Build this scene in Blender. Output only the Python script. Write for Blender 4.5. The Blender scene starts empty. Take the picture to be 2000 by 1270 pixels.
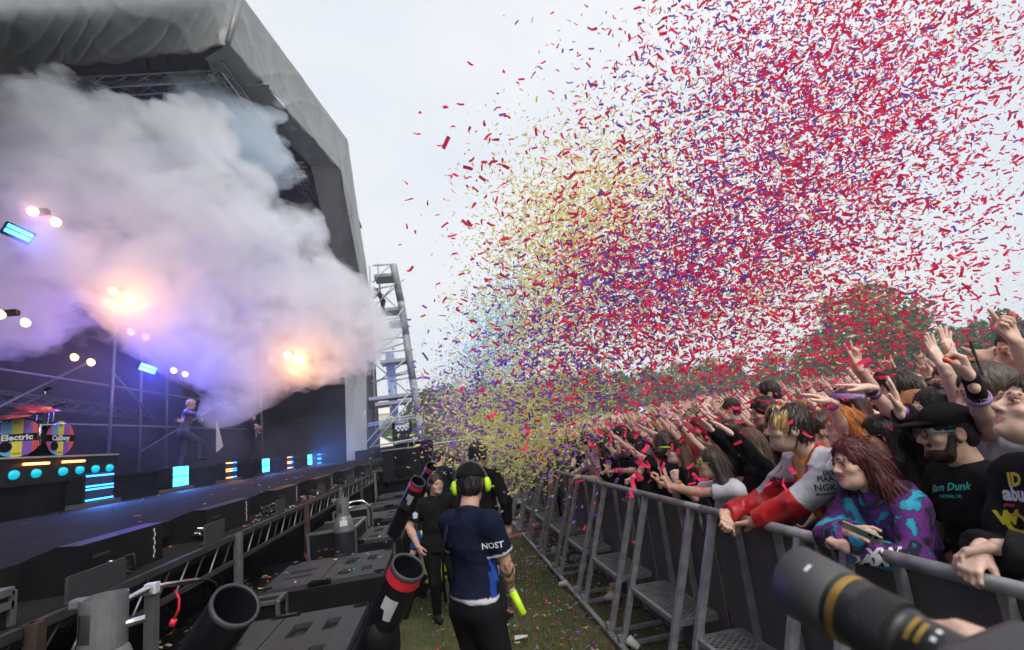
import bpy, bmesh, math, random
import numpy as np
from mathutils import Vector, Matrix
random.seed(7); np.random.seed(7)
D2R = math.radians
scn = bpy.context.scene
col = scn.collection

# ------------------------------------------------------------------ camera
CAM = np.array([0.0, 0.0, 2.0]); FPX = 1000.0
CR = np.array([[0.9837558, -0.1294909, -0.1243244], [-0.0933937, 0.2222605, -0.9705039], [0.1533038, 0.9663500, 0.2065564]])
cd = bpy.data.cameras.new('camera'); cam = bpy.data.objects.new('camera', cd); col.objects.link(cam)
cd.sensor_width = 36.0; cd.lens = 18.0; cd.clip_start = 0.05; cd.clip_end = 4000
M = Matrix.Identity(4)
for i in range(3):
    M[i][0] = CR[0][i]; M[i][1] = -CR[1][i]; M[i][2] = -CR[2][i]
M.translation = Vector(CAM); cam.matrix_world = M
cd.dof.use_dof = True; cd.dof.focus_distance = 3.6; cd.dof.aperture_fstop = 2.8
scn.camera = cam

# ------------------------------------------------------------------ sky, sun, exposure
w = bpy.data.worlds.new('World'); scn.world = w; w.use_nodes = True
nt = w.node_tree; N = nt.nodes; L = nt.links
bg = N['Background']
sky = N.new('ShaderNodeTexSky'); sky.sky_type = 'NISHITA'; sky.sun_disc = False
SUN_EL, SUN_ROT = 48.0, 120.0
sky.sun_elevation = D2R(SUN_EL); sky.sun_rotation = D2R(SUN_ROT); sky.air_density = 1.0; sky.dust_density = 6.0; sky.ozone_density = 1.0
sc1 = N.new('ShaderNodeVectorMath'); sc1.operation = 'SCALE'; sc1.inputs['Scale'].default_value = 0.75
L.new(sky.outputs[0], sc1.inputs[0])
tc = N.new('ShaderNodeTexCoord'); noi = N.new('ShaderNodeTexNoise'); noi.inputs['Scale'].default_value = 1.1; noi.inputs['Detail'].default_value = 4
mp = N.new('ShaderNodeMapping'); mp.inputs['Scale'].default_value = (1, 1, 2.2); mp.inputs['Location'].default_value = (0.35, 0.6, 0.1)
L.new(tc.outputs['Generated'], mp.inputs[0]); L.new(mp.outputs[0], noi.inputs[0])
ramp = N.new('ShaderNodeValToRGB')
ramp.color_ramp.elements[0].position = 0.36; ramp.color_ramp.elements[0].color = (7.2, 7.9, 9.0, 1)
ramp.color_ramp.elements[1].position = 0.62; ramp.color_ramp.elements[1].color = (9.2, 9.3, 9.6, 1)
L.new(noi.outputs[0], ramp.inputs[0])
mx = N.new('ShaderNodeMix'); mx.data_type = 'RGBA'; mx.inputs[0].default_value = 0.88   # overcast layer over the clear sky
L.new(sc1.outputs[0], mx.inputs[6]); L.new(ramp.outputs[0], mx.inputs[7])
L.new(mx.outputs[2], bg.inputs[0]); bg.inputs[1].default_value = 0.114
sd = bpy.data.lights.new('sun', 'SUN'); sd.energy = 2.6; sd.angle = D2R(35); sd.color = (1, 0.97, 0.93)
sun = bpy.data.objects.new('sun', sd); col.objects.link(sun)
# veiled sun high behind the camera
az = D2R(160); el = D2R(SUN_EL)
sdir = Vector((math.sin(az) * math.cos(el), math.cos(az) * math.cos(el), math.sin(el)))
sun.rotation_euler = sdir.to_track_quat('Z', 'Y').to_euler(); sky.sun_rotation = az
scn.view_settings.view_transform = 'Standard'; scn.view_settings.look = 'None'
scn.view_settings.exposure = 0.0; scn.view_settings.gamma = 1.0
cy = scn.cycles
cy.max_bounces = 12; cy.diffuse_bounces = 3; cy.glossy_bounces = 3; cy.transmission_bounces = 4; cy.volume_bounces = 12; cy.transparent_max_bounces = 12
cy.use_denoising = True
try: cy.denoiser = 'OPENIMAGEDENOISE'
except Exception: pass
cy.caustics_reflective = False; cy.caustics_refractive = False; cy.sample_clamp_indirect = 8
cy.use_adaptive_sampling = True; cy.adaptive_threshold = 0.05; cy.adaptive_min_samples = 16

# ------------------------------------------------------------------ helpers
def ray(u, v):
    c = np.array([(u - 1000.0) / FPX, (v - 635.0) / FPX, 1.0]); return CR.T @ c
def at_x(u, v, x): d = ray(u, v); return Vector(CAM + d * (x / d[0]))
def at_y(u, v, y): d = ray(u, v); return Vector(CAM + d * (y / d[1]))
def at_z(u, v, z): d = ray(u, v); return Vector(CAM + d * ((z - 2.0) / d[2]))
def at_d(u, v, dep): return Vector(CAM + ray(u, v) * dep)

MATS = {}
def mat(name, c=(0.5, 0.5, 0.5), rough=0.6, metal=0.0, var=0.15, scale=6.0, bump=0.0, bscale=40.0, spec=0.5, emit=None, estr=0.0, attr=False, sss=0.0, stretch=None, objcol=False, sheen=0.0, coat=0.0):
    if name in MATS: return MATS[name]
    m = bpy.data.materials.new(name); m.use_nodes = True; MATS[name] = m
    t = m.node_tree; n = t.nodes; l = t.links; b = n['Principled BSDF']
    b.inputs['Roughness'].default_value = rough; b.inputs['Metallic'].default_value = metal
    b.inputs['Specular IOR Level'].default_value = spec
    if sheen: b.inputs['Sheen Weight'].default_value = sheen
    if coat: b.inputs['Coat Weight'].default_value = coat
    tcn = n.new('ShaderNodeTexCoord'); src = tcn.outputs['Object']
    if stretch:
        mpn = n.new('ShaderNodeMapping'); mpn.inputs['Scale'].default_value = stretch; l.new(src, mpn.inputs[0]); src = mpn.outputs[0]
    no = n.new('ShaderNodeTexNoise'); no.inputs['Scale'].default_value = scale; no.inputs['Detail'].default_value = 5; l.new(src, no.inputs[0])
    rp = n.new('ShaderNodeMapRange'); rp.inputs[1].default_value = 0.25; rp.inputs[2].default_value = 0.75
    rp.inputs[3].default_value = 1 - var; rp.inputs[4].default_value = 1 + var; l.new(no.outputs[0], rp.inputs[0])
    base = None
    if attr or objcol:
        a = n.new('ShaderNodeVertexColor'); a.layer_name = 'Col'
        o = n.new('ShaderNodeObjectInfo')
        mm = n.new('ShaderNodeMix'); mm.data_type = 'RGBA'; mm.blend_type = 'MULTIPLY'; mm.inputs[0].default_value = 1
        if attr: l.new(a.outputs[0], mm.inputs[6])
        else: mm.inputs[6].default_value = (1, 1, 1, 1)
        if objcol: l.new(o.outputs['Color'], mm.inputs[7])
        else: mm.inputs[7].default_value = (*c, 1)
        base = mm.outputs[2]
    sc = n.new('ShaderNodeVectorMath'); sc.operation = 'SCALE'; l.new(rp.outputs[0], sc.inputs['Scale'])
    if base is not None: l.new(base, sc.inputs[0])
    else: sc.inputs[0].default_value = c
    l.new(sc.outputs[0], b.inputs['Base Color'])
    if sss:
        b.inputs['Subsurface Weight'].default_value = sss; b.inputs['Subsurface Radius'].default_value = (1, 0.35, 0.2); b.inputs['Subsurface Scale'].default_value = 0.01
    if bump:
        n2 = n.new('ShaderNodeTexNoise'); n2.inputs['Scale'].default_value = bscale; n2.inputs['Detail'].default_value = 6; l.new(src, n2.inputs[0])
        bn = n.new('ShaderNodeBump'); bn.inputs['Strength'].default_value = bump; bn.inputs['Distance'].default_value = 0.02
        l.new(n2.outputs[0], bn.inputs['Height']); l.new(bn.outputs[0], b.inputs['Normal'])
    if emit:
        b.inputs['Emission Color'].default_value = (*emit, 1); b.inputs['Emission Strength'].default_value = estr
    return m

def tag(o, label=None, cat=None, group=None, kind=None):
    if label: o['label'] = label
    if cat: o['category'] = cat
    if group: o['group'] = group
    if kind: o['kind'] = kind
    return o
def empty(name, loc=(0, 0, 0), rz=0.0):
    e = bpy.data.objects.new(name, None); e.empty_display_size = 0.1; e.location = loc; e.rotation_euler = (0, 0, rz); col.objects.link(e); return e
def frame(d, hint=(0, 0, 1)):
    d = Vector(d).normalized(); h = Vector(hint)
    if abs(d.dot(h)) > 0.98: h = Vector((1, 0, 0))
    s = d.cross(h).normalized(); u = s.cross(d).normalized()
    return s, u, d
class MB:
    def __init__(s): s.v = []; s.f = []; s.m = []; s.sm = []; s.mats = []
    def mi(s, m):
        if m not in s.mats: s.mats.append(m)
        return s.mats.index(m)
    def add(s, vs, fs, m=None, smooth=False):
        k = len(s.v); s.v += [tuple(v) for v in vs]; i = s.mi(m) if m else 0
        for f in fs: s.f.append(tuple(k + j for j in f)); s.m.append(i); s.sm.append(smooth)
        return s
    def box(s, lo, hi, m=None, rot=None, at=None, bev=0.0):
        x0, y0, z0 = lo; x1, y1, z1 = hi
        if bev > 0:
            b = min(bev, (x1 - x0) / 2.01, (y1 - y0) / 2.01, (z1 - z0) / 2.01)
            bm = bmesh.new(); bmesh.ops.create_cube(bm, size=1)
            for v in bm.verts: v.co = Vector(((x0 + x1) / 2 + v.co.x * (x1 - x0), (y0 + y1) / 2 + v.co.y * (y1 - y0), (z0 + z1) / 2 + v.co.z * (z1 - z0)))
            bmesh.ops.bevel(bm, geom=bm.edges[:], offset=b, segments=2, affect='EDGES', profile=0.5)
            bm.verts.index_update()
            vs = [v.co.copy() for v in bm.verts]; fs = [[v.index for v in f.verts] for f in bm.faces]; bm.free()
        else:
            vs = [Vector(p) for p in ((x0, y0, z0), (x1, y0, z0), (x1, y1, z0), (x0, y1, z0), (x0, y0, z1), (x1, y0, z1), (x1, y1, z1), (x0, y1, z1))]
            fs = [(0, 3, 2, 1), (4, 5, 6, 7), (0, 1, 5, 4), (1, 2, 6, 5), (2, 3, 7, 6), (3, 0, 4, 7)]
        if rot is not None: vs = [rot @ v for v in vs]
        if at is not None: vs = [v + Vector(at) for v in vs]
        return s.add(vs, fs, m)
    def tube(s, pts, r, m=None, n=8, cap=True, smooth=True):
        pts = [Vector(p) for p in pts]; k = len(pts); rs = r if isinstance(r, (list, tuple)) else [r] * k
        vs = []; fs = []; hint = None
        for i, p in enumerate(pts):
            d = (pts[min(i + 1, k - 1)] - pts[max(i - 1, 0)])
            if d.length < 1e-9: d = Vector((0, 0, 1))
            sx, u, _ = frame(d, hint or (0, 0, 1)); hint = u
            for j in range(n):
                a = 2 * math.pi * j / n; vs.append(p + (sx * math.cos(a) + u * math.sin(a)) * rs[i])
        for i in range(k - 1):
            for j in range(n): fs.append((i * n + j, i * n + (j + 1) % n, (i + 1) * n + (j + 1) % n, (i + 1) * n + j))
        s.add(vs, fs, m, smooth)
        if cap: 
            q = len(s.v) - len(vs)
            i = s.mi(m) if m else 0
            for f in (tuple(q + j for j in range(n))[::-1], tuple(q + (k - 1) * n + j for j in range(n))): s.f.append(f); s.m.append(i); s.sm.append(False)
        return s
    def bar(s, a, b, w, h, m=None, hint=(0, 0, 1)):
        a = Vector(a); b = Vector(b); sx, u, d = frame(b - a, hint)
        vs = [p + sx * (w / 2 * i) + u * (h / 2 * j) for p in (a, b) for i, j in ((-1, -1), (1, -1), (1, 1), (-1, 1))]
        return s.add(vs, [(3, 2, 1, 0), (4, 5, 6, 7), (0, 1, 5, 4), (1, 2, 6, 5), (2, 3, 7, 6), (3, 0, 4, 7)], m)
    def lathe(s, prof, a=(0, 0, 0), d=(0, 0, 1), m=None, n=20, smooth=True, mats=None):
        a = Vector(a); sx, u, d = frame(d)
        vs = []
        for (r, h) in prof:
            for j in range(n):
                t = 2 * math.pi * j / n; vs.append(a + d * h + (sx * math.cos(t) + u * math.sin(t)) * r)
        k0 = len(s.v); s.v += [tuple(v) for v in vs]
        for i in range(len(prof) - 1):
            mm = s.mi(mats[i]) if mats else (s.mi(m) if m else 0)
            for j in range(n):
                s.f.append((k0 + i * n + j, k0 + i * n + (j + 1) % n, k0 + (i + 1) * n + (j + 1) % n, k0 + (i + 1) * n + j)); s.m.append(mm); s.sm.append(smooth)
        return s
    def quad(s, a, b, c, d, m=None): return s.add([a, b, c, d], [(0, 1, 2, 3)], m)
    def mesh(s, name, off=None):
        me = bpy.data.meshes.new(name)
        V = np.array(s.v, dtype=np.float64).reshape(-1, 3)
        if off is not None: V = V - np.array(off)
        me.from_pydata([tuple(v) for v in V], [], s.f)
        for m in s.mats: me.materials.append(m)
        if s.f:
            me.polygons.foreach_set('material_index', s.m); me.polygons.foreach_set('use_smooth', s.sm)
        me.update(); return me
    def build(s, name, parent=None, m=None, origin=None):
        """origin: world point the object sits at; vertices are given in world (or in parent space)"""
        if m and not s.mats: s.mats.append(m)
        me = s.mesh(name, origin)
        o = bpy.data.objects.new(name, me); col.objects.link(o)
        if origin is not None: o.location = origin
        if parent: o.parent = parent
        return o
def dup(o, parent=None, loc=None, rot=None):
    c = o.copy(); col.objects.link(c); c.parent = parent
    if loc is not None: c.location = loc
    if rot is not None: c.rotation_euler = rot
    for ch in list(o.children): dup(ch, c)
    return c
def text_mesh(s, size, ext=0.0, shear=0.0, weight=0.0):
    cu = bpy.data.curves.new('txt', 'FONT'); cu.body = s; cu.size = size; cu.align_x = 'CENTER'; cu.align_y = 'CENTER'; cu.extrude = ext; cu.shear = shear; cu.offset = weight; cu.resolution_u = 2
    o = bpy.data.objects.new('txt', cu); me = bpy.data.meshes.new_from_object(o); bpy.data.objects.remove(o); bpy.data.curves.remove(cu); return me
def text_obj(name, s, size, pos, right, up, m, parent=None, ext=0.001, shear=0.0, weight=0.0, sx=1.0, origin=None):
    me = text_mesh(s, size, ext, shear, weight); me.materials.clear(); me.materials.append(m)
    r = Vector(right).normalized(); u = Vector(up); u = (u - r * u.dot(r)).normalized(); nn = r.cross(u)
    o3 = Vector(origin) if origin is not None else Vector((0, 0, 0))
    T = Matrix(((r.x * sx, u.x, nn.x, pos[0] - o3.x), (r.y * sx, u.y, nn.y, pos[1] - o3.y), (r.z * sx, u.z, nn.z, pos[2] - o3.z), (0, 0, 0, 1)))
    me.transform(T); o = bpy.data.objects.new(name, me); col.objects.link(o)
    if parent: o.parent = parent
    return o
# ================================================================== SETTING
M_black = mat('black_fabric', (0.007, 0.007, 0.009), 0.9, spec=0.05, var=0.3, scale=3, bump=0.3, bscale=12)
M_deck = mat('stage_deck_mat', (0.016, 0.015, 0.015), 0.85, spec=0.04, var=0.35, scale=2.5, bump=0.15, bscale=30, stretch=(1, 0.25, 1))
M_steel = mat('galvanised_steel', (0.32, 0.33, 0.34), 0.42, 0.85, var=0.3, scale=9, bump=0.1, bscale=60)
M_dsteel = mat('dark_steel', (0.045, 0.042, 0.04), 0.6, 0.4, var=0.4, scale=8, bump=0.15, bscale=50)
M_rust = mat('rusty_steel', (0.06, 0.038, 0.03), 0.7, 0.3, var=0.5, scale=10, bump=0.2, bscale=50)
M_blackp = mat('black_paint', (0.007, 0.007, 0.008), 0.5, spec=0.14, var=0.3, scale=8, bump=0.12, bscale=150)
M_boxtop = mat('sky_reflection_top_and_panel_grey', (0.045, 0.045, 0.049), 0.6, spec=0.2, var=0.2, scale=14, bump=0.25, bscale=260)  # speaker top grey has the sky's reflection put into it; panels share it
M_hole = mat('handle_hole', (0.004, 0.004, 0.005), 0.7, spec=0.05)
M_white = mat('white_plastic', (0.7, 0.7, 0.7), 0.5, var=0.08)
M_chrome = mat('chrome', (0.6, 0.6, 0.62), 0.18, 1.0, var=0.1)

# ---- ground: flat pit, rising gently under the crowd
def gz(x, y):
    if x < 2.2: return 0.0
    return min(x - 2.2, 30) * 0.045 + max(0, min(y - 40, 60)) * 0.01
def make_ground():
    xs = np.concatenate([np.linspace(-600, -20, 12), np.linspace(-16, 34, 51), np.linspace(40, 900, 20)])
    ys = np.concatenate([np.linspace(-300, -10, 10), np.linspace(-8, 60, 69), np.linspace(66, 1500, 24)])
    v = []; f = []
    for y in ys:
        for x in xs: v.append((x, y, gz(x, y) + (0.02 * math.sin(x * 2.1 + y) * math.sin(y * 1.7) - 0.02 if abs(x) < 10 and y < 30 else 0)))
    n = len(xs)
    for j in range(len(ys) - 1):
        for i in range(n - 1): f.append((j * n + i, j * n + i + 1, (j + 1) * n + i + 1, (j + 1) * n + i))
    m = bpy.data.materials.new('trampled_grass'); m.use_nodes = True; t = m.node_tree; nn = t.nodes; l = t.links; b = nn['Principled BSDF']
    tcn = nn.new('ShaderNodeTexCoord')
    n1 = nn.new('ShaderNodeTexNoise'); n1.inputs['Scale'].default_value = 1.6; n1.inputs['Detail'].default_value = 8; n1.inputs['Roughness'].default_value = 0.7
    n2 = nn.new('ShaderNodeTexNoise'); n2.inputs['Scale'].default_value = 45; n2.inputs['Detail'].default_value = 6
    for q in (n1, n2): l.new(tcn.outputs['Object'], q.inputs[0])
    r = nn.new('ShaderNodeValToRGB'); e = r.color_ramp.elements; e[0].position = 0.33; e[0].color = (0.045, 0.078, 0.018, 1); e[1].position = 0.68; e[1].color = (0.17, 0.13, 0.06, 1)
    x = e.new(0.5); x.color = (0.09, 0.098, 0.033, 1)
    l.new(n1.outputs[0], r.inputs[0])
    r2 = nn.new('ShaderNodeMapRange'); r2.inputs[1].default_value = 0.3; r2.inputs[2].default_value = 0.7; r2.inputs[3].default_value = 0.45; r2.inputs[4].default_value = 1.35; l.new(n2.outputs[0], r2.inputs[0])
    s = nn.new('ShaderNodeVectorMath'); s.operation = 'SCALE'; l.new(r.outputs[0], s.inputs[0]); l.new(r2.outputs[0], s.inputs['Scale']); l.new(s.outputs[0], b.inputs['Base Color'])
    b.inputs['Roughness'].default_value = 0.95
    bp = nn.new('ShaderNodeBump'); bp.inputs['Strength'].default_value = 0.7; bp.inputs['Distance'].default_value = 0.04; l.new(n2.outputs[0], bp.inputs['Height']); l.new(bp.outputs[0], b.inputs['Normal'])
    me = bpy.data.meshes.new('ground'); me.from_pydata(v, [], f); me.materials.append(m)
    for p in me.polygons: p.use_smooth = True
    o = bpy.data.objects.new('ground', me); col.objects.link(o); tag(o, kind='structure')
make_ground()
# grass blades in the pit
def make_grass():
    g = np.random.default_rng(3); n = 60000
    y = 2.2 + (g.random(n) ** 1.6) * 11; x = -0.9 + g.random(n) * 3.3
    pat = np.sin(x * 3.1 + 1) * np.sin(y * 2.3) + np.sin(x * 7 + y * 5) * 0.5
    keep = g.random(n) < 0.35 + 0.4 * (pat > 0.1); x = x[keep]; y = y[keep]; pat = pat[keep]; n = len(x)
    h = 0.02 + 0.035 * g.random(n); a = g.random(n) * 6.28; lean = 0.03 * g.random(n); wd = 0.003 + 0.002 * g.random(n)
    v = np.zeros((n, 3, 3))
    v[:, 0] = np.stack([x - np.cos(a) * wd, y - np.sin(a) * wd, np.zeros(n) - 0.02], 1)
    v[:, 1] = np.stack([x + np.cos(a) * wd, y + np.sin(a) * wd, np.zeros(n) - 0.02], 1)
    v[:, 2] = np.stack([x - np.sin(a) * lean, y + np.cos(a) * lean, h - 0.012], 1)
    cc = np.where((g.random(n) + 0.3 * pat)[:, None] > 0.5, np.array([[0.075, 0.10, 0.022]]), np.array([[0.20, 0.16, 0.075]])) * (0.6 + 0.7 * g.random((n, 1)))
    me = bpy.data.meshes.new('grass'); me.from_pydata(v.reshape(-1, 3).tolist(), [], np.arange(n * 3).reshape(-1, 3).tolist())
    at = me.color_attributes.new('Col', 'FLOAT_COLOR', 'POINT'); c4 = np.ones((n * 3, 4)); c4[:, :3] = np.repeat(cc, 3, 0); at.data.foreach_set('color', c4.ravel())
    me.materials.append(mat('grass_blades', (1, 1, 1), 0.8, var=0.1, attr=True))
    o = bpy.data.objects.new('grass', me); col.objects.link(o); tag(o, 'short worn green and straw grass on the pit floor', 'grass', kind='stuff')
make_grass()

# ---- crash barrier: units of 1.28 m along the pit
M_mesh = bpy.data.materials.new('perforated_sheet'); M_mesh.use_nodes = True
def perf(m):
    t = m.node_tree; n = t.nodes; l = t.links; b = n['Principled BSDF']
    tcn = n.new('ShaderNodeTexCoord'); sp = n.new('ShaderNodeSeparateXYZ'); l.new(tcn.outputs['Object'], sp.inputs[0])
    def mth(op, a, bb=None):
        q = n.new('ShaderNodeMath'); q.operation = op
        for i, z in enumerate((a, bb)):
            if z is None: continue
            if isinstance(z, (int, float)): q.inputs[i].default_value = z
            else: l.new(z, q.inputs[i])
        return q.outputs[0]
    k = 6.2832 / 0.02
    a = mth('SINE', mth('MULTIPLY', mth('ADD', sp.outputs['Y'], sp.outputs['Z']), k)); c = mth('SINE', mth('MULTIPLY', mth('SUBTRACT', sp.outputs['Y'], sp.outputs['Z']), k))
    d = mth('GREATER_THAN', mth('MULTIPLY', a, c), 0.22)
    nz = n.new('ShaderNodeTexNoise'); nz.inputs['Scale'].default_value = 5; l.new(tcn.outputs['Object'], nz.inputs[0])
    r = n.new('ShaderNodeMix'); r.data_type = 'RGBA'; l.new(d, r.inputs[0]); r.inputs[7].default_value = (0.02, 0.019, 0.021, 1)
    cr = n.new('ShaderNodeValToRGB'); cr.color_ramp.elements[0].color = (0.13, 0.12, 0.135, 1); cr.color_ramp.elements[1].color = (0.22, 0.205, 0.225, 1); l.new(nz.outputs[0], cr.inputs[0]); l.new(cr.outputs[0], r.inputs[6])
    l.new(r.outputs[2], b.inputs['Base Color']); b.inputs['Roughness'].default_value = 0.5; b.inputs['Metallic'].default_value = 0.35
perf(M_mesh)
M_bar = mat('barrier_tube', (0.30, 0.30, 0.315), 0.5, 0.35, var=0.35, scale=12, bump=0.12, bscale=45)
BX, BZ, BU = 1.88, 1.27, 1.28
def make_barrier():
    r = empty('crowd_barrier')
    b = MB(); b.tube([(0, 0.005, BZ), (0, BU - 0.005, BZ)], 0.03, M_bar, 12); o = b.build('top_rail', r)
    b = MB(); b.box((0.045, 0.02, 0.05), (0.053, BU - 0.02, BZ - 0.03), M_mesh); o = b.build('panel', r)
    for y in (0.17, BU - 0.17):
        b = MB(); b.bar((-0.01, y, BZ - 0.02), (-0.45, y, 0.04), 0.045, 0.05, M_bar); b.box((-0.49, y - 0.03, 0.03), (-0.42, y + 0.03, 0.11), M_bar); b.build('leg', r)
    for y in (0.42, 0.86):
        b = MB(); b.bar((0.02, y, BZ - 0.03), (0.03, y + 0.05, 0.06), 0.04, 0.03, M_bar, (0, 1, 0)); b.build('brace', r)
    b = MB(); b.bar((-0.48, 0.01, 0.028), (-0.48, BU - 0.01, 0.028), 0.05, 0.035, M_bar)
    for y in (0.17, BU - 0.17): b.bar((-0.46, y, 0.028), (0.06, y, 0.028), 0.045, 0.03, M_bar)
    b.box((0.06, 0.01, 0.004), (1.1, BU - 0.01, 0.02), M_dsteel); b.build('base_frame', r)
    # tread plate: frame with a lattice of expanded metal strands
    b = MB(); x0, x1, y0, y1, z = -0.29, 0.03, 0.16, BU - 0.16, 0.47
    b.bar((x0, y0, z), (x0, y1, z), 0.03, 0.04, M_bar); b.bar((x1, y0, z), (x1, y1, z), 0.03, 0.04, M_bar); b.bar((x0, y0, z), (x1, y0, z), 0.03, 0.04, M_bar); b.bar((x0, y1, z), (x1, y1, z), 0.03, 0.04, M_bar)
    step = b.build('step', r); b = MB(); k = 0.055
    for i in range(-6, 24):
        for sgn in (1, -1):
            ya = y0 + i * k; yb = ya + (x1 - x0) * 1.0 * 0.9
            p, q = ((x0, ya), (x1, yb)) if sgn > 0 else ((x1, ya), (x0, yb))
            # clip in y
            def clip(p, q):
                (xa, a), (xb, c) = p, q; t0 = max(0, (y0 - a) / (c - a)); t1 = min(1, (y1 - a) / (c - a))
                return None if t1 <= t0 else ((xa + (xb - xa) * t0, a + (c - a) * t0), (xa + (xb - xa) * t1, a + (c - a) * t1))
            cq = clip(p, q)
            if cq: b.bar((*cq[0], z + 0.012), (*cq[1], z + 0.012), 0.009, 0.006, M_bar)
    b.build('tread_mesh', step)
    for y in (0.06, BU - 0.06):
        b = MB(); b.tube([(0.0, y, BZ - 0.02), (0.0, y, BZ - 0.18)], 0.012, M_bar, 6); b.tube([(-0.03, y - 0.03, BZ - 0.18), (0.03, y + 0.04, BZ - 0.19)], 0.013, M_dsteel, 6); b.build('locking_pin', r)
    return r
bar0 = make_barrier(); J0 = 5.15
ks = list(range(-4, 14))
for k in ks:
    o = bar0 if k == ks[0] else dup(bar0)
    o.location = (BX, J0 + k * BU, 0)
    nm = ['outside right edge behind the lens', 'behind the foreground lens at right edge', 'in front of the red haired woman', 'in front of the red jacket man', 'with step, fifth from camera', 'sixth from the camera', 'seventh from the camera', 'eighth from the camera', 'ninth from the camera', 'tenth from the camera'][k + 4] if k < 6 else 'among the farthest in the row down the pit'
    tag(o, 'grey steel crowd barrier unit ' + nm, 'barrier', 'crowd barrier units along the pit')

# ---- stage deck, shelf, riser, drum riser
DZ = 1.66
b = MB(); b.box((-17, -3, DZ - 0.12), (-2.25, 31.5, DZ), M_deck); b.box((-17, -3, 0.0), (-2.4, 31.5, DZ - 0.12), M_black)
st = b.build('stage_deck'); tag(st, 'dark boarded stage deck with black skirt in front of the drum riser', 'stage')
b = MB(); b.box((-2.25, -1, 1.40), (-1.78, 31, 1.47), M_deck); b.build('front_shelf', st)
b = MB(); b.box((-2.3, -1, 0.02), (-2.26, 31, 1.38), M_black); b.build('skirt', st)
# shelf truss: rails, posts and slanted lacing, one object for each bay
def shelf_bay(y0, y1, i):
    b = MB(); x = -1.78; zt, zb = 1.46, 1.27
    b.bar((x, y0, zt), (x, y1, zt), 0.035, 0.04, M_rust if i % 5 == 3 else M_dsteel); b.bar((x, y0, zb), (x, y1, zb), 0.03, 0.03, M_dsteel)
    n = 9
    for k in range(n):
        a = y0 + (y1 - y0) * (k + 0.15) / n; c = y0 + (y1 - y0) * (k + 0.85) / n
        b.tube([(x, a, zb), (x, c, zt - 0.02)], 0.007, M_steel if k % 2 else M_dsteel, 5)
    o = b.build('truss_rail', st)
    b = MB(); b.bar((x + 0.02, y0 + 0.02, 0.0), (x + 0.02, y0 + 0.02, zt + 0.02), 0.055, 0.055, M_rust if i % 2 else M_steel, (0, 1, 0)); b.build('scaffold_post', st)
for i in range(13): shelf_bay(0.4 + i * 2.2, 2.56 + i * 2.2, i)
# raised riser behind the strobe row
b = MB(); b.box((-17, -3, DZ), (-6.75, 31.4, 2.2), M_black); b.build('riser', st)
b = MB(); b.box((-6.75, -3, 2.17), (-6.70, 31.4, 2.205), M_blackp); b.build('riser_edge', st)

# ---- roof: header drapes and underside
M_tarp = mat('grey_tarpaulin', (0.235, 0.24, 0.24), 0.42, 0.15, var=0.22, scale=1.1, bump=0.25, bscale=3.5, stretch=(1, 1, 0.35))
M_under = mat('roof_lining', (0.035, 0.038, 0.045), 0.8, var=0.3, scale=1)
roof = empty('stage_roof', (-5.9, 15.9, 0)); tag(roof, 'huge grey tarpaulin stage roof with drooping header drape and dark underside', 'stage roof')
RO = Vector((-5.9, 15.9, 0))
def drape(name, A, B, C, Dd, seed, amp=0.16, nu=120, nv=36, th=0.0):
    """wrinkled sheet between bottom edge A-B and top edge D-C"""
    A, B, C, Dd = [Vector(p) for p in (A, B, C, Dd)]
    nrm = (B - A).cross(Dd - A).normalized(); rs = np.random.default_rng(seed)
    ph = rs.random(12) * 6.28; v = []; f = []; Ln = (B - A).length
    for j in range(nv + 1):
        t = j / nv
        for i in range(nu + 1):
            s = i / nu; p = (A * (1 - s) + B * s) * (1 - t) + (Dd * (1 - s) + C * s) * t
            x = s * Ln; d = 0
            for k in range(5):
                fr = (0.9, 1.9, 3.7, 6.6, 11.3)[k]; sk = (0.8, -1.1, 1.6, -0.6, 1.2)[k]
                d += (1 - abs(math.sin((x + sk * t * 2.2) * fr * 0.5 + ph[k] + math.sin(t * 3 + ph[k + 5]) * 0.9 + 1.3 * math.sin(x * 0.37 * (k + 1) + ph[k + 3])))) ** 2.2 * (0.9, 0.8, 0.5, 0.26, 0.12)[k]
            edge = 0.35 + 0.65 * (1 - t)
            p = p + nrm * (d - 0.8) * amp * edge
            if j == 0: p = p + Vector((0, 0, 0.06 * math.sin(x * 1.9 + ph[8]) + 0.04 * math.sin(x * 5 + ph[9]) - 0.10 * math.sin(s * math.pi * 3) ** 2))
            v.append(p - RO)
    n = nu + 1
    for j in range(nv):
        for i in range(nu): f.append((j * n + i, j * n + i + 1, (j + 1) * n + i + 1, (j + 1) * n + i))
    me = bpy.data.meshes.new(name); me.from_pydata(v, [], f); me.materials.append(M_tarp)
    for p in me.polygons: p.use_smooth = True
    o = bpy.data.objects.new(name, me); col.objects.link(o); o.parent = roof
    md = o.modifiers.new('s', 'SOLIDIFY'); md.thickness = 0.02
    return o
S = 1.272
zt = 2 + 11.05 * S
def rr(u, v, z): return at_z(u, v, z)
A = rr(445, 86, zt); A0 = rr(0, 142, zt); A0 = A + (A0 - A) * 1.9; B = rr(664, 330, zt)
At = at_y(471, -12, A.y + 0.9); Bt = at_y(679, 274, B.y + 2.2)
A0t = Vector((A0.x, A0.y + 0.3, At.z + 0.9)); At2 = At + (At - A) * 0.4
C_ = at_x(715, 600, B.x); Ct = at_x(727, 600, Bt.x)
drape('header_drape', A0, A, At2, A0t, 1, 0.13, 260, 40)
drape('front_drape', A + Vector((0.03, -0.05, 0)), B, Bt + (Bt - B) * 0.0, At, 2, 0.06, 220, 30)
drape('shoulder_drape', B, C_, Ct, Bt, 3, 0.06, 90, 24)
base_y = C_.y - 0.6
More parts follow.
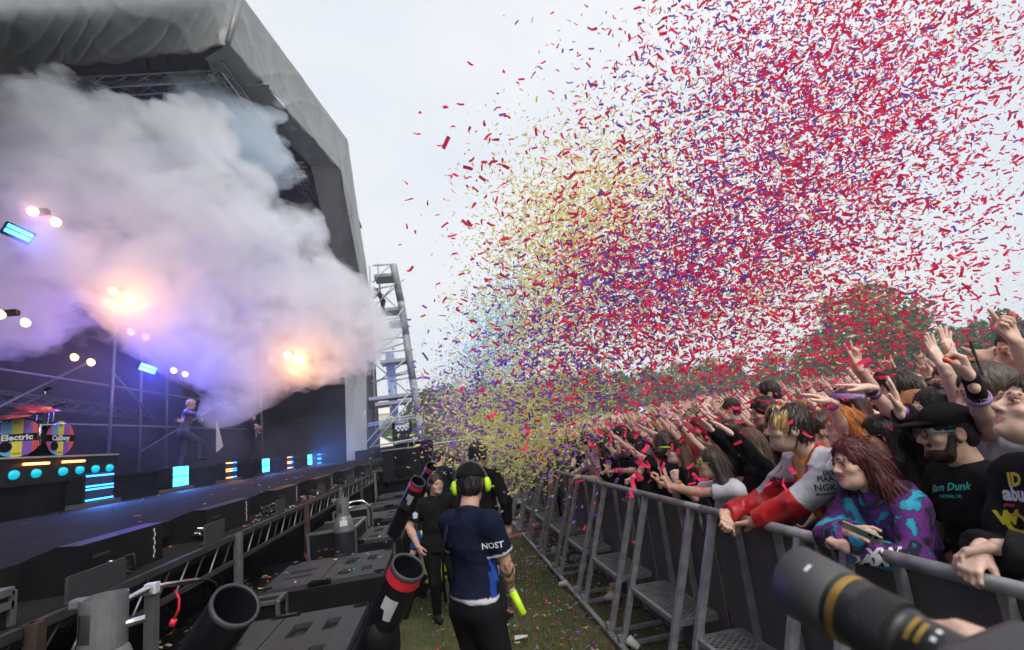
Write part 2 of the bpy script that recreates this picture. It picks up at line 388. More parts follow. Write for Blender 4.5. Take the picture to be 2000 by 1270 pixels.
Db = Vector((C_.x - 0.35, C_.y - 1.2, 1.7)); Dt = Vector((Ct.x, Ct.y - 0.9, 1.7))
sdo = drape('side_drape', C_, Db, Dt, Ct, 4, 0.07, 90, 24); sdo.data.materials[0] = mat('dark_drape', (0.06, 0.062, 0.066), 0.7, var=0.3, scale=1.5, bump=0.3, bscale=4, spec=0.1)
# corner post under the seam
b = MB(); b.tube([A + Vector((0.02, -0.06, -0.02)), At + Vector((0, 0, 0))], 0.09, M_tarp, 10); b.build('corner_seam', roof, origin=None).location = -RO
# inner reveal of the arch, underside, back and far walls
b = MB(); inn = Vector((-1.0, 0.6, -0.05))
def strip(P, Q, m): 
    k = len(b.v); b.v += [tuple(p) for p in P] + [tuple(q) for q in Q]; n = len(P)
    for i in range(n - 1): b.f.append((k + i, k + i + 1, k + n + i + 1, k + n + i)); b.m.append(b.mi(m)); b.sm.append(False)
strip([A, B, C_, Db], [A + inn, B + Vector((-1.2, -0.9, -0.3)), C_ + Vector((-1.2, -0.7, 0)), Db + Vector((-1.0, -0.4, 0))], M_tarp)
b.build('reveal', roof).location = -RO
b = MB(); b.add([(A.x - 0.1, A.y + 0.25, zt + 0.38), (A0.x, A0.y + 0.25, zt + 0.38), (A0.x, 32.5, zt + 0.38), (A.x - 0.1, 32.5, zt + 0.38)], [(0, 1, 2, 3)], M_under); b.add([(A.x - 0.2, A.y + 0.9, zt + 0.36), (B.x - 0.1, B.y + 0.2, zt + 0.36), (B.x - 0.1, 32.5, zt + 0.36), (A.x - 0.2, 32.5, zt + 0.36)], [(0, 1, 2, 3)], M_under)
b.build('underside', roof).location = -RO
b = MB()
Bi = B + Vector((-0.2, 0.3, 0.2)); Ci = C_ + Vector((-0.3, 0.4, 0))
k = len(b.v); b.add([(Bi.x, Bi.y, zt + 0.35), (Ci.x, Ci.y, Ci.z), (-18, Ci.y + 0.5, Ci.z), (-18, Bi.y, zt + 0.35)], [(0, 1, 2, 3)], M_under)
b.add([(Ci.x, Ci.y, Ci.z), (Ci.x, Ci.y, 0), (-18, Ci.y + 0.5, 0), (-18, Ci.y + 0.5, Ci.z)], [(0, 1, 2, 3)], M_black)
o = b.build('far_lining', roof); o.location = -RO
b = MB(); b.box((-18.2, -4, 0), (-18, 32.5, 21), M_black); b.box((-18, -4.2, 0), (-6.0, -4, 14.4), M_black); b.add([(-18, -4, 15), (-5.6, -4, 15), (-6.2, A.y - 0.2, 19.8), (-18, A0.y - 0.2, 19.8)], [(0, 1, 2, 3)], M_under)  # back wall, plus unseen side wall and sloped roof added to block daylight
b.build('back_wall_and_shade_sheets', roof).location = -RO
# roof trusses: pairs of chords with lacing, and rafters
M_truss = mat('truss_aluminium', (0.30, 0.31, 0.33), 0.45, 0.7, var=0.2)
def truss(P, Q, n=14, w=0.45, r=0.035):
    P = Vector(P); Q = Vector(Q); b = MB(); s, u, d = frame(Q - P); c = [(s * i + u * j) * (w / 2) for i, j in ((-1, -1), (1, -1), (1, 1), (-1, 1))]
    for o in c: b.tube([P + o, Q + o], r, M_truss, 6)
    for k in range(n):
        a = P.lerp(Q, k / n); e = P.lerp(Q, (k + 1) / n)
        for q in range(4):
            b.tube([a + c[q], e + c[(q + 1) % 4]], r * 0.6, M_truss, 5)
    o = b.build('truss', roof); o.location = -RO; return o
truss((-6.6, 16.6, zt - 0.4), (-5.0, 28.5, zt - 1.2)); truss((-17, 17.5, zt - 0.6), (-6.6, 17.2, zt - 0.4)); truss((-11, 17, zt - 0.5), (-9.5, 30, zt - 0.9))
truss((-17, 23, zt - 1.2), (-5.2, 23, zt - 0.7)); truss((-14, 17, zt - 0.4), (-13, 30, zt - 0.8))
truss((-15.5, 11, 9.5), (-13.5, 30, 9.5), 22, 0.5); truss((-16, 12, 5.8), (-15.5, 30, 5.4), 22, 0.4); truss((-11.5, 14, 11), (-10.5, 30, 11), 20, 0.5)
for (p, q) in (((-13, 14, 2.2), (-13, 14, 9)), ((-11.5, 20, 2.2), (-11.5, 20.2, 8.5)), ((-13.5, 28, 2.2), (-13.5, 28, 9)), ((-9.5, 29.5, 2.2), (-9.5, 29.5, 9.5)), ((-12.6, 24, 2.2), (-12.6, 24, 9))):
    b = MB(); b.tube([p, q], 0.06, M_truss, 8); b.build('scaffold_upright', roof).location = -RO
for (p, q) in (((-13, 14, 3), (-12, 20, 6.5)), ((-11.5, 20, 6), (-13.5, 28, 4.2)), ((-12.6, 24, 3.2), (-9.5, 29.5, 6.6)), ((-13, 14, 5.8), (-9.5, 29.5, 5.0)), ((-13.5, 16, 4.3), (-9.5, 29.5, 3.9)), ((-13.5, 28, 7), (-9.5, 29.5, 4))):
    b = MB(); b.tube([p, q], 0.04, M_truss, 7); b.build('scaffold_brace', roof).location = -RO
# curved canopy ribs seen high in the smoke gap
for y in (17.5, 20.5, 24, 27):
    b = MB(); b.tube([(-16, y, zt - 1.5), (-12, y, zt - 0.3), (-8, y + 0.2, zt + 0.1), (-5.2, y + 0.4, zt - 0.1)], 0.07, M_truss, 6); b.build('rafter', roof).location = -RO
# ================================================================== STAGE GEAR
def emat(name, c, s): return mat(name, c, 0.4, emit=c, estr=s, var=0.02)
M_blue = emat('led_blue', (0.02, 0.22, 1.0), 9.0); M_cyan = emat('led_cyan', (0.05, 0.62, 1.0), 5.0)
M_orange = emat('led_orange', (1.0, 0.25, 0.06), 9.0); M_warm = emat('lamp_warm', (1.0, 0.5, 0.18), 6.0); M_teal = emat('lamp_teal', (0.0, 0.36, 0.5), 1.1)
M_ledoff = mat('led_glass', (0.02, 0.035, 0.08), 0.25, var=0.3, scale=30)
M_red = mat('red_band', (0.85, 0.03, 0.06), 0.45, var=0.06); M_tape = mat('white_tape', (0.62, 0.63, 0.64), 0.6, var=0.12)
M_tubeb = mat('cannon_tube', (0.010, 0.009, 0.016), 0.3, var=0.15, spec=0.35)
M_grey = mat('bottle_grey', (0.17, 0.175, 0.18), 0.45, 0.3, var=0.25, scale=14, bump=0.08)
M_dark = mat('bottle_dark', (0.02, 0.02, 0.025), 0.35, var=0.3)
M_alu = mat('case_edge', (0.55, 0.55, 0.57), 0.3, 0.9)

# ---- subwoofers: two high, in a row along the pit
def holed_top(b, x0, x1, y0, y1, z, holes, depth, m, mh):
    xs = sorted({x0, x1, *[h[0] for h in holes], *[h[1] for h in holes]}); ys = sorted({y0, y1, *[h[2] for h in holes], *[h[3] for h in holes]})
    for i in range(len(xs) - 1):
        for j in range(len(ys) - 1):
            cx = (xs[i] + xs[i + 1]) / 2; cy_ = (ys[j] + ys[j + 1]) / 2
            if any(h[0] < cx < h[1] and h[2] < cy_ < h[3] for h in holes): continue
            b.quad((xs[i], ys[j], z), (xs[i + 1], ys[j], z), (xs[i + 1], ys[j + 1], z), (xs[i], ys[j + 1], z), m)
    for (a, c, d, e) in holes:
        zz = z - depth
        b.quad((a, d, zz), (c, d, zz), (c, e, zz), (a, e, zz), mh)
        for (p, q) in (((a, d), (c, d)), ((c, d), (c, e)), ((c, e), (a, e)), ((a, e), (a, d))):
            b.quad((*p, zz), (*q, zz), (*q, z), (*p, z), m)
def make_sub():
    r = empty('subwoofer'); W, Dp, Hh = 1.06, 1.08, 0.52
    b = MB(); b.box((0, 0, 0), (W, Dp, Hh - 0.03), M_blackp, bev=0.012); b.build('cabinet', r)
    holes = [(0.12, 0.36, 0.30, 0.40), (0.12, 0.36, 0.52, 0.66), (0.62, 0.74, 0.16, 0.36), (0.62, 0.74, 0.58, 0.84), (0.83, 0.92, 0.20, 0.36), (0.83, 0.92, 0.62, 0.84)]
    b = MB(); holed_top(b, 0.0, 0.495, 0, Dp, Hh, holes[:2], 0.09, M_boxtop, M_hole); holed_top(b, 0.505, W, 0, Dp, Hh, holes[2:], 0.09, M_boxtop, M_hole)
    for (a, c) in ((0, 0.495), (0.505, W)):
        for (p, q) in (((a, 0), (c, 0)), ((c, 0), (c, Dp)), ((c, Dp), (a, Dp)), ((a, Dp), (a, 0))): b.quad((*p, Hh - 0.045), (*q, Hh - 0.045), (*q, Hh), (*p, Hh), M_boxtop)
    b.build('top_plate', r)
    for (x, y) in ((0.5, 0.02), (0.5, Dp - 0.02)):
        b = MB(); b.box((x - 0.1, y - 0.03, Hh - 0.03), (x + 0.1, y + 0.03, Hh + 0.006), M_hole, bev=0.008); b.tube([(x - 0.07, y, Hh + 0.012), (x + 0.07, y, Hh + 0.012)], 0.008, M_dsteel, 6); b.build('latch', r)
    for (x, y) in ((0.05, 0.05), (W - 0.05, 0.05), (0.05, Dp - 0.05), (W - 0.05, Dp - 0.05)):
        b = MB(); b.lathe([(0.0, 0.004), (0.05, 0.004), (0.055, -0.01)], (x, y, Hh), (0, 0, 1), M_hole, 14); b.build('stacking_foot', r)
    b = MB(); b.quad((W + 0.002, 0.04, 0.04), (W + 0.002, Dp - 0.04, 0.04), (W + 0.002, Dp - 0.04, Hh - 0.07), (W + 0.002, 0.04, Hh - 0.07), M_black); b.build('grille', r)
    return r
sub0 = make_sub(); first = True
for i, y in enumerate((3.08, 5.06, 6.95, 8.82, 10.7, 12.6)):
    for lv in (0, 1):
        o = sub0 if first else dup(sub0); first = False
        o.location = (-1.70 + 0.012 * i, y, 0.43 * 0 + (0.43 if lv else -0.09)); o.rotation_euler = (0, 0, 0.02 * math.sin(i * 2.3) )
        names = ['nearest the camera', 'second from the camera', 'third from the camera', 'fourth from the camera', 'fifth from the camera', 'at the far end of the row']
        tag(o, f'black subwoofer {names[i]}, ' + ('on top of its stack' if lv else 'at the bottom of its stack'), 'subwoofer', 'subwoofers along the pit')
b = MB(); b.box((-2.12, 2.2, 0.0), (-1.74, 6.6, 0.9), M_blackp, bev=0.02); o = b.build('equipment_board'); tag(o, 'black covered plinth left of the nearest subwoofers, sprinkled with confetti', 'plinth')

# ---- confetti cannons
def cannon(mouth, tail, rad, label, band=True, disc=True, tape=True):
    mo, ta = Vector(mouth), Vector(tail); d = (mo - ta); Ln = d.length; s, u, dn = frame(d)
    r = empty('confetti_cannon', ta); tag(r, label, 'cannon', 'confetti cannons in the pit')
    b = MB(); n = 28
    b.lathe([(rad * 0.96, 0), (rad, 0.02), (rad, Ln - 0.012), (rad * 0.99, Ln), (rad * 0.9, Ln), (rad * 0.88, Ln - 0.01), (rad * 0.88, Ln * 0.3), (0.001, Ln * 0.3)], (0, 0, 0), dn, M_tubeb, n); b.build('tube', r)
    b = MB(); b.lathe([(rad * 0.89, Ln - 0.006), (rad * 0.9, Ln + 0.004), (rad * 1.02, Ln + 0.003), (rad * 1.03, Ln - 0.016)], (0, 0, 0), dn, mat('rim', (0.035, 0.035, 0.04), 0.5), n); b.build('rim', r)
    if band:
        b = MB(); b.lathe([(rad * 1.012, Ln - 0.02), (rad * 1.014, Ln - 0.07)], (0, 0, 0), dn, M_red, n); b.build('red_band', r)
    if disc:
        side = Vector((0.35, -0.9, 0.1)).normalized(); c = dn * (Ln * 0.52) + side * (rad + 0.02)
        b = MB(); b.lathe([(0.001, 0.02), (rad * 0.95, 0.02), (rad, 0.01), (rad, -0.06), (0.001, -0.06)], c, side, M_blackp, 26); b.build('mount_disc', r)
    if tape:
        b = MB(); vv = []; toc = (Vector(CAM) - ta); a0 = math.atan2(toc.dot(u), toc.dot(s)) - 0.35
        for k in range(7):
            a = a0 + k / 6 * 0.85
            for h in (Ln - 0.13, Ln - 0.25 + 0.05 * (k > 3)): vv.append(dn * h + (s * math.cos(a) + u * math.sin(a)) * rad * 1.015)
        b.add(vv, [(2 * k, 2 * k + 2, 2 * k + 3, 2 * k + 1) for k in range(6)], M_tape); b.build('white_tape', r)
    b = MB(); b.tube([(0, 0, 0.05), Vector((0, 0, 0.05)) - Vector((0.05, -0.05, ta.z - 0.02))], 0.02, M_dsteel, 8); b.build('stand', r)
    return r
cannon((-0.215, 2.62, 1.46), (-0.60, 3.02, 0.80), 0.080, 'black confetti cannon with red band and white tape, nearest the camera')
cannon((-0.97, 2.62, 1.42), (-1.42, 2.95, 0.92), 0.105, 'open black confetti cannon tube standing left of the nearest subwoofer', False, False, False)
cannon((-0.285, 5.45, 1.655), (-0.60, 5.85, 1.14), 0.078, 'smaller looking confetti cannon with red band beside the guard in black')
cannon((-0.20, 7.9, 1.68), (-0.5, 8.4, 1.2), 0.09, 'confetti cannon tip with red band behind the guard in black', True, False, False)

# ---- gas bottles with valve guards and hoses
def gas_bottle(x, y, top, rad, label):
    r = empty('gas_bottle', (x, y, 0)); tag(r, label, 'gas bottle', 'gas bottles in front of the stage')
    sh = top - 0.20
    b = MB(); b.lathe([(0.001, 0), (rad, 0.01), (rad, sh - 0.16)], (0, 0, 0), (0, 0, 1), M_dark, 24); b.build('cylinder', r)
    b = MB(); b.lathe([(rad * 1.002, sh - 0.17), (rad * 0.98, sh - 0.10), (rad * 0.72, sh - 0.01), (rad * 0.66, sh), (rad * 0.55, sh + 0.01)], (0, 0, 0), (0, 0, 1), M_grey, 24); sd_ = b.build('shoulder', r)
    b = MB(); b.box((-0.02, -rad * 0.97 - 0.004, sh - 0.1), (0.06, -rad * 0.88, sh - 0.04), M_white); b.build('label', sd_)
    # guard: ring wall with two windows and a handle lip
    b = MB(); n = 24; R0, R1 = rad * 0.62, rad * 0.66; zs = (sh + 0.005, sh + 0.04, sh + 0.15, top)
    for k in range(n):
        a0 = 2 * math.pi * k / n; a1 = 2 * math.pi * (k + 1) / n; win = (k % 12) in (3, 4, 5)
        for q in range(3):
            if q == 1 and win: continue
            for Rr in (R0, R1):
                b.quad((Rr * math.cos(a0), Rr * math.sin(a0), zs[q]), (Rr * math.cos(a1), Rr * math.sin(a1), zs[q]), (Rr * math.cos(a1), Rr * math.sin(a1), zs[q + 1]), (Rr * math.cos(a0), Rr * math.sin(a0), zs[q + 1]), M_grey)
        b.quad((R0 * math.cos(a0), R0 * math.sin(a0), top), (R0 * math.cos(a1), R0 * math.sin(a1), top), (R1 * math.cos(a1), R1 * math.sin(a1), top), (R1 * math.cos(a0), R1 * math.sin(a0), top), M_grey)
    b.box((-R1 - 0.04, -0.025, top - 0.035), (-R0 + 0.01, 0.025, top + 0.002), M_grey, bev=0.008); b.build('valve_guard', r)
    b = MB(); b.lathe([(0.02, sh), (0.02, sh + 0.1), (0.03, sh + 0.1), (0.03, sh + 0.13), (0.001, sh + 0.13)], (0, 0, 0), (0, 0, 1), M_chrome, 12); b.tube([(0, 0, sh + 0.07), (R1 + 0.06, 0.03, sh + 0.08)], [0.02, 0.014], M_chrome, 8); b.build('valve', r)
    return r
gas_bottle(-1.43, 2.5, 1.565, 0.125, 'grey shouldered gas bottle at the lower left corner, nearest the camera')
gas_bottle(-1.225, 6.5, 1.52, 0.115, 'grey shouldered gas bottle between the stage truss and the third subwoofer')
P = [at_y(245, 1172, 2.55), at_y(285, 1153, 2.75), at_y(320, 1143, 2.9), at_y(385, 1134, 3.1), at_y(405, 1132, 3.15), at_y(420, 1140, 3.2), at_y(428, 1155, 3.2)]
b = MB(); b.tube(P[:4], [0.012, 0.018, 0.012, 0.014], M_chrome, 8); b.tube(P[3:], 0.008, M_blackp, 6); b.box((-0.025, -0.02, -0.02), (0.025, 0.02, 0.025), M_tape, at=at_y(297, 1150, 2.8))
o = b.build('gas_hose'); tag(o, 'silver gas coupling and hose running from the nearest gas bottle', 'hose')
pp = at_y(297, 1158, 2.82); b = MB(); b.bar(pp, (pp.x, pp.y, 0), 0.045, 0.045, M_steel, (0, 1, 0)); b.lathe([(0.02, 0.0), (0.026, 0.02), (0.001, 0.035)], pp, (0, 0, 1), M_rust, 8); o = b.build('steel_post'); tag(o, 'weathered square steel post beside the nearest gas bottle', 'post')
P = [at_y(342, 1152, 3.0), at_y(350, 1170, 3.0), at_y(349, 1190, 3.0), at_y(340, 1210, 3.0)]
b = MB(); b.tube(P, 0.006, M_red, 6); b.tube([P[-1], at_y(335, 1222, 3.0)], [0.014, 0.018], M_red, 8); o = b.build('power_cable'); tag(o, 'red plug and cable hanging by the steel post', 'cable')
P = [at_y(668 + 8, 985, 6.5), at_y(690, 980, 6.6), at_y(708, 978, 6.6), at_y(718, 985, 6.6), at_y(724, 1000, 6.6)]
b = MB(); b.tube(P, 0.012, M_chrome, 8); o = b.build('gas_hose'); tag(o, 'bent gas hose leaving the farther gas bottle', 'hose')

# ---- flight cases below the stage edge
def flight_case(x0, y0, z0, w_, d_, h_, label):
    r = empty('flight_case', (x0, y0, z0)); tag(r, label, 'flight case', 'flight cases under the stage edge')
    b = MB(); b.box((0, 0, 0), (w_, d_, h_), M_blackp); b.build('body', r)
    b = MB(); e = 0.03
    for (a, c) in (((0, 0, 0), (w_, 0, 0)), ((0, 0, h_), (w_, 0, h_)), ((0, d_, h_), (w_, d_, h_)), ((0, 0, 0), (0, 0, h_)), ((w_, 0, 0), (w_, 0, h_)), ((w_, d_, 0), (w_, d_, h_)), ((w_, 0, h_), (w_, d_, h_)), ((w_, 0, h_ * 0.62), (w_, d_, h_ * 0.62)), ((0, 0, h_ * 0.62), (w_, 0, h_ * 0.62))): b.bar(a, c, e, e, M_alu)
    b.build('edging', r)
    b = MB(); b.box((w_ * 0.4, -0.012, h_ * 0.25), (w_ * 0.6, -0.002, h_ * 0.42), M_alu); b.box((w_ + 0.002, d_ * 0.4, h_ * 0.25), (w_ + 0.012, d_ * 0.6, h_ * 0.42), M_alu); b.build('handle_dish', r)
flight_case(-1.72, 6.9, 0, 0.55, 0.9, 1.12, 'tall black flight case behind the farther gas bottle'); flight_case(-1.74, 4.75, 0, 0.3, 0.22, 0.92, 'narrow black flight case edge beside a scaffold post'); flight_case(-1.7, 8.3, 0, 0.5, 0.35, 1.2, 'black flight case farthest along the stage truss')
flight_case(-2.18, 1.9, 1.475, 0.3, 0.75, 0.14, 'flat black case lying on the stage shelf at the left edge')

# ---- floor monitors and flat panels on the shelf
def wedge(y0, y1, i):
    r = empty('stage_monitor', (-2.1, (y0 + y1) / 2, 1.47)); h = 0.235; w_ = (y1 - y0) / 2
    tag(r, 'black stage monitor on the front shelf, ' + ['nearest the camera', 'second from the camera', 'third from the camera', 'fourth from the camera', 'fifth from the camera', 'sixth from the camera, by the far drape'][i], 'monitor', 'stage monitors on the shelf')
    b = MB(); pr = [(-0.33, 0.0), (0.13, 0.0), (0.13, h), (0.02, h + 0.01), (-0.33, 0.14)]
    vs = [(x, y, z) for y in (-w_, w_) for (x, z) in pr]; n = len(pr)
    b.add(vs, [tuple(range(n)), tuple(range(2 * n - 1, n - 1, -1))] + [(k, k + n, (k + 1) % n + n, (k + 1) % n) for k in range(n)], M_blackp); b.build('cabinet', r)
    b = MB(); b.quad((0.015, -w_ + 0.03, h + 0.009), (0.015, w_ - 0.03, h + 0.009), (-0.32, w_ - 0.03, 0.15), (-0.32, -w_ + 0.03, 0.15), mat('monitor_grille', (0.02, 0.02, 0.025), 0.5)); b.build('grille', r)
    for k in range(7):
        zz = 0.03 + k * 0.027
        b = MB(); b.box((0.131, w_ - 0.12 + 0.012 * (k % 2), zz), (0.134, w_ - 0.11 + 0.012 * (k % 2), zz + 0.022), M_white); b.build('marking_tape', r)
    b = MB(); b.box((0.131, -w_ + 0.1, 0.15), (0.14, -w_ + 0.24, 0.165), M_dsteel); b.build('handle', r)
for i, (a, c) in enumerate(((3.22, 4.06), (4.75, 5.72), (6.55, 7.5), (8.5, 9.7), (10.7, 11.9), (13.3, 14.7))): wedge(a, c, i)
for i, (a, c, h) in enumerate(((2.85, 3.3, 0.12), (4.28, 4.62, 0.14), (5.95, 6.25, 0.14), (7.85, 8.2, 0.15), (10.1, 10.5, 0.15), (12.4, 12.9, 0.15))):
    b = MB(); b.box((-1.80, a, 1.487), (-1.785, c, 1.487 + h), M_boxtop); b.box((-1.88, (a + c) / 2 - 0.05, 1.476), (-1.785, (a + c) / 2 + 0.05, 1.486), M_dsteel)
    o = b.build('shield_panel'); tag(o, 'small dark grey shield panel on the shelf edge, ' + ['first', 'second', 'third', 'fourth', 'fifth', 'sixth'][i] + ' from the camera', 'panel', 'shield panels on the stage shelf')
    # cable tangle behind each panel
    b = MB(); q = np.random.default_rng(i)
    for k in range(7):
        p0 = Vector((-1.95, c + 0.02, 1.48)); pts = [p0 + Vector((q.uniform(-.12, .05), q.uniform(0, .32), q.uniform(0, .10))) for _ in range(5)]
        b.tube(pts, 0.006, (M_dsteel, M_chrome, M_blackp)[k % 3], 5)
    o = b.build('cable_coil'); tag(o, 'tangle of dark cables on the shelf behind shield panel ' + ['one', 'two', 'three', 'four', 'five', 'six'][i] + ' counted from the camera', 'cable', 'cable tangles on the stage shelf')

# ---- strobe row in front of the riser
px = [(195, 918, 964), (362, 903, 937), (463, 894, 921), (531, 888, 910), (578, 884, 903), (616, 880, 897), (645, 878, 893)]
pat = 'LBOBOBL'
for i, (u, v0, v1) in enumerate(px):
    c = at_x(u, (v0 + v1) / 2, -6.45); c.y = 11.0 + (min(c.y, 30) - 11.0) * 0.93; y = c.y; zc = 2.0
    r = empty('strobe_light', (-6.45, y, DZ)); hw, hh = 0.40, 0.235
    tag(r, {'L': 'strobe unit showing thin blue light bars', 'B': 'strobe unit showing two solid cyan panels', 'O': 'strobe unit showing orange and blue light bars'}[pat[i]] + ', ' + ['leftmost', 'in front of the singer', 'right of the singer', 'right of the guitarist', 'fifth from the left', 'sixth from the left', 'farthest, by the side drape'][i], 'stage light', 'strobe row on the stage')
    zb = zc - DZ - hh
    b = MB(); b.box((-0.32, -hw - 0.03, zb - 0.02), (0.0, hw + 0.03, zb + 2 * hh + 0.02), M_blackp, bev=0.03); b.build('housing', r)
    b = MB(); b.box((-0.25, -0.5, 0), (0.1, 0.5, zb - 0.02), mat('foam_base', (0.06, 0.06, 0.065), 0.9)); b.build('base', r)
    b = MB(); b.quad((0.004, -hw, zb), (0.004, hw, zb), (0.004, hw, zb + 2 * hh), (0.004, -hw, zb + 2 * hh), M_ledoff); b.build('face', r)
    if pat[i] == 'B':
        for k in (0, 1):
            b = MB(); z0 = zb + 0.015 + k * (hh + 0.005); b.quad((0.008, -hw + 0.02, z0), (0.008, hw - 0.02, z0), (0.008, hw - 0.02, z0 + hh - 0.02), (0.008, -hw + 0.02, z0 + hh - 0.02), M_cyan); b.build('lit_panel', r)
    else:
        for k, zf in enumerate((0.04, 0.44, 0.56, 0.95)):
            z0 = zb + zf * 2 * hh; b = MB()
            if pat[i] == 'O':
                b.box((0.006, -hw, z0 - 0.01), (0.014, 0.05, z0 + 0.012), M_orange); b.box((0.006, 0.05, z0 - 0.01), (0.014, hw, z0 + 0.012), M_blue)
            else: b.box((0.006, -hw, z0 - 0.012), (0.014, hw, z0 + 0.014), M_blue)
            b.build('lit_bar', r)
    ld = bpy.data.lights.new('strobe_glow', 'AREA'); ld.shape = 'RECTANGLE'; ld.size = 0.75; ld.size_y = 0.45; ld.color = (0.08, 0.25, 1.0) if pat[i] != 'O' else (1, 0.35, 0.15); ld.energy = 90 if pat[i] != 'O' else 30
    lo = bpy.data.objects.new('strobe_glow', ld); col.objects.link(lo); lo.parent = r; lo.location = (0.05, 0, zb + hh); lo.rotation_euler = (0, D2R(90) * -1, 0)
    lo.rotation_euler = Vector((-1, 0, 0)).to_track_quat('Z', 'Y').to_euler()

# ---- drum riser with lamps
dr = empty('drum_riser', (-8.2, 9.5, 2.2)); tag(dr, 'dark drum riser with orange neon bars and teal lamps along its front', 'riser')
RX = -7.75
def rp(u, v): return at_x(u, v, RX)
yR = rp(230, 900).y; zT = 2.72
b = MB(); b.box((-11, 4, 2.2), (RX, yR, zT), M_blackp); o = b.build('body', dr); o.location = -Vector((-8.2, 9.5, 2.2))
b = MB(); b.box((RX, 4, zT - 0.03), (RX + 0.03, yR, zT), M_alu); b.build('edge_strip', dr).location = -Vector((-8.2, 9.5, 2.2))
for (u0, u1, v0, v1) in ((40, 90, 908, 905), (117, 160, 904, 900)):
    p, q = rp(u0, v0), rp(u1, v1); b = MB(); z_ = (p.z + q.z) / 2; b.tube([(RX + 0.05, p.y, z_), (RX + 0.05, q.y, z_)], 0.022, M_orange, 8); b.build('neon_bar', dr).location = -Vector((-8.2, 9.5, 2.2))
for (u, v) in ((21, 932), (65, 928), (118, 923), (151, 920), (182, 918), (210, 915)):
    p = rp(u, v); p.z = 2.4; b = MB(); b.lathe([(0.001, 0.0), (0.08, 0.0), (0.085, -0.03), (0.07, -0.12)], (RX + 0.06, p.y, p.z), (1, -0.5, 0), M_teal, 16); b.build('lamp', dr).location = -Vector((-8.2, 9.5, 2.2))
# ---- drum kit
kc = Vector((-8.35, 11.45, zT)); kit = empty('drum_kit', kc); tag(kit, 'drum kit with two colour striped bass drums on the riser', 'drum kit')
SC = [mat('stripe_' + n, c, 0.5, var=0.04, emit=c, estr=0.22) for n, c in (('magenta', (0.55, 0.06, 0.32)), ('blue', (0.12, 0.38, 0.75)), ('yellow', (0.72, 0.62, 0.06)), ('violet', (0.20, 0.07, 0.42)), ('red', (0.65, 0.06, 0.07)))]
SC = [mat('stripe2_' + str(i), tuple(m_.node_tree.nodes['Principled BSDF'].inputs['Emission Color'].default_value[:3]), 0.5, var=0.04) for i, m_ in enumerate(SC)]
def kick(cen, nrm, rad, txt):
    n_ = Vector(nrm).normalized(); s = Vector((0, 0, 1)).cross(n_).normalized(); u = Vector((0, 0, 1)); c = Vector(cen)
    b = MB(); b.lathe([(rad, 0.0), (rad * 1.04, -0.0), (rad * 1.04, -0.05), (rad, -0.06), (rad, -0.45), (0.001, -0.45)], c, n_, M_blackp, 36); k = b.build('bass_drum', kit)
    b = MB(); edges = [-1, -0.62, -0.2, 0.22, 0.6, 1]
    for i in range(5):
        for (zlo, zhi) in ((-1, -0.19), (0.19, 1)):
            seg = 8
            for q in range(seg):
                x0 = (edges[i] + (edges[i + 1] - edges[i]) * q / seg) * rad * 0.985; x1 = (edges[i] + (edges[i + 1] - edges[i]) * (q + 1) / seg) * rad * 0.985
                h0 = math.sqrt(max(0, (rad * 0.985) ** 2 - x0 * x0)); h1 = math.sqrt(max(0, (rad * 0.985) ** 2 - x1 * x1)); zc_ = 0.19 * rad
                if min(h0, h1) <= zc_: h0 = max(h0, zc_); h1 = max(h1, zc_)
                if zlo > 0: pts = ((x0, zc_), (x1, zc_), (x1, h1), (x0, h0))
                else: pts = ((x0, -h0), (x1, -h1), (x1, -zc_), (x0, -zc_))
                b.add([c + n_ * 0.004 + s * x + u * z for x, z in pts], [(0, 1, 2, 3)], SC[i])
    b.build('striped_head', k)
    b = MB(); w_ = rad * 0.97; b.add([c + n_ * 0.006 + s * x + u * z for x, z in ((-w_, -0.19 * rad), (w_, -0.19 * rad), (w_, 0.19 * rad), (-w_, 0.19 * rad))], [(0, 1, 2, 3)], M_hole); b.build('name_band', k)
    text_obj('lettering', txt, rad * 0.40, c + n_ * 0.012, s, u, M_white, k, weight=0.006)
    b = MB(); b.lathe([(0.001, 0), (rad * 0.27, 0)], c + n_ * 0.009 - s * rad * 0.42 - u * rad * 0.45, n_, M_hole, 18); b.build('port_hole', k)
    text_obj('emblem', 'EC', rad * 0.2, c + n_ * 0.01 + u * rad * 0.72, s, u, M_hole, k)
    text_obj('maker_mark', 'TAMA', rad * 0.13, c + n_ * 0.01 - u * rad * 0.82, s, u, M_hole, k)
def kp(u, v, y): 
    p = at_y(u, v, y); return p - kc
kick(kp(33, 855, 11.2), (0.62, -0.78, 0), 0.37, 'Electric'); kick(kp(118, 856, 12.2), (0.97, -0.1, 0), 0.36, 'Callboy')
M_cym = mat('red_cymbal', (0.35, 0.03, 0.06), 0.3, 0.5)
for (u, v, y, rd, tl) in ((72, 797, 11.6, 0.34, 0.35), (105, 794, 12.2, 0.26, -0.3), (55, 806, 11.9, 0.28, 0.2), (20, 813, 11.1, 0.30, 0.1), (95, 801, 11.9, 0.2, 0.2)):
    p = kp(u, v, y); b = MB(); b.lathe([(0.02, 0.03), (0.05, 0.02), (rd, -0.01), (rd, -0.014), (0.05, 0.01)], p, (tl, -0.2, 1), M_cym, 24); b.build('cymbal', kit)
    b = MB(); b.tube([p, (p.x - 0.15, p.y + 0.2, 0.1)], 0.012, M_chrome, 6); b.build('cymbal_stand', kit)
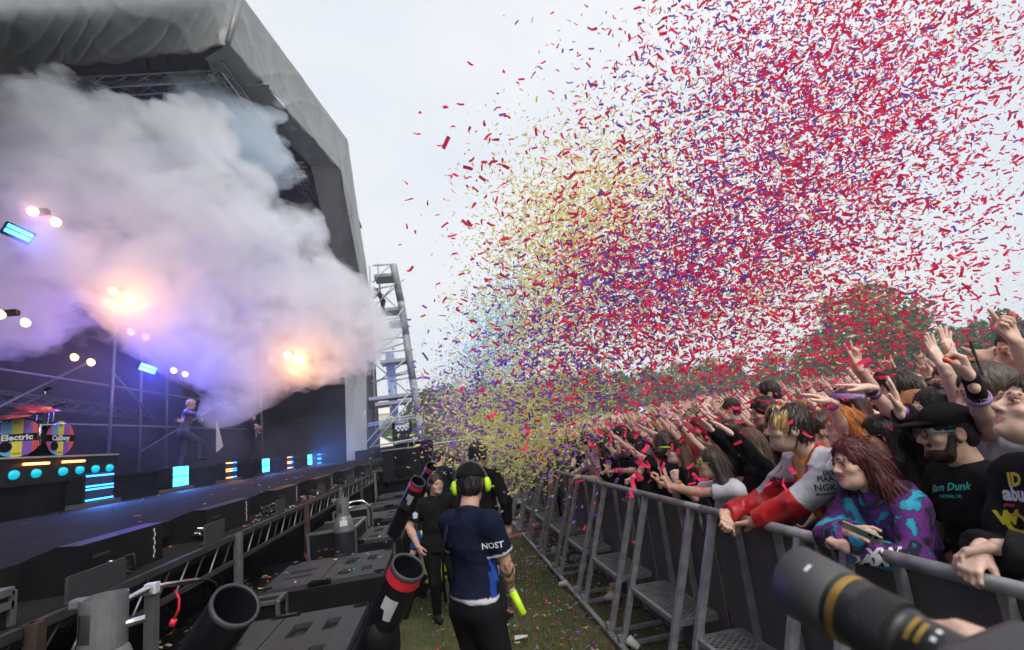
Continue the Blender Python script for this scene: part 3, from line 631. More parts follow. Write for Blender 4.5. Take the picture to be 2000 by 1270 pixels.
for (u, v, y, rd) in ((52, 825, 11.5, 0.16), (66, 820, 11.9, 0.15), (30, 822, 11.3, 0.16)):
    p = kp(u, v, y); b = MB(); b.lathe([(0.001, 0.0), (rd, 0.0), (rd * 1.03, -0.02), (rd, -0.03), (rd, -0.22), (rd * 0.9, -0.24)], p, (0.3, -0.3, 1), M_blackp, 22); b.build('tom', kit)
p, q = kp(78, 828, 11.3), kp(76, 870, 11.3); b = MB(); b.tube([p, q], 0.022, M_chrome, 8); b.tube([kp(78, 831, 11.3), kp(128, 828, 12.2)], 0.014, M_chrome, 6); b.build('rack_bar', kit)
b = MB(); b.tube([kp(88, 760, 11.8), kp(88, 775, 11.8), kp(60, 790, 11.8), kp(58, 815, 11.8)], 0.012, M_chrome, 6); b.lathe([(0.03, 0), (0.03, 0.12)], kp(87, 762, 11.8), (0.8, 0, 0.2), M_blackp, 8); b.build('overhead_mic', kit)

# ---- roof lamps (lit): warm pairs and blue bars
def lamp_pair(p, label, size=0.16, energy=500, colr=(1, 0.45, 0.15), aim=(0.6, -0.5, -0.6)):
    r = empty('stage_lamp', p); tag(r, label, 'stage light', 'warm lamp pairs in the rig'); d = Vector(aim).normalized()
    b = MB(); b.box((-0.12, -0.08, 0.0), (0.12, 0.08, 0.12), M_blackp, bev=0.02); b.build('housing', r).location = -d * 0.22
    for k in (-1, 1):
        b = MB(); o2 = Vector((0.12 * k, 0.16 * k, -0.06 * k)); b.lathe([(0.001, 0.0), (size, 0.0), (size * 1.1, -0.03), (size * 0.9, -0.15)], o2, d, M_warm, 16); b.build('lens', r)
    ld = bpy.data.lights.new('lamp_glow', 'POINT'); ld.energy = energy; ld.color = colr; ld.shadow_soft_size = 0.3
    lo = bpy.data.objects.new('lamp_glow', ld); col.objects.link(lo); lo.parent = r; lo.location = d * 0.3
def led_bar(p, label, d=(0.7, -0.6, -0.2), energy=400):
    r = empty('led_batten', p); tag(r, label, 'stage light', 'blue panels in the rig'); dv = Vector(d).normalized(); s = Vector((0.62, 0.7, -0.32)).normalized(); u = dv.cross(s).normalized(); s = u.cross(dv)
    b = MB(); b.add([s * x + u * z - dv * y for y in (0.0, 0.15) for x, z in ((-0.25, -0.13), (0.25, -0.13), (0.25, 0.13), (-0.25, 0.13))], [(0, 1, 2, 3), (7, 6, 5, 4), (0, 4, 5, 1), (1, 5, 6, 2), (2, 6, 7, 3), (3, 7, 4, 0)], M_blackp); b.build('housing', r)
    for k in (-1, 1):
        b = MB(); b.add([s * x + u * (z + 0.055 * k) + dv * 0.006 for x, z in ((-0.22, -0.037), (0.22, -0.037), (0.22, 0.037), (-0.22, 0.037))], [(0, 1, 2, 3)], M_cyan); b.build('lit_panel', r)
    ld = bpy.data.lights.new('led_glow', 'POINT'); ld.energy = energy; ld.color = (0.07, 0.1, 1); ld.shadow_soft_size = 0.3
    lo = bpy.data.objects.new('led_glow', ld); col.objects.link(lo); lo.parent = r; lo.location = dv * 0.3
lamp_pair(at_y(88, 425, 11.6), 'warm lamp pair highest in the rig at the left', 0.09, 4)
lamp_pair(at_y(27, 625, 11.6), 'warm lamp pair low at the left edge', 0.075, 4)
lamp_pair(at_y(163, 705, 16), 'warm lamp pair above the drum kit', 0.085, 25)
lamp_pair(at_y(272, 655, 16.2), 'warm lamp pair right of centre above the singer', 0.08, 30)
lamp_pair(at_y(352, 729, 20), 'small warm lamp pair right of the blue panel', 0.09, 20)
lamp_pair(at_y(240, 578, 13.6), 'strong warm lamp pair glowing inside the smoke', 0.09, 120)
lamp_pair(at_y(575, 700, 16.2), 'warm lamp pair glowing in the smoke right of the singer', 0.09, 120)
led_bar(at_y(37, 455, 11.4), 'blue lit panel high at the left edge of the rig', energy=45)
led_bar(at_y(289, 720, 16.6), 'blue lit panel hanging above the singer', energy=600)

# ---- delay tower of scaffolding beside the stage
tw = empty('scaffold_tower', (-2.8, 30, 0)); tag(tw, 'scaffold tower with platforms and lattice leg right of the stage', 'scaffold tower'); TO = Vector((-2.8, 30, 0))
def tb(P, r=0.045, name='scaffold_tube', m=None):
    b = MB(); b.tube([Vector(p) - TO for p in P], r, m or mat('scaffold_galvanised', (0.45, 0.47, 0.5), 0.5, 0.3, var=0.2), 7); return b.build(name, tw)
def tp(u, v, y=30): return at_y(u, v, y)
M_camo = mat('camouflage_wrap', (0.25, 0.25, 0.255), 0.8, var=0.65, scale=2.6)
legs = [(825, 862), (818, 812), (806, 742), (793, 655), (783, 590), (768, 517)]
for k in range(len(legs) - 1):
    a, c = tp(*legs[k]), tp(*legs[k + 1]); b = MB(); b.tube([a - TO, c - TO], 0.21, M_camo, 8); b.build('lattice_leg', tw)
tb([tp(825, 862), Vector((tp(825, 862).x + 0.1, 30, 0))], 0.05)
for (u0, v0, u1, v1) in ((729, 519, 768, 516), (727, 566, 782, 555), (728, 628, 795, 618), (724, 665, 790, 659), (744, 690, 797, 683), (760, 735, 803, 722), (762, 745, 806, 736)): tb([tp(u0, v0), tp(u1, v1)], 0.05)
for (u0, v0, u1, v1) in ((710, 830, 812, 810), (710, 834, 812, 815), (706, 876, 823, 855), (712, 885, 712, 800)): tb([tp(u0, v0), tp(u1, v1)], 0.045)
for (u0, v0, u1, v1) in ((728, 552, 763, 516), (727, 605, 772, 553), (757, 643, 790, 600), (757, 732, 792, 702), (704, 878, 800, 767), (722, 876, 804, 779), (796, 873, 816, 855)): tb([tp(u0, v0, 29.8), tp(u1, v1, 29.8)], 0.04, 'diagonal_brace')
for (u0, v0, u1, v1) in ((728, 532, 774, 524), (728, 600, 776, 592), (757, 624, 780, 617), (740, 702, 792, 694), (718, 775, 804, 762), (730, 786, 806, 773)):
    a, c = tp(u0, v0, 29.6) - TO, tp(u1, v1, 29.6) - TO; b = MB(); b.box((a.x, 0, min(a.z, c.z) - 0.18), (c.x, 1.4, min(a.z, c.z)), mat('scaffold_board', (0.33, 0.34, 0.36), 0.6, var=0.3)); b.build('platform', tw)
for (u0, v0, u1, v1) in ((712, 885, 700, 640), (735, 880, 722, 520), (745, 600, 738, 515), (700, 700, 795, 668), (702, 752, 800, 728), (716, 800, 810, 786)): tb([tp(u0, v0, 31.3), tp(u1, v1, 31.3)], 0.05)
for (u0, v0, u1, v1) in ((728, 600, 790, 545), (730, 560, 785, 610), (735, 690, 795, 640), (705, 770, 800, 700), (710, 870, 812, 800), (720, 700, 800, 770)): tb([tp(u0, v0, 31.2), tp(u1, v1, 31.2)], 0.035, 'diagonal_brace')
# banner, loudspeakers, sign beside the tower
bn = MB(); a = [tp(752, 690, 31), tp(770, 690, 31), tp(779, 818, 31), tp(762, 812, 31)]
for p in a: pass
bn.add([*a, *[p + Vector((0, 0.03, 0)) for p in a]], [(0, 1, 2, 3), (7, 6, 5, 4), (0, 4, 5, 1), (1, 5, 6, 2), (2, 6, 7, 3), (3, 7, 4, 0)], mat('pale_banner', (0.48, 0.62, 0.85), 0.7, var=0.5, scale=1.5, stretch=(3, 1, 0.6))); o = bn.build('banner'); tag(o, 'pale blue streaked banner hanging behind the scaffold tower', 'banner')
la = empty('speaker_stack', (-2.25, 30.6, 2)); tag(la, 'black loudspeaker stack standing behind the tower tubes', 'loudspeaker')
for k in range(4):
    b = MB(); b.box((-0.55, -0.3, 0.03 + k * 0.36), (0.55, 0.3, 0.36 + k * 0.36), M_blackp, bev=0.03); b.build('cabinet', la)
sg = MB(); c = tp(785, 830, 30.2); M_w = mat('sign_white', (0.75, 0.75, 0.75), 0.6, var=0.05); M_k = mat('sign_black', (0.02, 0.02, 0.02), 0.6)
se = empty('checkered_sign', c); tag(se, 'black and white checkered sign above the loudspeaker stack', 'sign')
b = MB(); b.box((-0.38, 0.0, -0.33), (0.38, 0.03, 0.33), M_w); b.build('board', se)
for i in range(7):
    for j in (0, 1, 5):
        if (i + j) % 2 == 0:
            b = MB(); b.box((-0.38 + i * 0.1086, -0.004, -0.33 + j * 0.11), (-0.38 + (i + 1) * 0.1086, -0.001, -0.22 + j * 0.11), M_k); b.build('check', se)
text_obj('lettering', 'ROGUES', 0.19, (0, -0.006, 0.05), (1, 0, 0), (0, 0, 1), M_k, se, weight=0.006)
b = MB(); b.box((-4.6, 28.4, 0), (-1.0, 32, 2.15), M_black); o = b.build('draped_platform'); tag(o, 'black draped platform under the scaffold tower', 'platform')
# hung speaker cabinets beside the far end of the pit
for i, (u, v) in enumerate(((790, 905), (815, 890), (770, 945), (795, 940))):
    c = at_y(u, v, 14.5 + i * 0.3); r = empty('side_speaker', c); tag(r, ['large black side speaker with slotted ports, top of the left pair', 'black side speaker top right by the fence', 'black side speaker bottom left, strapped', 'black side speaker bottom right'][i], 'loudspeaker', 'side speakers at the pit end')
    b = MB(); b.box((-0.55, -0.4, -0.42), (0.45, 0.4, 0.38), M_blackp, bev=0.03); b.box((-0.45, -0.3, -c.z), (0.35, 0.3, -0.42), M_black); b.build('cabinet', r)
    for k in (-1, 1):
        b = MB(); b.lathe([(0.001, 0), (0.2, 0), (0.22, -0.02)], (-0.05, -0.405, 0.16 * k), (0, -1, 0), M_hole, 16); b.build('port', r)
    b = MB(); b.bar((-0.56, -0.42, 0.4), (0.46, -0.42, 0.4), 0.03, 0.03, M_steel); b.build('edge_bar', r)

# ---- far fence, tents
f = empty('site_fence', (3, 42, 0)); tag(f, 'brown site fence with white top rail beyond the pit', 'fence')
for k in range(6):
    b = MB(); b.box((-6 + k * 2, -0.03, 0.0), (-4.05 + k * 2, 0.03, 2.0), mat('fence_panel', (0.10, 0.07, 0.06), 0.8, var=0.3)); b.build('panel', f)
b = MB(); b.bar((-6, -0.05, 2.05), (6, -0.05, 2.05), 0.06, 0.08, M_white); b.build('rail', f)
def tent(x, y, z, w_, h_, label):
    r = empty('tent', (x, y, z)); tag(r, label, 'tent', 'tents beyond the crowd'); m = mat('tent_canvas', (0.72, 0.66, 0.56), 0.8)
    b = MB(); b.add([(-w_, -w_, 0), (w_, -w_, 0), (w_, w_, 0), (-w_, w_, 0), (0, 0, h_)], [(0, 1, 4), (1, 2, 4), (2, 3, 4), (3, 0, 4)], m); b.build('roof', r)
    b = MB(); b.box((-w_ + .1, -w_ + .1, -2.2), (w_ - .1, w_ - .1, 0), m); b.build('wall', r)
p = at_y(728, 893, 60); tent(p.x, 60, 2.4, 2.6, 1.8, 'cream tent seen between the tower tubes'); p = at_y(1965, 690, 45); tent(p.x, 45, p.z - 1, 3.0, 2.0, 'pale tent roof at the right edge beyond the crowd'); p = at_y(735, 800, 70); tent(p.x, 70, 6.5, 2.6, 3.5, 'tall cream tent peak left of the banner')

# ---- trees
M_bark = mat('bark', (0.06, 0.05, 0.04), 0.9, var=0.3, scale=4, bump=0.4); M_leaf = mat('foliage', (1, 1, 1), 0.75, var=0.1, attr=True)
def make_tree_mesh(seed, blobs, n, leaf, tint):
    g = np.random.default_rng(seed); P = []; Sx = []
    tot = sum(b_[3] * b_[4] for b_ in blobs)
    for (x, y, z, rx, rz) in blobs:
        k = int(n * rx * rz / tot); d = g.normal(size=(k, 3)); d /= np.linalg.norm(d, axis=1)[:, None]
        lump = 1 + 0.18 * np.sin(d[:, 0] * 7 + seed) * np.sin(d[:, 1] * 6) * np.sin(d[:, 2] * 8 + 1)
        rr_ = (0.45 + 0.55 * g.random(k) ** 0.5) * lump
        P.append(np.array([x, y, z]) + d * rr_[:, None] * np.array([rx, rx, rz])); Sx.append(d)
    P = np.concatenate(P); dd = np.concatenate(Sx); k = len(P)
    a = g.normal(size=(k, 3)); a /= np.linalg.norm(a, axis=1)[:, None]; b_ = np.cross(a, g.normal(size=(k, 3))); b_ /= np.linalg.norm(b_, axis=1)[:, None]
    sz = leaf * (0.6 + 0.8 * g.random((k, 1))); v = np.stack([P - a * sz, P + b_ * sz * 0.6, P + a * sz, P - b_ * sz * 0.6], 1).reshape(-1, 3)
    cc = np.array(tint)[None] * (0.6 + 0.8 * g.random((k, 1))) * (1 + 0.25 * np.sin(P[:, :1] * 1.7) * np.sin(P[:, 2:3] * 1.3)); c4 = np.ones((k * 4, 4)); c4[:, :3] = np.repeat(cc, 4, 0)
    me = bpy.data.meshes.new('crown'); me.from_pydata(v.tolist(), [], np.arange(k * 4).reshape(-1, 4).tolist()); at = me.color_attributes.new('Col', 'FLOAT_COLOR', 'POINT'); at.data.foreach_set('color', c4.ravel()); me.materials.append(M_leaf); return me
def crown_blobs(seed, Hh, Wd, low=0.25):
    g = np.random.default_rng(seed); bl = []
    for k in range(13):
        t = low + (1 - low) * (k / 12) * 0.86; wr = Wd * (0.45 + 0.55 * math.sin(math.pi * min(1, (t - low) / (1 - low) * 0.8 + 0.22)))
        a = g.random() * 6.28; rr_ = wr * (0.35 + 0.4 * g.random()) * (k < 11)
        bl.append((rr_ * math.cos(a), rr_ * math.sin(a), t * Hh, wr * 0.52, wr * 0.45))
    return bl
VAR = []
for s in range(4):
    bl = crown_blobs(20 + s, 1.0 * 10, 3.9 if s else 4.6, 0.2 if s != 2 else 0.1); VAR.append((make_tree_mesh(s, bl, 4200, 0.24, [(0.075, 0.145, 0.04), (0.085, 0.16, 0.05), (0.062, 0.125, 0.045), (0.10, 0.17, 0.055)][s]), bl))
def trunk_mesh(bl):
    b = MB(); b.tube([(0, 0, -0.5), (0.1, 0, 2), (0, 0.1, 4.5), (0, 0, 7)], [0.35, 0.26, 0.18, 0.07], M_bark, 8)
    for q in bl[1:10]: b.tube([(0, 0, max(1.5, q[2] - 2.0)), (q[0] * 0.5, q[1] * 0.5, q[2] - 0.7), (q[0], q[1], q[2])], [0.12, 0.08, 0.03], M_bark, 5)
    return b.mesh('trunk')
TM = [trunk_mesh(v[1]) for v in VAR]
tl = [(742, 835, 62, 1), (768, 815, 66, 3), (800, 800, 72, 0), (832, 752, 66, 2), (868, 748, 74, 1), (905, 757, 70, 3), (945, 740, 80, 0), (990, 745, 84, 2), (1040, 735, 88, 1), (1095, 722, 84, 3), (1150, 712, 86, 0), (1205, 722, 92, 2), (1262, 715, 92, 1), (1320, 705, 90, 3), (1380, 698, 92, 0), (1440, 690, 88, 2), (1500, 686, 84, 1), (1555, 690, 80, 0),
      (1690, 552, 50, 0), (1600, 640, 62, 3), (1790, 640, 48, 2), (1850, 636, 52, 1), (1905, 622, 46, 3), (1950, 600, 42, 2), (2010, 620, 40, 1), (1745, 660, 54, 3), (830, 800, 60, 1), (870, 812, 64, 3), (920, 805, 62, 0), (970, 795, 66, 2)]
for i, (u, v, y, k) in enumerate(tl):
    p = at_y(u, v, y); g0 = gz(p.x, y); Hh = max(4.0, p.z - g0); sc = Hh / 10.0
    r = empty('broadleaf_tree', (p.x, y, g0), i * 2.1); wf = 1.25 if (u == 1690) else 1.1
    for nm, me in (('crown', VAR[k][0]), ('trunk', TM[k])):
        o = bpy.data.objects.new(nm, me); col.objects.link(o); o.parent = r; o.scale = (sc * wf, sc * wf, sc)
    od = ['first', 'second', 'third', 'fourth', 'fifth', 'sixth', 'seventh', 'eighth', 'ninth', 'tenth', 'eleventh', 'twelfth', 'thirteenth']; rank = lambda lo_, hi_: od[sorted([q[0] + q[2] / 1000 for q in tl if lo_ <= q[0] < hi_ and q[0] != 1690]).index(u + y / 1000)]
    if u == 1690: lb = 'tallest rounded green tree standing above the crowd at right'
    elif u < 1000: lb = 'green broadleaf tree beyond the far end of the pit, ' + rank(0, 1000) + ' from the left'
    elif u < 1580: lb = 'hazy green tree in the line behind the confetti, ' + rank(1000, 1580) + ' from the left'
    else: lb = 'dark green tree behind the crowd at right, ' + rank(1580, 3000) + ' from the left'
    tag(r, lb, 'tree', 'trees beyond the end of the pit' if u < 1000 else 'trees behind the confetti' if u < 1580 else 'trees behind the crowd at right')
# ================================================================== PEOPLE
M_skin = mat('skin', rough=0.5, var=0.13, scale=26, attr=True, objcol=True, sss=0.12, bump=0.05, bscale=120, spec=0.4)
M_cloth = mat('cloth', rough=0.85, var=0.12, scale=7, attr=True, objcol=True, bump=0.35, bscale=22, spec=0.08)
M_satin = mat('satin_cloth', rough=0.38, var=0.10, scale=9, attr=True, objcol=True, bump=0.5, bscale=16, spec=0.5)
M_hair = mat('hair', rough=0.42, var=0.45, scale=34, attr=True, objcol=True, bump=0.5, bscale=60, stretch=(1, 1, 0.12), spec=0.5)
M_plain = mat('plain_objcol', rough=0.45, var=0.05, objcol=True)
M_lensg = mat('spectacle_glass', (0.02, 0.02, 0.06), 0.08, var=0.0, spec=0.8)

def nrm(v): v = np.asarray(v, float); return v / (np.linalg.norm(v) + 1e-12)
def V3(*a): return np.array(a, float)
class Sdf:
    """list of primitives blended on a grid, turned into a mesh by surface nets"""
    def __init__(s): s.p = []
    def rc(s, a, b, ra, rb, k=0.02, c=(1, 1, 1), sub=False, cut=None, flat=None):
        s.p.append(dict(t='rc', a=np.asarray(a, float), b=np.asarray(b, float), ra=ra, rb=rb, k=k, c=c, sub=sub, cut=cut, flat=flat)); return s
    def el(s, c0, M, r, k=0.02, c=(1, 1, 1), sub=False, cut=None):
        s.p.append(dict(t='el', c0=np.asarray(c0, float), M=np.asarray(M, float), r=np.asarray(r, float), k=k, c=c, sub=sub, cut=cut)); return s
    def bounds(s, q):
        if q['t'] == 'rc':
            R = max(q['ra'], q['rb']); return np.minimum(q['a'], q['b']) - R, np.maximum(q['a'], q['b']) + R
        R = np.sqrt(((q['M'] * q['r'][None, :]) ** 2).sum(1)); return q['c0'] - R, q['c0'] + R
    @staticmethod
    def dist(q, P):
        if q['t'] == 'rc':
            ab = q['b'] - q['a']; L2 = ab @ ab + 1e-12; ap = P - q['a']; t = np.clip((ap @ ab) / L2, 0, 1)
            e = ap - t[..., None] * ab
            if q['flat'] is not None:
                n, fs = q['flat']; e = e + (e @ n)[..., None] * n * (fs - 1)
            d = np.sqrt((e * e).sum(-1)) - (q['ra'] + (q['rb'] - q['ra']) * t)
        else:
            l = (P - q['c0']) @ q['M']; r = q['r']; k0 = np.sqrt(((l / r) ** 2).sum(-1)); k1 = np.sqrt(((l / (r * r)) ** 2).sum(-1)) + 1e-9
            d = k0 * (k0 - 1) / k1; d = np.where(k0 < 1e-4, -r.min(), d)
        if q['cut'] is not None:
            for (c, n) in (q['cut'] if isinstance(q['cut'], list) else [q['cut']]): d = np.maximum(d, (P - np.asarray(c)) @ np.asarray(n))
        return d
    def grid(s, h, box=None, noise=None, pad=0.03):
        add = [q for q in s.p if not q['sub']]
        if box is None:
            bs = [s.bounds(q) for q in add]; lo = np.min([b[0] for b in bs], 0) - pad; hi = np.max([b[1] for b in bs], 0) + pad
        else: lo, hi = np.asarray(box[0], float), np.asarray(box[1], float)
        n = np.maximum(3, np.ceil((hi - lo) / h).astype(int) + 1)
        ax = [lo[i] + h * np.arange(n[i]) for i in range(3)]
        D = np.full(n, 0.2, np.float32)
        for q in s.p:
            b0, b1 = s.bounds(q); m = q['k'] + 2.5 * h
            i0 = np.maximum(0, np.floor((b0 - m - lo) / h).astype(int)); i1 = np.minimum(n, np.ceil((b1 + m - lo) / h).astype(int) + 1)
            if (i1 <= i0).any(): continue
            sl = tuple(slice(i0[j], i1[j]) for j in range(3))
            G = np.stack(np.meshgrid(*[ax[j][sl[j]] for j in range(3)], indexing='ij'), -1)
            d = s.dist(q, G).astype(np.float32); A = D[sl]; k = max(q['k'], 1e-4)
            if q['sub']:
                d = -d; hh = np.clip(0.5 - 0.5 * (A - d) / k, 0, 1); D[sl] = A * (1 - hh) + d * hh + k * hh * (1 - hh)
            else:
                hh = np.clip(0.5 + 0.5 * (A - d) / k, 0, 1); D[sl] = A * (1 - hh) + d * hh - k * hh * (1 - hh)
        if noise is not None:
            mk = np.abs(D) < 0.028 + 2 * h; ii = np.argwhere(mk); D[mk] += noise(lo + ii * h)
        return D, lo
    def colors(s, V):
        best = np.full(len(V), 9.0); C = np.ones((len(V), 3)); idx = np.zeros(len(V), int)
        for i, q in enumerate(s.p):
            if q['sub']: continue
            b0, b1 = s.bounds(q); m = ((V > b0 - 0.05) & (V < b1 + 0.05)).all(1)
            if not m.any(): continue
            d = s.dist(q, V[m]); w = np.where(m)[0]; u = d < best[w]; best[w[u]] = d[u]; C[w[u]] = q['c']; idx[w[u]] = i
        return C, idx
def surface_nets(D, lo, h):
    n = np.array(D.shape); ins = D < 0
    c = np.zeros(n - 1, int)
    for dx in (0, 1):
        for dy in (0, 1):
            for dz in (0, 1): c += ins[dx:n[0] - 1 + dx, dy:n[1] - 1 + dy, dz:n[2] - 1 + dz]
    act = (c > 0) & (c < 8); I = np.argwhere(act)
    if len(I) == 0: return np.zeros((0, 3)), np.zeros((0, 4), int)
    ids = np.full(n - 1, -1); ids[act] = np.arange(len(I))
    S_ = np.zeros((len(I), 3)); W = np.zeros(len(I))
    cor = [(0, 0, 0), (1, 0, 0), (0, 1, 0), (1, 1, 0), (0, 0, 1), (1, 0, 1), (0, 1, 1), (1, 1, 1)]
    ed = [(0, 1), (2, 3), (4, 5), (6, 7), (0, 2), (1, 3), (4, 6), (5, 7), (0, 4), (1, 5), (2, 6), (3, 7)]
    val = [D[I[:, 0] + o[0], I[:, 1] + o[1], I[:, 2] + o[2]] for o in cor]
    for a, b in ed:
        va, vb = val[a], val[b]; m = (va < 0) != (vb < 0); t = np.where(m, va / np.where(m, va - vb, 1), 0)
        pa, pb = np.array(cor[a], float), np.array(cor[b], float); S_ += m[:, None] * (pa + t[:, None] * (pb - pa)); W += m
    V = lo + (I + S_ / W[:, None]) * h; F = []
    for ax in range(3):
        o = [0, 0, 0]; o[ax] = 1; u, w_ = [(1, 2), (2, 0), (0, 1)][ax]
        A = ins[tuple(slice(0, n[i] - (1 if i == ax else 0)) for i in range(3))]; B = ins[tuple(slice(o[i], n[i]) for i in range(3))]
        E = np.argwhere(A != B); E = E[(E[:, u] > 0) & (E[:, w_] > 0) & (E[:, u] < n[u] - 1) & (E[:, w_] < n[w_] - 1)]
        if len(E) == 0: continue
        def cell(du, dw):
            q = E.copy(); q[:, u] -= du; q[:, w_] -= dw; return ids[q[:, 0], q[:, 1], q[:, 2]]
        q = np.stack([cell(1, 1), cell(0, 1), cell(0, 0), cell(1, 0)], 1); fl = ~A[E[:, 0], E[:, 1], E[:, 2]]
        q[fl] = q[fl][:, ::-1]; F.append(q)
    F = np.concatenate(F) if F else np.zeros((0, 4), int); F = F[(F >= 0).all(1)]
    return V, F
def np_mesh(name, V, F, C, m, smooth=True):
    me = bpy.data.meshes.new(name); nv, nf = len(V), len(F)
    me.vertices.add(nv); me.vertices.foreach_set('co', np.asarray(V, np.float32).ravel()); k = F.shape[1]
    me.loops.add(nf * k); me.loops.foreach_set('vertex_index', F.ravel().astype(np.int32)); me.polygons.add(nf)
    me.polygons.foreach_set('loop_start', (np.arange(nf) * k).astype(np.int32)); me.polygons.foreach_set('loop_total', np.full(nf, k, np.int32)); me.update(calc_edges=True)
    me.polygons.foreach_set('use_smooth', np.full(nf, smooth))
    at = me.color_attributes.new('Col', 'FLOAT_COLOR', 'POINT'); c4 = np.ones((nv, 4), np.float32); c4[:, :3] = C; at.data.foreach_set('color', c4.ravel())
    me.materials.append(m); return me
def add_mesh(parts):
    Vs, Fs, Cs, k = [], [], [], 0
    for V, F, C in parts:
        if len(V) == 0: continue
        Vs.append(V); Fs.append(F + k); Cs.append(C); k += len(V)
    return np.concatenate(Vs), np.concatenate(Fs), np.concatenate(Cs)
def rotz(a): c, s = math.cos(a), math.sin(a); return np.array([[c, -s, 0], [s, c, 0], [0, 0, 1.0]])
def rotx(a): c, s = math.cos(a), math.sin(a); return np.array([[1, 0, 0], [0, c, -s], [0, s, c]])
def roty(a): c, s = math.cos(a), math.sin(a); return np.array([[c, 0, s], [0, 1, 0], [-s, 0, c]])

# ---- head in its own frame: x right, y forward, z up
def head_prims(S, H, Rm, s, lip=(0.86, 0.60, 0.58), beard=None, stub=None, smile=0.0, openm=0.0, wide=1.0, brow=(0.25, 0.18, 0.14), detail=True):
    def T(x, y, z): return H + Rm @ (V3(x, y, z) * s)
    def E(ctr, r, **k): S.el(T(*ctr), Rm, V3(*r) * s, **k)
    def C(a, b, ra, rb, **k): S.rc(T(*a), T(*b), ra * s, rb * s, **k)
    W = wide
    E((0, -0.012, 0.040), (0.076 * W, 0.096, 0.082), k=0.03)
    E((0, 0.030, -0.030), (0.060 * W, 0.066, 0.088), k=0.03)
    jc = (1, 1, 1) if beard is None else beard
    E((0, 0.036, -0.080), (0.052 * W, 0.052, 0.036), k=0.03, c=jc if beard is not None else (1, 1, 1))
    E((0, 0.078, -0.098), (0.022, 0.018, 0.016), k=0.02, c=jc)
    if beard is not None:
        E((0, 0.045, -0.092), (0.060 * W, 0.056, 0.040), k=0.012, c=beard)
        for sx in (-1, 1): C((sx * 0.064 * W, 0.012, -0.010), (sx * 0.055 * W, 0.035, -0.085), 0.012, 0.018, k=0.012, c=beard)
        C((-0.03, 0.088, -0.046), (0.03, 0.088, -0.046), 0.007, 0.007, k=0.006, c=beard)
    if not detail:
        C((0, 0.09, 0.0), (0, 0.106, -0.03), 0.010, 0.014, k=0.012)
        for sx in (-1, 1): E((sx * 0.078 * W, -0.012, -0.008), (0.010, 0.02, 0.03), k=0.006)
        return T
    C((-0.032, 0.082, 0.026), (0.032, 0.082, 0.026), 0.014, 0.014, k=0.015)
    for sx in (-1, 1):
        E((sx * 0.044 * W, 0.062, -0.024), (0.022, 0.022, 0.018), k=0.02)
        E((sx * 0.033, 0.104, 0.006), (0.020, 0.017, 0.013), k=0.012, sub=True)
        C((sx * 0.014, 0.092 + 0.002, 0.031), (sx * 0.046, 0.084, 0.030), 0.0055, 0.004, k=0.006, c=brow)
        C((sx * 0.019, 0.0925, 0.0155), (sx * 0.046, 0.086, 0.0135), 0.0042, 0.0035, k=0.003, c=(0.6, 0.5, 0.47))
        C((sx * 0.021, 0.092, -0.004), (sx * 0.044, 0.086, -0.003), 0.0032, 0.003, k=0.004, c=(0.9, 0.8, 0.78))
    C((0, 0.088, 0.015), (0, 0.113, -0.026), 0.0085, 0.0125, k=0.012)
    for sx in (-1, 1): E((sx * 0.012, 0.101, -0.031), (0.009, 0.010, 0.008), k=0.006)
    sm = 0.010 * smile; o = 0.008 * openm
    for sx in (-1, 1):
        C((0, 0.094, -0.056 + o * 0.3), (sx * (0.022 + 0.6 * sm), 0.086, -0.058 + sm), 0.0045, 0.0025, k=0.006, c=lip)
        C((0, 0.093, -0.069 - o), (sx * (0.019 + 0.6 * sm), 0.085, -0.064 + sm - o), 0.0055, 0.0025, k=0.006, c=lip)
    if smile > 0.4 or openm > 0.4: E((0, 0.098, -0.0625 - o * 0.35 + sm * 0.4), (0.020 + sm * 0.5, 0.010, 0.004 + o * 0.6), k=0.003, sub=True)
    else: C((-0.02, 0.099, -0.0625), (0.02, 0.099, -0.0625), 0.0022, 0.0022, k=0.003, sub=True)
    for sx in (-1, 1):
        E((sx * 0.079 * W, -0.014, -0.006), (0.011, 0.021, 0.033), k=0.006, c=(1.0, 0.9, 0.88))
        E((sx * 0.091 * W, -0.010, -0.002), (0.008, 0.011, 0.02), k=0.005, sub=True)
    return T
def eye_parts(T, Rm, s, tgt_local=(0, 1, 0), iris=(0.12, 0.08, 0.05)):
    out = []; d = nrm(tgt_local)
    for sx in (-1, 1):
        n1, n2 = 12, 8; V = []; C = []
        for j in range(n2 + 1):
            ph = math.pi * j / n2
            for i in range(n1):
                th = 2 * math.pi * i / n1; q = V3(math.sin(ph) * math.cos(th), math.cos(ph), math.sin(ph) * math.sin(th))
                V.append(T(sx * 0.033 + q[0] * 0.0125, 0.0805 + q[1] * 0.0125, 0.006 + q[2] * 0.0105)); dd = q @ d
                C.append((0.02, 0.02, 0.02) if dd > 0.93 else iris if dd > 0.80 else (1.0, 1.1, 1.2))
        F = [(j * n1 + i, j * n1 + (i + 1) % n1, (j + 1) * n1 + (i + 1) % n1, (j + 1) * n1 + i) for j in range(n2) for i in range(n1)]
        V = np.array(V); out.append((V, np.array(F), np.array(C) * 0.75))
    return out
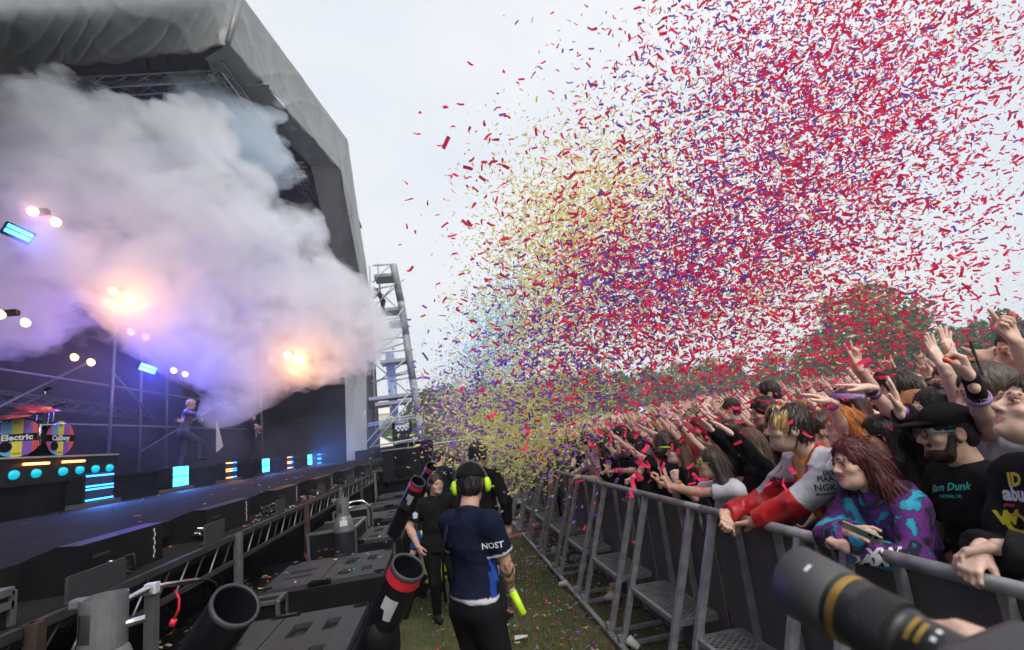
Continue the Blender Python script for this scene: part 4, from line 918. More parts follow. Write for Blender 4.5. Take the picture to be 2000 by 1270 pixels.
# ---- hands
POSES = {'open': ([8, 6, 6, 10], [0.10, 0.03, -0.05, -0.16], 50), 'flat': ([12, 10, 10, 12], [0.03, 0.01, -0.01, -0.04], 25), 'spread': ([6, 4, 6, 8], [0.26, 0.08, -0.12, -0.34], 65),
         'fist': ([82, 84, 84, 82], [0.02, 0, 0, -0.03], 15), 'point': ([3, 78, 82, 82], [0.02, 0, 0, 0], 15), 'horns': ([4, 84, 84, 4], [0.12, 0, 0, -0.2], 15), 'peace': ([4, 4, 84, 84], [0.16, -0.12, 0, 0], 15),
         'grip': ([58, 60, 60, 58], [0.03, 0.0, -0.02, -0.05], 35), 'relax': ([28, 32, 36, 40], [0.06, 0.02, -0.03, -0.08], 30)}
def hand_prims(S, Wp, fdir, pn, side, s, pose, c=(1, 1, 1), nail=None):
    """Wp wrist, fdir finger direction, pn palm normal, side=+1 when thumb lies on +cross(f,pn)"""
    f = nrm(fdir); p = np.asarray(pn, float); p = nrm(p - f * (p @ f)); t = nrm(np.cross(f, p)) * side
    P = lambda a, b, c_: Wp + (f * a + t * b + p * c_) * s
    curl, spread, th = POSES[pose]
    S.rc(P(-0.03, 0, 0), P(0.015, 0, 0), 0.025 * s, 0.026 * s, k=0.012, c=c, flat=(p, 1.25))
    for i, b in enumerate((0.026, 0.009, -0.009, -0.026)):
        S.rc(P(0.015, b * 0.75, 0), P(0.088 - 0.004 * abs(i - 1), b, 0.0), 0.014 * s, 0.0125 * s, k=0.012, c=c)
    Ls = (0.070, 0.078, 0.073, 0.056)
    for i in range(4):
        b = (0.028, 0.0095, -0.0095, -0.0275)[i]; a = math.radians(curl[i]); cur = P(0.088 - 0.004 * abs(i - 1), b, 0); sp = spread[i]
        d0 = nrm(f + t * sp); ang = a * 0.75; r = (0.0095, 0.0098, 0.0094, 0.0084)[i] * s
        for q, (fr, da) in enumerate(((0.44, 0), (0.31, a * 1.05), (0.25, a * 0.6))):
            ang += da; d = d0 * math.cos(ang) + p * math.sin(ang); nx = cur + d * Ls[i] * fr * s
            S.rc(cur, nx, r, r * 0.92, k=0.004, c=nail if (nail is not None and q == 2) else c); cur = nx; r *= 0.92
    ta = math.radians(th); b0 = P(0.015, 0.024, 0.004); d1 = nrm(f * math.cos(ta) + t * math.sin(ta) + p * 0.35); m1 = b0 + d1 * 0.042 * s
    d2 = nrm(d1 + f * 0.35 + p * (0.5 if curl[1] > 40 else 0.05)); m2 = m1 + d2 * 0.034 * s; d3 = nrm(d2 + f * 0.3 + (p * 0.4 - t * 0.3 if curl[1] > 40 else 0)); m3 = m2 + d3 * 0.027 * s
    S.rc(b0, m1, 0.0165 * s, 0.0125 * s, k=0.014, c=c); S.rc(m1, m2, 0.0118 * s, 0.0105 * s, k=0.004, c=c); S.rc(m2, m3, 0.0105 * s, 0.009 * s, k=0.004, c=nail if nail is not None else c)
def ik(Sh, T_, l1, l2, hint):
    d = T_ - Sh; L_ = np.linalg.norm(d); mx = (l1 + l2) * 0.995
    if L_ > mx: T_ = Sh + d / L_ * mx; d = T_ - Sh; L_ = mx
    a = (l1 * l1 - l2 * l2 + L_ * L_) / (2 * L_); hgt = math.sqrt(max(0, l1 * l1 - a * a)); dn = d / L_; hh = np.asarray(hint, float); hh = hh - dn * (hh @ dn); hh = nrm(hh)
    return Sh + dn * a + hh * hgt, T_

def wrinkle(amp, seed=0):
    g = np.random.default_rng(seed); K = g.normal(size=(5, 3)) * np.array([22, 22, 14]); ph = g.random(5) * 6.28
    def f(G):
        s = 0
        for k in range(5): s = s + (1 - np.abs(np.sin(G @ K[k] * 0.5 + ph[k] + 1.5 * np.sin(G[..., 2] * 9 + ph[k])))) ** 2 * (0.5 if k > 2 else 0.8)
        return ((s - 1.2) * amp * -1).astype(np.float32)
    return f
HAIRSEED = [0]
def hair_strands(V, F, Hc, Rm, n, length, width, droop, seed, col_fn=None, spread=0.25, front=None):
    """flat tapering locks laid over a hair surface"""
    g = np.random.default_rng(seed)
    if len(F) == 0: return None
    if front is not None:
        lc = (V[F].mean(1) - Hc) @ Rm; ok = np.where((lc[:, 1] < front) | (lc[:, 2] > 0.085))[0]; idx = ok[g.integers(0, len(ok), n)]
    else: idx = g.integers(0, len(F), n)
    fc = V[F[idx]].mean(1); e1 = V[F[idx, 1]] - V[F[idx, 0]]; e2 = V[F[idx, 3]] - V[F[idx, 0]]; nn_ = np.cross(e1, e2); nn_ /= (np.linalg.norm(nn_, axis=1)[:, None] + 1e-9)
    loc = (fc - Hc) @ Rm; out = (loc / (np.linalg.norm(loc, axis=1)[:, None] + 1e-9))
    nn_ = np.where(((nn_ @ Rm) * out).sum(1)[:, None] < 0, -nn_, nn_)
    dr = np.asarray(droop)[None] @ Rm.T + g.normal(size=(n, 3)) * spread; dr = dr - nn_ * (dr * nn_).sum(1)[:, None]; dr /= np.linalg.norm(dr, axis=1)[:, None] + 1e-9
    sd_ = np.cross(dr, nn_); L_ = length * (0.5 + g.random((n, 1))); w_ = width * (0.5 + g.random((n, 1)))
    Vs = []; k = 4
    for j in range(k):
        t = j / (k - 1); c = fc + dr * L_ * (t - 0.25) + nn_ * (0.002 + 0.006 * math.sin(t * 2.2) * g.random((n, 1))) + V3(0, 0, -1) * L_ * 0.25 * t * t
        ww = w_ * (1 - 0.75 * t) * (0.5 + 0.5 * min(1, t * 3)); Vs += [c - sd_ * ww, c + sd_ * ww]
    VV = np.stack(Vs, 1).reshape(-1, 3); base = np.arange(n)[:, None] * 2 * k
    FF = np.concatenate([base + np.array([[2 * j, 2 * j + 1, 2 * j + 3, 2 * j + 2]]) for j in range(k - 1)]); sh = (0.75 + 0.5 * g.random((n, 1)))
    CC = np.repeat((np.ones((n, 3)) if col_fn is None else col_fn(loc)) * sh, 2 * k, 0); return VV, FF, CC

def person(name, root, yaw, height=1.75, girth=1.0, lean=0.0, leanside=0.0, head=(0, 0, 0), arms=None, tone=(0.55, 0.36, 0.27), top=None, bottom=(0.02, 0.02, 0.025), hair=None, face=None, female=False, label=None, group=None, res=1.0, legs=None, detail=True, hipdrop=0.0, headoff=(0, 0, 0), shoe=(0.02, 0.02, 0.02), reuse=None):
    """root: ground point; yaw: facing (0 = +y, +90 = -x). head = (yaw,pitch,roll) deg relative to the body.
    arms: {'L':dict(t=wrist world, f=finger dir, p=palm normal, pose, e=elbow hint), ...}"""
    s = height / 1.75; root = np.asarray(root, float); Rb = rotz(math.radians(yaw)); g = girth
    Lc = lambda x, y, z: root + Rb @ (V3(x, y, z) * s)
    pel = Lc(0, 0, 0.94 - hipdrop); Rt = Rb @ roty(math.radians(leanside)) @ rotx(math.radians(-lean)); Tt = lambda x, y, z: pel + Rt @ (V3(x, y, z) * s)
    shw = (0.165 if female else 0.19) * (1 + (g - 1) * 0.5)
    Hy, Hp, Hr = [math.radians(a) for a in head]; Rh = Rb @ rotz(Hy) @ rotx(Hp) @ roty(Hr)
    neck0 = Tt(0, -0.015, 0.52); Hd = Tt(headoff[0], 0.015 + headoff[1], 0.70 + headoff[2]) + Rh @ V3(0, 0.02, 0) * s
    J = dict(pel=pel, neck=neck0, head=Hd, Rh=Rh, Rt=Rt, Rb=Rb, s=s, root=root, Tt=Tt)
    hs = s * (0.97 if female else 1.0)
    face = dict(face or {}); fs = Sdf(); TH = head_prims(fs, Hd, Rh, hs, detail=detail, **face)
    body = Sdf(); sleeves = {}
    fs.rc(neck0 - Rt @ V3(0, 0, 0.03), Hd + Rh @ V3(0, -0.02, -0.045) * s, 0.062 * s * (0.86 if female else 1.0) * (1 + (g - 1) * 0.5), 0.056 * s * (0.86 if female else 1.0) * (1 + (g - 1) * 0.5), k=0.025)
    armsj = {}
    arms = arms or {}
    for sd, sx in (('L', -1), ('R', 1)):
        a = dict(arms.get(sd) or {})
        Sh = Tt(sx * shw, 0, 0.475); l1, l2 = 0.29 * s, 0.265 * s
        if 't' in a: T_ = np.asarray(a['t'], float)
        elif 'lt' in a: T_ = Lc(*a['lt'])
        else: T_ = Tt(sx * (shw + 0.07 * g), 0.05, -0.02); a.setdefault('f', Rb @ V3(0, 0.15, -1)); a.setdefault('p', Rb @ V3(-sx, 0.1, 0)); a.setdefault('pose', 'relax')
        Sh = Sh + Rt @ V3(0, 0, 0.03) * s * max(0, min(1, (T_[2] - Sh[2]) / (0.4 * s)))
        El, T_ = ik(Sh, T_, l1, l2, a['e'] if 'e' in a else (Rb @ V3(sx * 0.7, -0.3, -0.7)))
        fd = a.get('f'); fd = nrm(T_ - El) if fd is None else np.asarray(fd, float); pn = a.get('p', Rb @ V3(0, 1, 0))
        armsj[sd] = dict(Sh=Sh, El=El, Wr=T_, f=nrm(fd), p=pn, pose=a.get('pose', 'open'), sx=sx, nail=a.get('nail'), hc=a.get('hc', (1, 1, 1)))
    J['arms'] = armsj; gg = (0.9 if female else 1.0) * (1 + (g - 1) * 0.7); ar = [r * s * gg for r in (0.052, 0.040, 0.037, 0.027)]
    for sd, q in armsj.items():
        body.rc(q['Sh'], q['El'], ar[0], ar[1], k=0.02); m = q['El'] * 0.7 + q['Wr'] * 0.3
        body.rc(q['El'], m, ar[1], ar[1] * 1.02, k=0.02); body.rc(m, q['Wr'], ar[1] * 1.02, ar[3], k=0.02)
    hz_ = (top or {}).get('hemz', -0.11)
    def torso(S, inf, k=0.06, c=(1, 1, 1), hem=None):
        cut = None
        e = lambda ctr, r, **kw: S.el(Tt(*ctr), Rt, (V3(*r) + inf) * s, k=k, c=c, **kw)
        wch = (0.150 if female else 0.165) * g; dch = (0.105 if female else 0.112) * g
        e((0, 0.0, 0.38), (wch, dch, 0.17)); e((0, 0.015 * g, 0.18), ((0.125 if female else 0.145) * g, 0.10 * g ** 1.3, 0.17)); S.el(Tt(0, -0.005, 0.0), Rt, (V3((0.165 if female else 0.158) * g, 0.115 * g, 0.13) + inf) * s, k=k, c=c, cut=(Tt(0, 0, hz_ + 0.004), Rt @ V3(0, 0, -1)) if hem else None)
        S.rc(Tt(-shw * 0.86, -0.005, 0.475), Tt(shw * 0.86, -0.005, 0.475), (0.062 + inf) * s, (0.062 + inf) * s, k=k, c=c); S.rc(Tt(0, -0.02, 0.47), Tt(0, -0.018, 0.52), (0.075 + inf) * s, (0.052 + inf * .5) * s, k=k, c=c)
        if female:
            for sx in (-1, 1): e((sx * 0.07, 0.085 * g, 0.33), (0.062, 0.058, 0.062))
    torso(body, -0.012)
    lg = legs or {}
    hipj = {}
    for sd, sx in (('L', -1), ('R', 1)):
        hip = Lc(sx * 0.088 * g, 0, 0.90 - hipdrop); ank = np.asarray(lg[sd]) if sd in lg else Lc(sx * 0.11, -0.02, 0.085)
        kn, ank = ik(hip, ank, 0.43 * s, 0.405 * s, Rb @ V3(sx * 0.1, 1, 0.1)); hipj[sd] = (hip, kn, ank)
    J['legs'] = hipj
    def leg(S, inf, k=0.05, c=(1, 1, 1), w=1.0):
        for sd in 'LR':
            hip, kn, ank = hipj[sd]; S.rc(hip, kn, (0.088 * g * w + inf) * s, (0.056 * w + inf) * s, k=k, c=c); S.rc(kn, ank, (0.056 * w + inf) * s, (0.042 * w + inf) * s, k=k, c=c)
    leg(body, -0.01)
    r_obj = empty(name, Vector(root)); 
    if label: tag(r_obj, label, 'person', group)
    off = lambda V: V - root
    parts = []
    V, F = surface_nets(*body.grid(0.014 * res), 0.014 * res); parts.append((V, F, np.ones((len(V), 3))))
    hr = 0.0055 * max(1, res * 0.9); D, lo = fs.grid(hr); V, F = surface_nets(D, lo, hr); C, _ = fs.colors(V)
    if face.get('beard') is None and detail:
        loc = (V - Hd) @ Rh / hs; red = np.exp(-(((loc[:, 0] ** 2) / 0.004) + ((loc[:, 1] - 0.1) ** 2) / 0.002 + ((loc[:, 2] + 0.02) ** 2) / 0.0025)); C = C * (1 - 0.10 * red[:, None] * np.array([0, 1, 1]))
    st = face.get('stub')
    if st:
        loc = (V - Hd) @ Rh / hs; m = (loc[:, 2] < -0.035) & (loc[:, 1] > 0.0) & (loc[:, 2] > -0.125); C[m] *= (1 - st * np.array([0.5, 0.45, 0.4]))
    parts.append((V, F, C))
    if detail: parts += eye_parts(TH, Rh, hs)
    for sd, q in armsj.items():
        hd = Sdf(); hand_prims(hd, q['Wr'], q['f'], q['p'], q['sx'], s * (0.93 if female else 1.0), q['pose'], c=q['hc'], nail=q['nail'])
        hh = 0.0055 * max(1.0, res); V, F = surface_nets(*hd.grid(hh, pad=0.015), hh); C, _ = hd.colors(V); parts.append((V, F, C))
    V, F, C = add_mesh(parts); me = np_mesh('body', off(V), F, C, M_skin); o = bpy.data.objects.new('body', me); col.objects.link(o); o.parent = r_obj; o.color = (*tone, 1)
    # clothes
    if top:
        S = Sdf(); fr = top.get('sleeve', 0.55); inf = top.get('inf', 0.012); torso(S, inf, hem=True); cl = Rt @ V3(0, 0, 1)
        for sd, q in armsj.items():
            u = q['El'] - q['Sh']
            ra, rb = ar[0] + (inf + 0.004) * s, ar[1] + (inf + 0.003) * s * (1.25 if fr < 1 else 1)
            if fr <= 1.0:
                e = q['Sh'] + u * fr; S.rc(q['Sh'], q['Sh'] + u * min(1, fr + 0.1), ra, ra * (1 - fr) + rb * fr + 0.006 * s, k=0.04, cut=(e, nrm(u)))
            else:
                S.rc(q['Sh'], q['El'], ra, rb, k=0.04); w2 = q['Wr'] - q['El']; e = q['El'] + w2 * (fr - 1)
                S.rc(q['El'], e + nrm(w2) * 0.03, rb, (ar[3] + (inf + 0.008) * s), k=0.03, cut=(e, nrm(w2)))
        if top.get('hem', True): S.rc(Tt(0, 0.0, 0.12), Tt(0, -0.005, -0.16), 0.15 * g * s, (0.2 if female else 0.195) * g * s * (1.0 if hz_ < 0 else 0.93), k=0.05, flat=(Rt @ V3(0, 1, 0), 1.38), cut=[(Tt(0, 0, hz_), -cl)])
        if top.get('hood'): S.rc(Tt(-0.08, -0.09, 0.52), Tt(0.08, -0.09, 0.52), 0.06 * s, 0.06 * s, k=0.04); S.rc(Tt(-0.09, 0.0, 0.53), Tt(-0.02, 0.09, 0.46), 0.035 * s, 0.03 * s, k=0.02); S.rc(Tt(0.09, 0.0, 0.53), Tt(0.02, 0.09, 0.46), 0.035 * s, 0.03 * s, k=0.02)
        if top.get('collar'):
            for k in range(10):
                a0, a1 = 2 * math.pi * k / 10, 2 * math.pi * (k + 1) / 10
                if top.get('open') and k in (2,): continue
                rr_ = 0.066 * g ** 0.4
                P0 = Tt(rr_ * math.cos(a0), rr_ * math.sin(a0) - 0.012, 0.535 - 0.03 * math.sin(a0)); P1 = Tt(rr_ * math.cos(a1), rr_ * math.sin(a1) - 0.012, 0.535 - 0.03 * math.sin(a1)); S.rc(P0, P1, 0.013 * s, 0.013 * s, k=0.01)
        h = top.get('h', 0.011) * max(1, res * 0.9); V, F = surface_nets(*S.grid(h, noise=wrinkle(top.get('wr', 0.006), len(name) + int(abs(root[0]) * 10))), h)
        cf = top.get('cf'); C = np.ones((len(V), 3)) if cf is None else cf(V, J); me = np_mesh(top.get('name', 'shirt'), off(V), F, C, top.get('m', M_cloth)); o = bpy.data.objects.new(top.get('name', 'shirt'), me); col.objects.link(o); o.parent = r_obj; o.color = (*top.get('c', (1, 1, 1)), 1); J['top'] = o; J['topVF'] = (V, F)
    if bottom is not None:
        S = Sdf(); S.el(Tt(0, -0.005, 0.0), Rt, V3(0.164 * g, 0.122 * g, 0.135) * s, k=0.05, cut=(Tt(0, 0, 0.075), Rt @ V3(0, 0, 1))); leg(S, 0.012, w=1.06)
        h = 0.014 * res; V, F = surface_nets(*S.grid(h, noise=wrinkle(0.004, 5)), h); me = np_mesh('trousers', off(V), F, np.ones((len(V), 3)), M_cloth); o = bpy.data.objects.new('trousers', me); col.objects.link(o); o.parent = r_obj; o.color = (*bottom, 1)
        for sd in 'LR':
            hip, kn, ank = hipj[sd]; fw = Rb @ V3(0, 1, 0); b0 = ank - V3(0, 0, 0.05 * s); S = Sdf(); S.rc(b0 - fw * 0.05 * s, b0 + fw * 0.15 * s, 0.042 * s, 0.036 * s, k=0.02, cut=(b0 - V3(0, 0, 0.032 * s), V3(0, 0, -1))); S.rc(ank + V3(0, 0, 0.03), b0, 0.05 * s, 0.05 * s, k=0.02)
            V, F = surface_nets(*S.grid(0.014), 0.014); me = np_mesh('shoe', off(V), F, np.ones((len(V), 3)), M_cloth); o = bpy.data.objects.new('shoe', me); col.objects.link(o); o.parent = r_obj; o.color = (*shoe, 1)
    if hair: build_hair(r_obj, J, hair, TH, hs, off, res)
    J['obj'] = r_obj; J['TH'] = TH; J['hs'] = hs; J['off'] = off; J['g'] = g
    return J
def build_hair(r_obj, J, hair, TH, hs, off, res):
    st = hair.get('style', 'short'); Rh = J['Rh']; Hd = J['head']; S = Sdf(); vol = hair.get('vol', 1.0)
    E = lambda ctr, r, **k: S.el(TH(*ctr), Rh, V3(*r) * hs, **k)
    C = lambda a, b, ra, rb, **k: S.rc(TH(*a), TH(*b), ra * hs, rb * hs, **k)
    iv = 0.012 * vol
    if st == 'bald': return
    E((0, -0.016, 0.044), (0.076 + iv, 0.096 + iv, 0.082 + iv), k=0.02)
    E((0, -0.05, -0.01), (0.070 + iv * .7, 0.062 + iv * .7, 0.075), k=0.02)
    if st in ('long', 'wavy', 'bob'):
        Lz = {'bob': -0.16, 'long': -0.36, 'wavy': -0.30}[st] * hair.get('len', 1.0); ww = 0.034 * vol
        for sx in (-1, 1):
            bk = J['Rt']; dn = Rh @ V3(0, 0, 1) * 0
            base = TH(sx * 0.068, -0.035, 0.03); end = TH(sx * (0.080 + 0.02 * vol), -0.045, 0.0) + (V3(0, 0, 1) * Lz + J['Rb'] @ V3(0, -0.02, 0)) * hs
            mid = (base + end) / 2 + J['Rb'] @ (V3(sx * 0.02 * vol, -0.005, 0)); S.rc(base, mid, ww * hs, ww * 1.15 * hs, k=0.03, flat=(J['Rb'] @ V3(1, 0, 0), 1.2)); S.rc(mid, end, ww * 1.15 * hs, ww * 0.6 * hs, k=0.03)
            if hair.get('frontlock', False): 
                e2 = end + J['Rb'] @ V3(-sx * 0.02, 0.075, 0.03); S.rc(TH(sx * 0.072, 0.03, 0.02), e2, ww * 0.7 * hs, ww * 0.5 * hs, k=0.03)
        b0 = TH(0, -0.085, 0.0); b1 = b0 + (V3(0, 0, 1) * Lz + J['Rb'] @ V3(0, -0.05, 0)) * hs; S.rc(b0, b1, 0.07 * vol ** .5 * hs, 0.055 * vol * hs, k=0.04)
    if st == 'curtain':
        for sx in (-1, 1): C((sx * 0.02, 0.07, 0.105), (sx * 0.062, 0.075, 0.05), 0.022, 0.014, k=0.02)
        C((-0.03, 0.08, 0.095), (0.04, 0.092, 0.055), 0.02, 0.012, k=0.02)
    if st == 'quiff': C((-0.045, 0.065, 0.105), (0.045, 0.065, 0.105), 0.03, 0.03, k=0.03); C((0, 0.0, 0.125), (0, 0.08, 0.115), 0.03, 0.026, k=0.03)
    if st == 'pony': C((0, -0.1, 0.04), (0, -0.15, -0.02), 0.03, 0.032, k=0.02); C((0, -0.15, -0.02), (0, -0.14, -0.22), 0.032, 0.014, k=0.02)
    fz = hair.get('hairline', 0.0)
    S.el(TH(0, 0.105, -0.032 + fz), Rh, V3(0.066, 0.088, 0.102) * hs, k=0.012, sub=True)
    if st in ('short', 'quiff', 'curtain', 'pony', 'fade'):
        for sx in (-1, 1): S.el(TH(sx * 0.085, -0.004, -0.045), Rh, V3(0.04, 0.045, 0.05) * hs, k=0.008, sub=True)
        S.el(TH(0, -0.09, -0.13), Rh, V3(0.12, 0.1, 0.055) * hs, k=0.015, sub=True)
    h = 0.0075 * max(1, res); g = np.random.default_rng(int(abs(Hd[0] * 1000)) % 999)
    def nz(G):
        l = (G - Hd) @ Rh; a = np.arctan2(l[..., 0], l[..., 1]); return (0.0035 * np.sin(a * 17 + l[..., 2] * 30) * np.sin(l[..., 2] * 55 + a * 5) + 0.002 * np.sin(a * 41 + l[..., 2] * 14)).astype(np.float32)
    V, F = surface_nets(*S.grid(h, noise=nz), h); cf = hair.get('cf'); C_ = np.ones((len(V), 3)) if cf is None else cf((V - Hd) @ Rh / hs)
    parts = [(V, F, C_)]
    ns = hair.get('strands', 700 if res <= 1.0 else 0)
    if ns:
        lng = {'long': 0.14, 'wavy': 0.13, 'bob': 0.10, 'curtain': 0.045, 'quiff': 0.05}.get(st, 0.035)
        q = hair_strands(V, F, Hd, Rh, ns, lng * hs, 0.0035 * hs, hair.get('flow', (0, 0.25 if st in ('curtain',) else -0.45, -1)), 3, None if cf is None else (lambda l: cf(l / hs)), hair.get('messy', 0.16), None if st == 'curtain' else 0.015)
        if q is not None: parts.append(q)
    V, F, C_ = add_mesh(parts); me = np_mesh('hair', off(V), F, C_, M_hair); o = bpy.data.objects.new('hair', me); col.objects.link(o); o.parent = r_obj; o.color = (*hair.get('c', (0.03, 0.02, 0.015)), 1); return o
# ---- accessories
def acc(J, name, S, h, m, c, noise=None, cf=None):
    V, F = surface_nets(*S.grid(h, noise=noise), h); C = S.colors(V)[0] if cf == 'prim' else np.ones((len(V), 3)); me = np_mesh(name, J['off'](V), F, C, m); o = bpy.data.objects.new(name, me); col.objects.link(o); o.parent = J['obj']; o.color = (*c, 1); return o
def cap(J, c, brim_c=None, back=False, vol=1.0, name='cap'):
    TH, hs, Rh = J['TH'], J['hs'], J['Rh']; S = Sdf(); f = -1 if back else 1
    S.el(TH(0, -0.012, 0.048), Rh, V3(0.092 * vol, 0.112 * vol, 0.092) * hs, k=0.01, cut=(TH(0, 0, 0.040), Rh @ nrm(V3(0, -0.10 * 1, -1)))); o = acc(J, name, S, 0.006, M_cloth, c)
    S = Sdf(); n_ = Rh @ nrm(V3(0, 0.15 * f, 1)); bz = 0.046
    S.el(TH(0, f * 0.115, bz + 0.004), Rh @ rotx(-0.10 * f), V3(0.085, 0.085, 0.012) * hs, k=0.01, cut=(TH(0, f * 0.075, 0), Rh @ V3(0, -f, 0))); S2 = acc(J, 'cap_brim', S, 0.006, M_cloth, brim_c or c)
    return o
def head_band(J, c, h=0.04, z=0.062):
    TH = J['TH']; b = MB(); n = 28; vs = []
    for k in range(n):
        a = 2 * math.pi * k / n
        for dz, r in ((-h / 2, 1.0), (-h / 2 + 0.006, 1.02), (h / 2 - 0.006, 1.0), (h / 2, 0.97)): vs.append(Vector(TH(0.093 * r * math.sin(a), -0.014 + 0.114 * r * math.cos(a), z + dz + 0.012 * math.cos(a))) - Vector(J['root']))
    b.add(vs, [(4 * k + j, 4 * ((k + 1) % n) + j, 4 * ((k + 1) % n) + j + 1, 4 * k + j + 1) for k in range(n) for j in range(3)], mat('headband_%.2f_%.2f_%.2f' % c, c, 0.6), True); return b.build('headband', J['obj'])
def specs(J, frame_c=(0.02, 0.02, 0.02), arm_c=None, sun=False, big=1.0):
    TH = J['TH']; off = Vector(J['root']); b = MB(); m = mat('frame_%s' % (frame_c,), frame_c, 0.35)
    P = lambda x, y, z: Vector(TH(x, y, z)) - off
    for sx in (-1, 1):
        pts = [P(sx * 0.034 + 0.025 * big * math.cos(a), 0.108 - 0.004 * abs(math.cos(a)), 0.006 + 0.019 * big * math.sin(a)) for a in np.linspace(0, 2 * math.pi, 15)]; b.tube(pts, 0.0028 * big, m, 6, cap=False)
    b.tube([P(-0.010, 0.110, 0.010), P(0.010, 0.110, 0.010)], 0.0025, m, 6); o = b.build('glasses', J['obj'])
    for sx in (-1, 1):
        b = MB(); mm = mat('arm_%s' % (arm_c,), arm_c, 0.4) if arm_c else m; b.tube([P(sx * 0.060, 0.102, 0.012), P(sx * 0.078, 0.04, 0.012), P(sx * 0.083, -0.02, 0.014)], 0.0035, mm, 6); b.build('temple_arm', o)
        b = MB(); c0 = P(sx * 0.034, 0.107, 0.006); n = 14; b.add([c0] + [P(sx * 0.034 + 0.024 * big * math.cos(a), 0.107, 0.006 + 0.018 * big * math.sin(a)) for a in np.linspace(0, 2 * math.pi, n, endpoint=False)], [(0, 1 + i, 1 + (i + 1) % n) for i in range(n)], M_lensg if not sun else mat('sun_lens', (0.01, 0.02, 0.015), 0.1)); b.build('lens', o)
def wristband(J, sd, c, t=0.1, w=0.022, name='wristband', rad=None, m=None):
    q = J['arms'][sd]; d = q['El'] - q['Wr']; ln = np.linalg.norm(d); d = d / ln; a = q['Wr'] + d * (t * ln); b = MB(); r = (rad or 0.0325) * J['s'] * (1 + 0.25 * t)
    b.lathe([(r * 0.9, -w / 2), (r * 1.0, -w / 2), (r * 1.03, 0), (r * 1.02, w / 2), (r * 0.92, w / 2)], Vector(a - J['root']), d, m or mat('band_%.2f_%.2f_%.2f' % c, c, 0.6), 14); o = b.build(name, J['obj']); return o
def phone(J, pos, up, normal, c=(0.015, 0.015, 0.018), label='black phone held up in the crowd', case=None):
    u = Vector(up).normalized(); n = Vector(normal); n = (n - u * n.dot(u)).normalized(); s = u.cross(n); b = MB(); Rm = Matrix((s, u, n)).transposed()
    e = empty('phone', pos); tag(e, label, 'phone', 'phones held by the crowd')
    b.box((-0.037, -0.077, -0.0045), (0.037, 0.077, 0.0045), mat('phone_%s' % (c,), c, 0.3), rot=Rm, bev=0.004); b.build('case', e)
    b = MB(); b.box((-0.033, -0.072, 0.0047), (0.033, 0.072, 0.0054), mat('phone_screen', (0.02, 0.02, 0.03), 0.1), rot=Rm); b.build('screen', e)
    for k in range(2):
        b = MB(); b.lathe([(0.0085, 0), (0.0085, 0.003), (0.001, 0.003)], Rm @ Vector((0.018, 0.055 - 0.024 * k, -0.0047)), -n, M_hole, 10); b.build('camera_lens', e)
    return e
def decal(J, s, size, px_pos, m, view=None, right=None, up=None, weight=0.0, shear=0.0, name='lettering', sx=1.0, lift=0.004):
    """lettering laid on the nearest cloth surface: letters are pushed back along the view until they meet the cloth"""
    from mathutils.bvhtree import BVHTree
    V, F = J['topVF']
    if 'bvh' not in J: J['bvh'] = BVHTree.FromPolygons([Vector(v) for v in V], [tuple(int(i) for i in f) for f in F])
    bv = J['bvh']; o3 = Vector(px_pos[0]); d = Vector(px_pos[1]).normalized(); hit = bv.ray_cast(o3, d)
    if hit[0] is None: return None
    n_ = hit[1]; n_ = -n_ if n_.dot(d) > 0 else n_; n_ = (n_ - d * 1.2).normalized()
    u = Vector(up or (0, 0, 1)); u = (u - n_ * u.dot(n_)).normalized(); r = u.cross(n_) if right is None else Vector(right); r = (r - n_ * r.dot(n_)).normalized(); u = n_.cross(r)
    me = text_mesh(s, size, 0.0, shear, weight); bm = bmesh.new(); bm.from_mesh(me); bmesh.ops.subdivide_edges(bm, edges=[e for e in bm.edges if e.calc_length() > size * 0.15], cuts=2); bm.to_mesh(me); bm.free()
    for v in me.vertices:
        p = hit[0] + r * v.co.x * sx + u * v.co.y; h2 = bv.ray_cast(p + n_ * 0.12, -n_)
        p = (h2[0] + n_ * lift) if h2[0] is not None else p + n_ * lift
        v.co = p - Vector(J['root'])
    me.materials.clear(); me.materials.append(m); o = bpy.data.objects.new(name, me); col.objects.link(o); o.parent = J['top']; return o
# ================================================================== CAST
SK = [(0.78, 0.50, 0.39), (0.72, 0.45, 0.34), (0.84, 0.58, 0.47), (0.60, 0.37, 0.26), (0.34, 0.19, 0.12), (0.77, 0.49, 0.38)]
BLK = (0.012, 0.012, 0.014); STAGE = nrm(V3(-0.75, 0.66, 0))
def hero(name, u, v, X, yaw, lean=0, height=None, headoff=(0, 0, 0), girth=1.0, leanside=0, hipdrop=0.0, Y=None, zg=None, **kw):
    Hc = np.array(at_x(u, v, X) if Y is None else at_y(u, v, Y)); Rb = rotz(math.radians(yaw)); Rt = Rb @ roty(math.radians(leanside)) @ rotx(math.radians(-lean))
    hy, hp, hr_ = [math.radians(a) for a in kw.get('head', (0, 0, 0))]; Rh = Rb @ rotz(hy) @ rotx(hp) @ roty(hr_)
    def offs(h): s = h / 1.75; return Rb @ V3(0, 0, 0.94 - hipdrop) * s + Rt @ (V3(headoff[0], 0.015 + headoff[1], 0.70 + headoff[2]) * s) + Rh @ V3(0, 0.02, 0) * s
    h = height or 1.7
    for _ in range(6):
        o = offs(h); r = Hc - o; g0 = gz(r[0], r[1]) if zg is None else zg
        if height is None: h = h * (Hc[2] - g0) / o[2]
    r[2] = g0 if height is None else Hc[2] - offs(h)[2]
    if height is not None: r[2] = max(r[2], -5)
    return person(name, r, yaw, h, girth, lean, leanside, headoff=headoff, hipdrop=hipdrop, **kw)
W3 = lambda u, v, x: np.array(at_x(u, v, x))
GB = 'people leaning on the barrier'
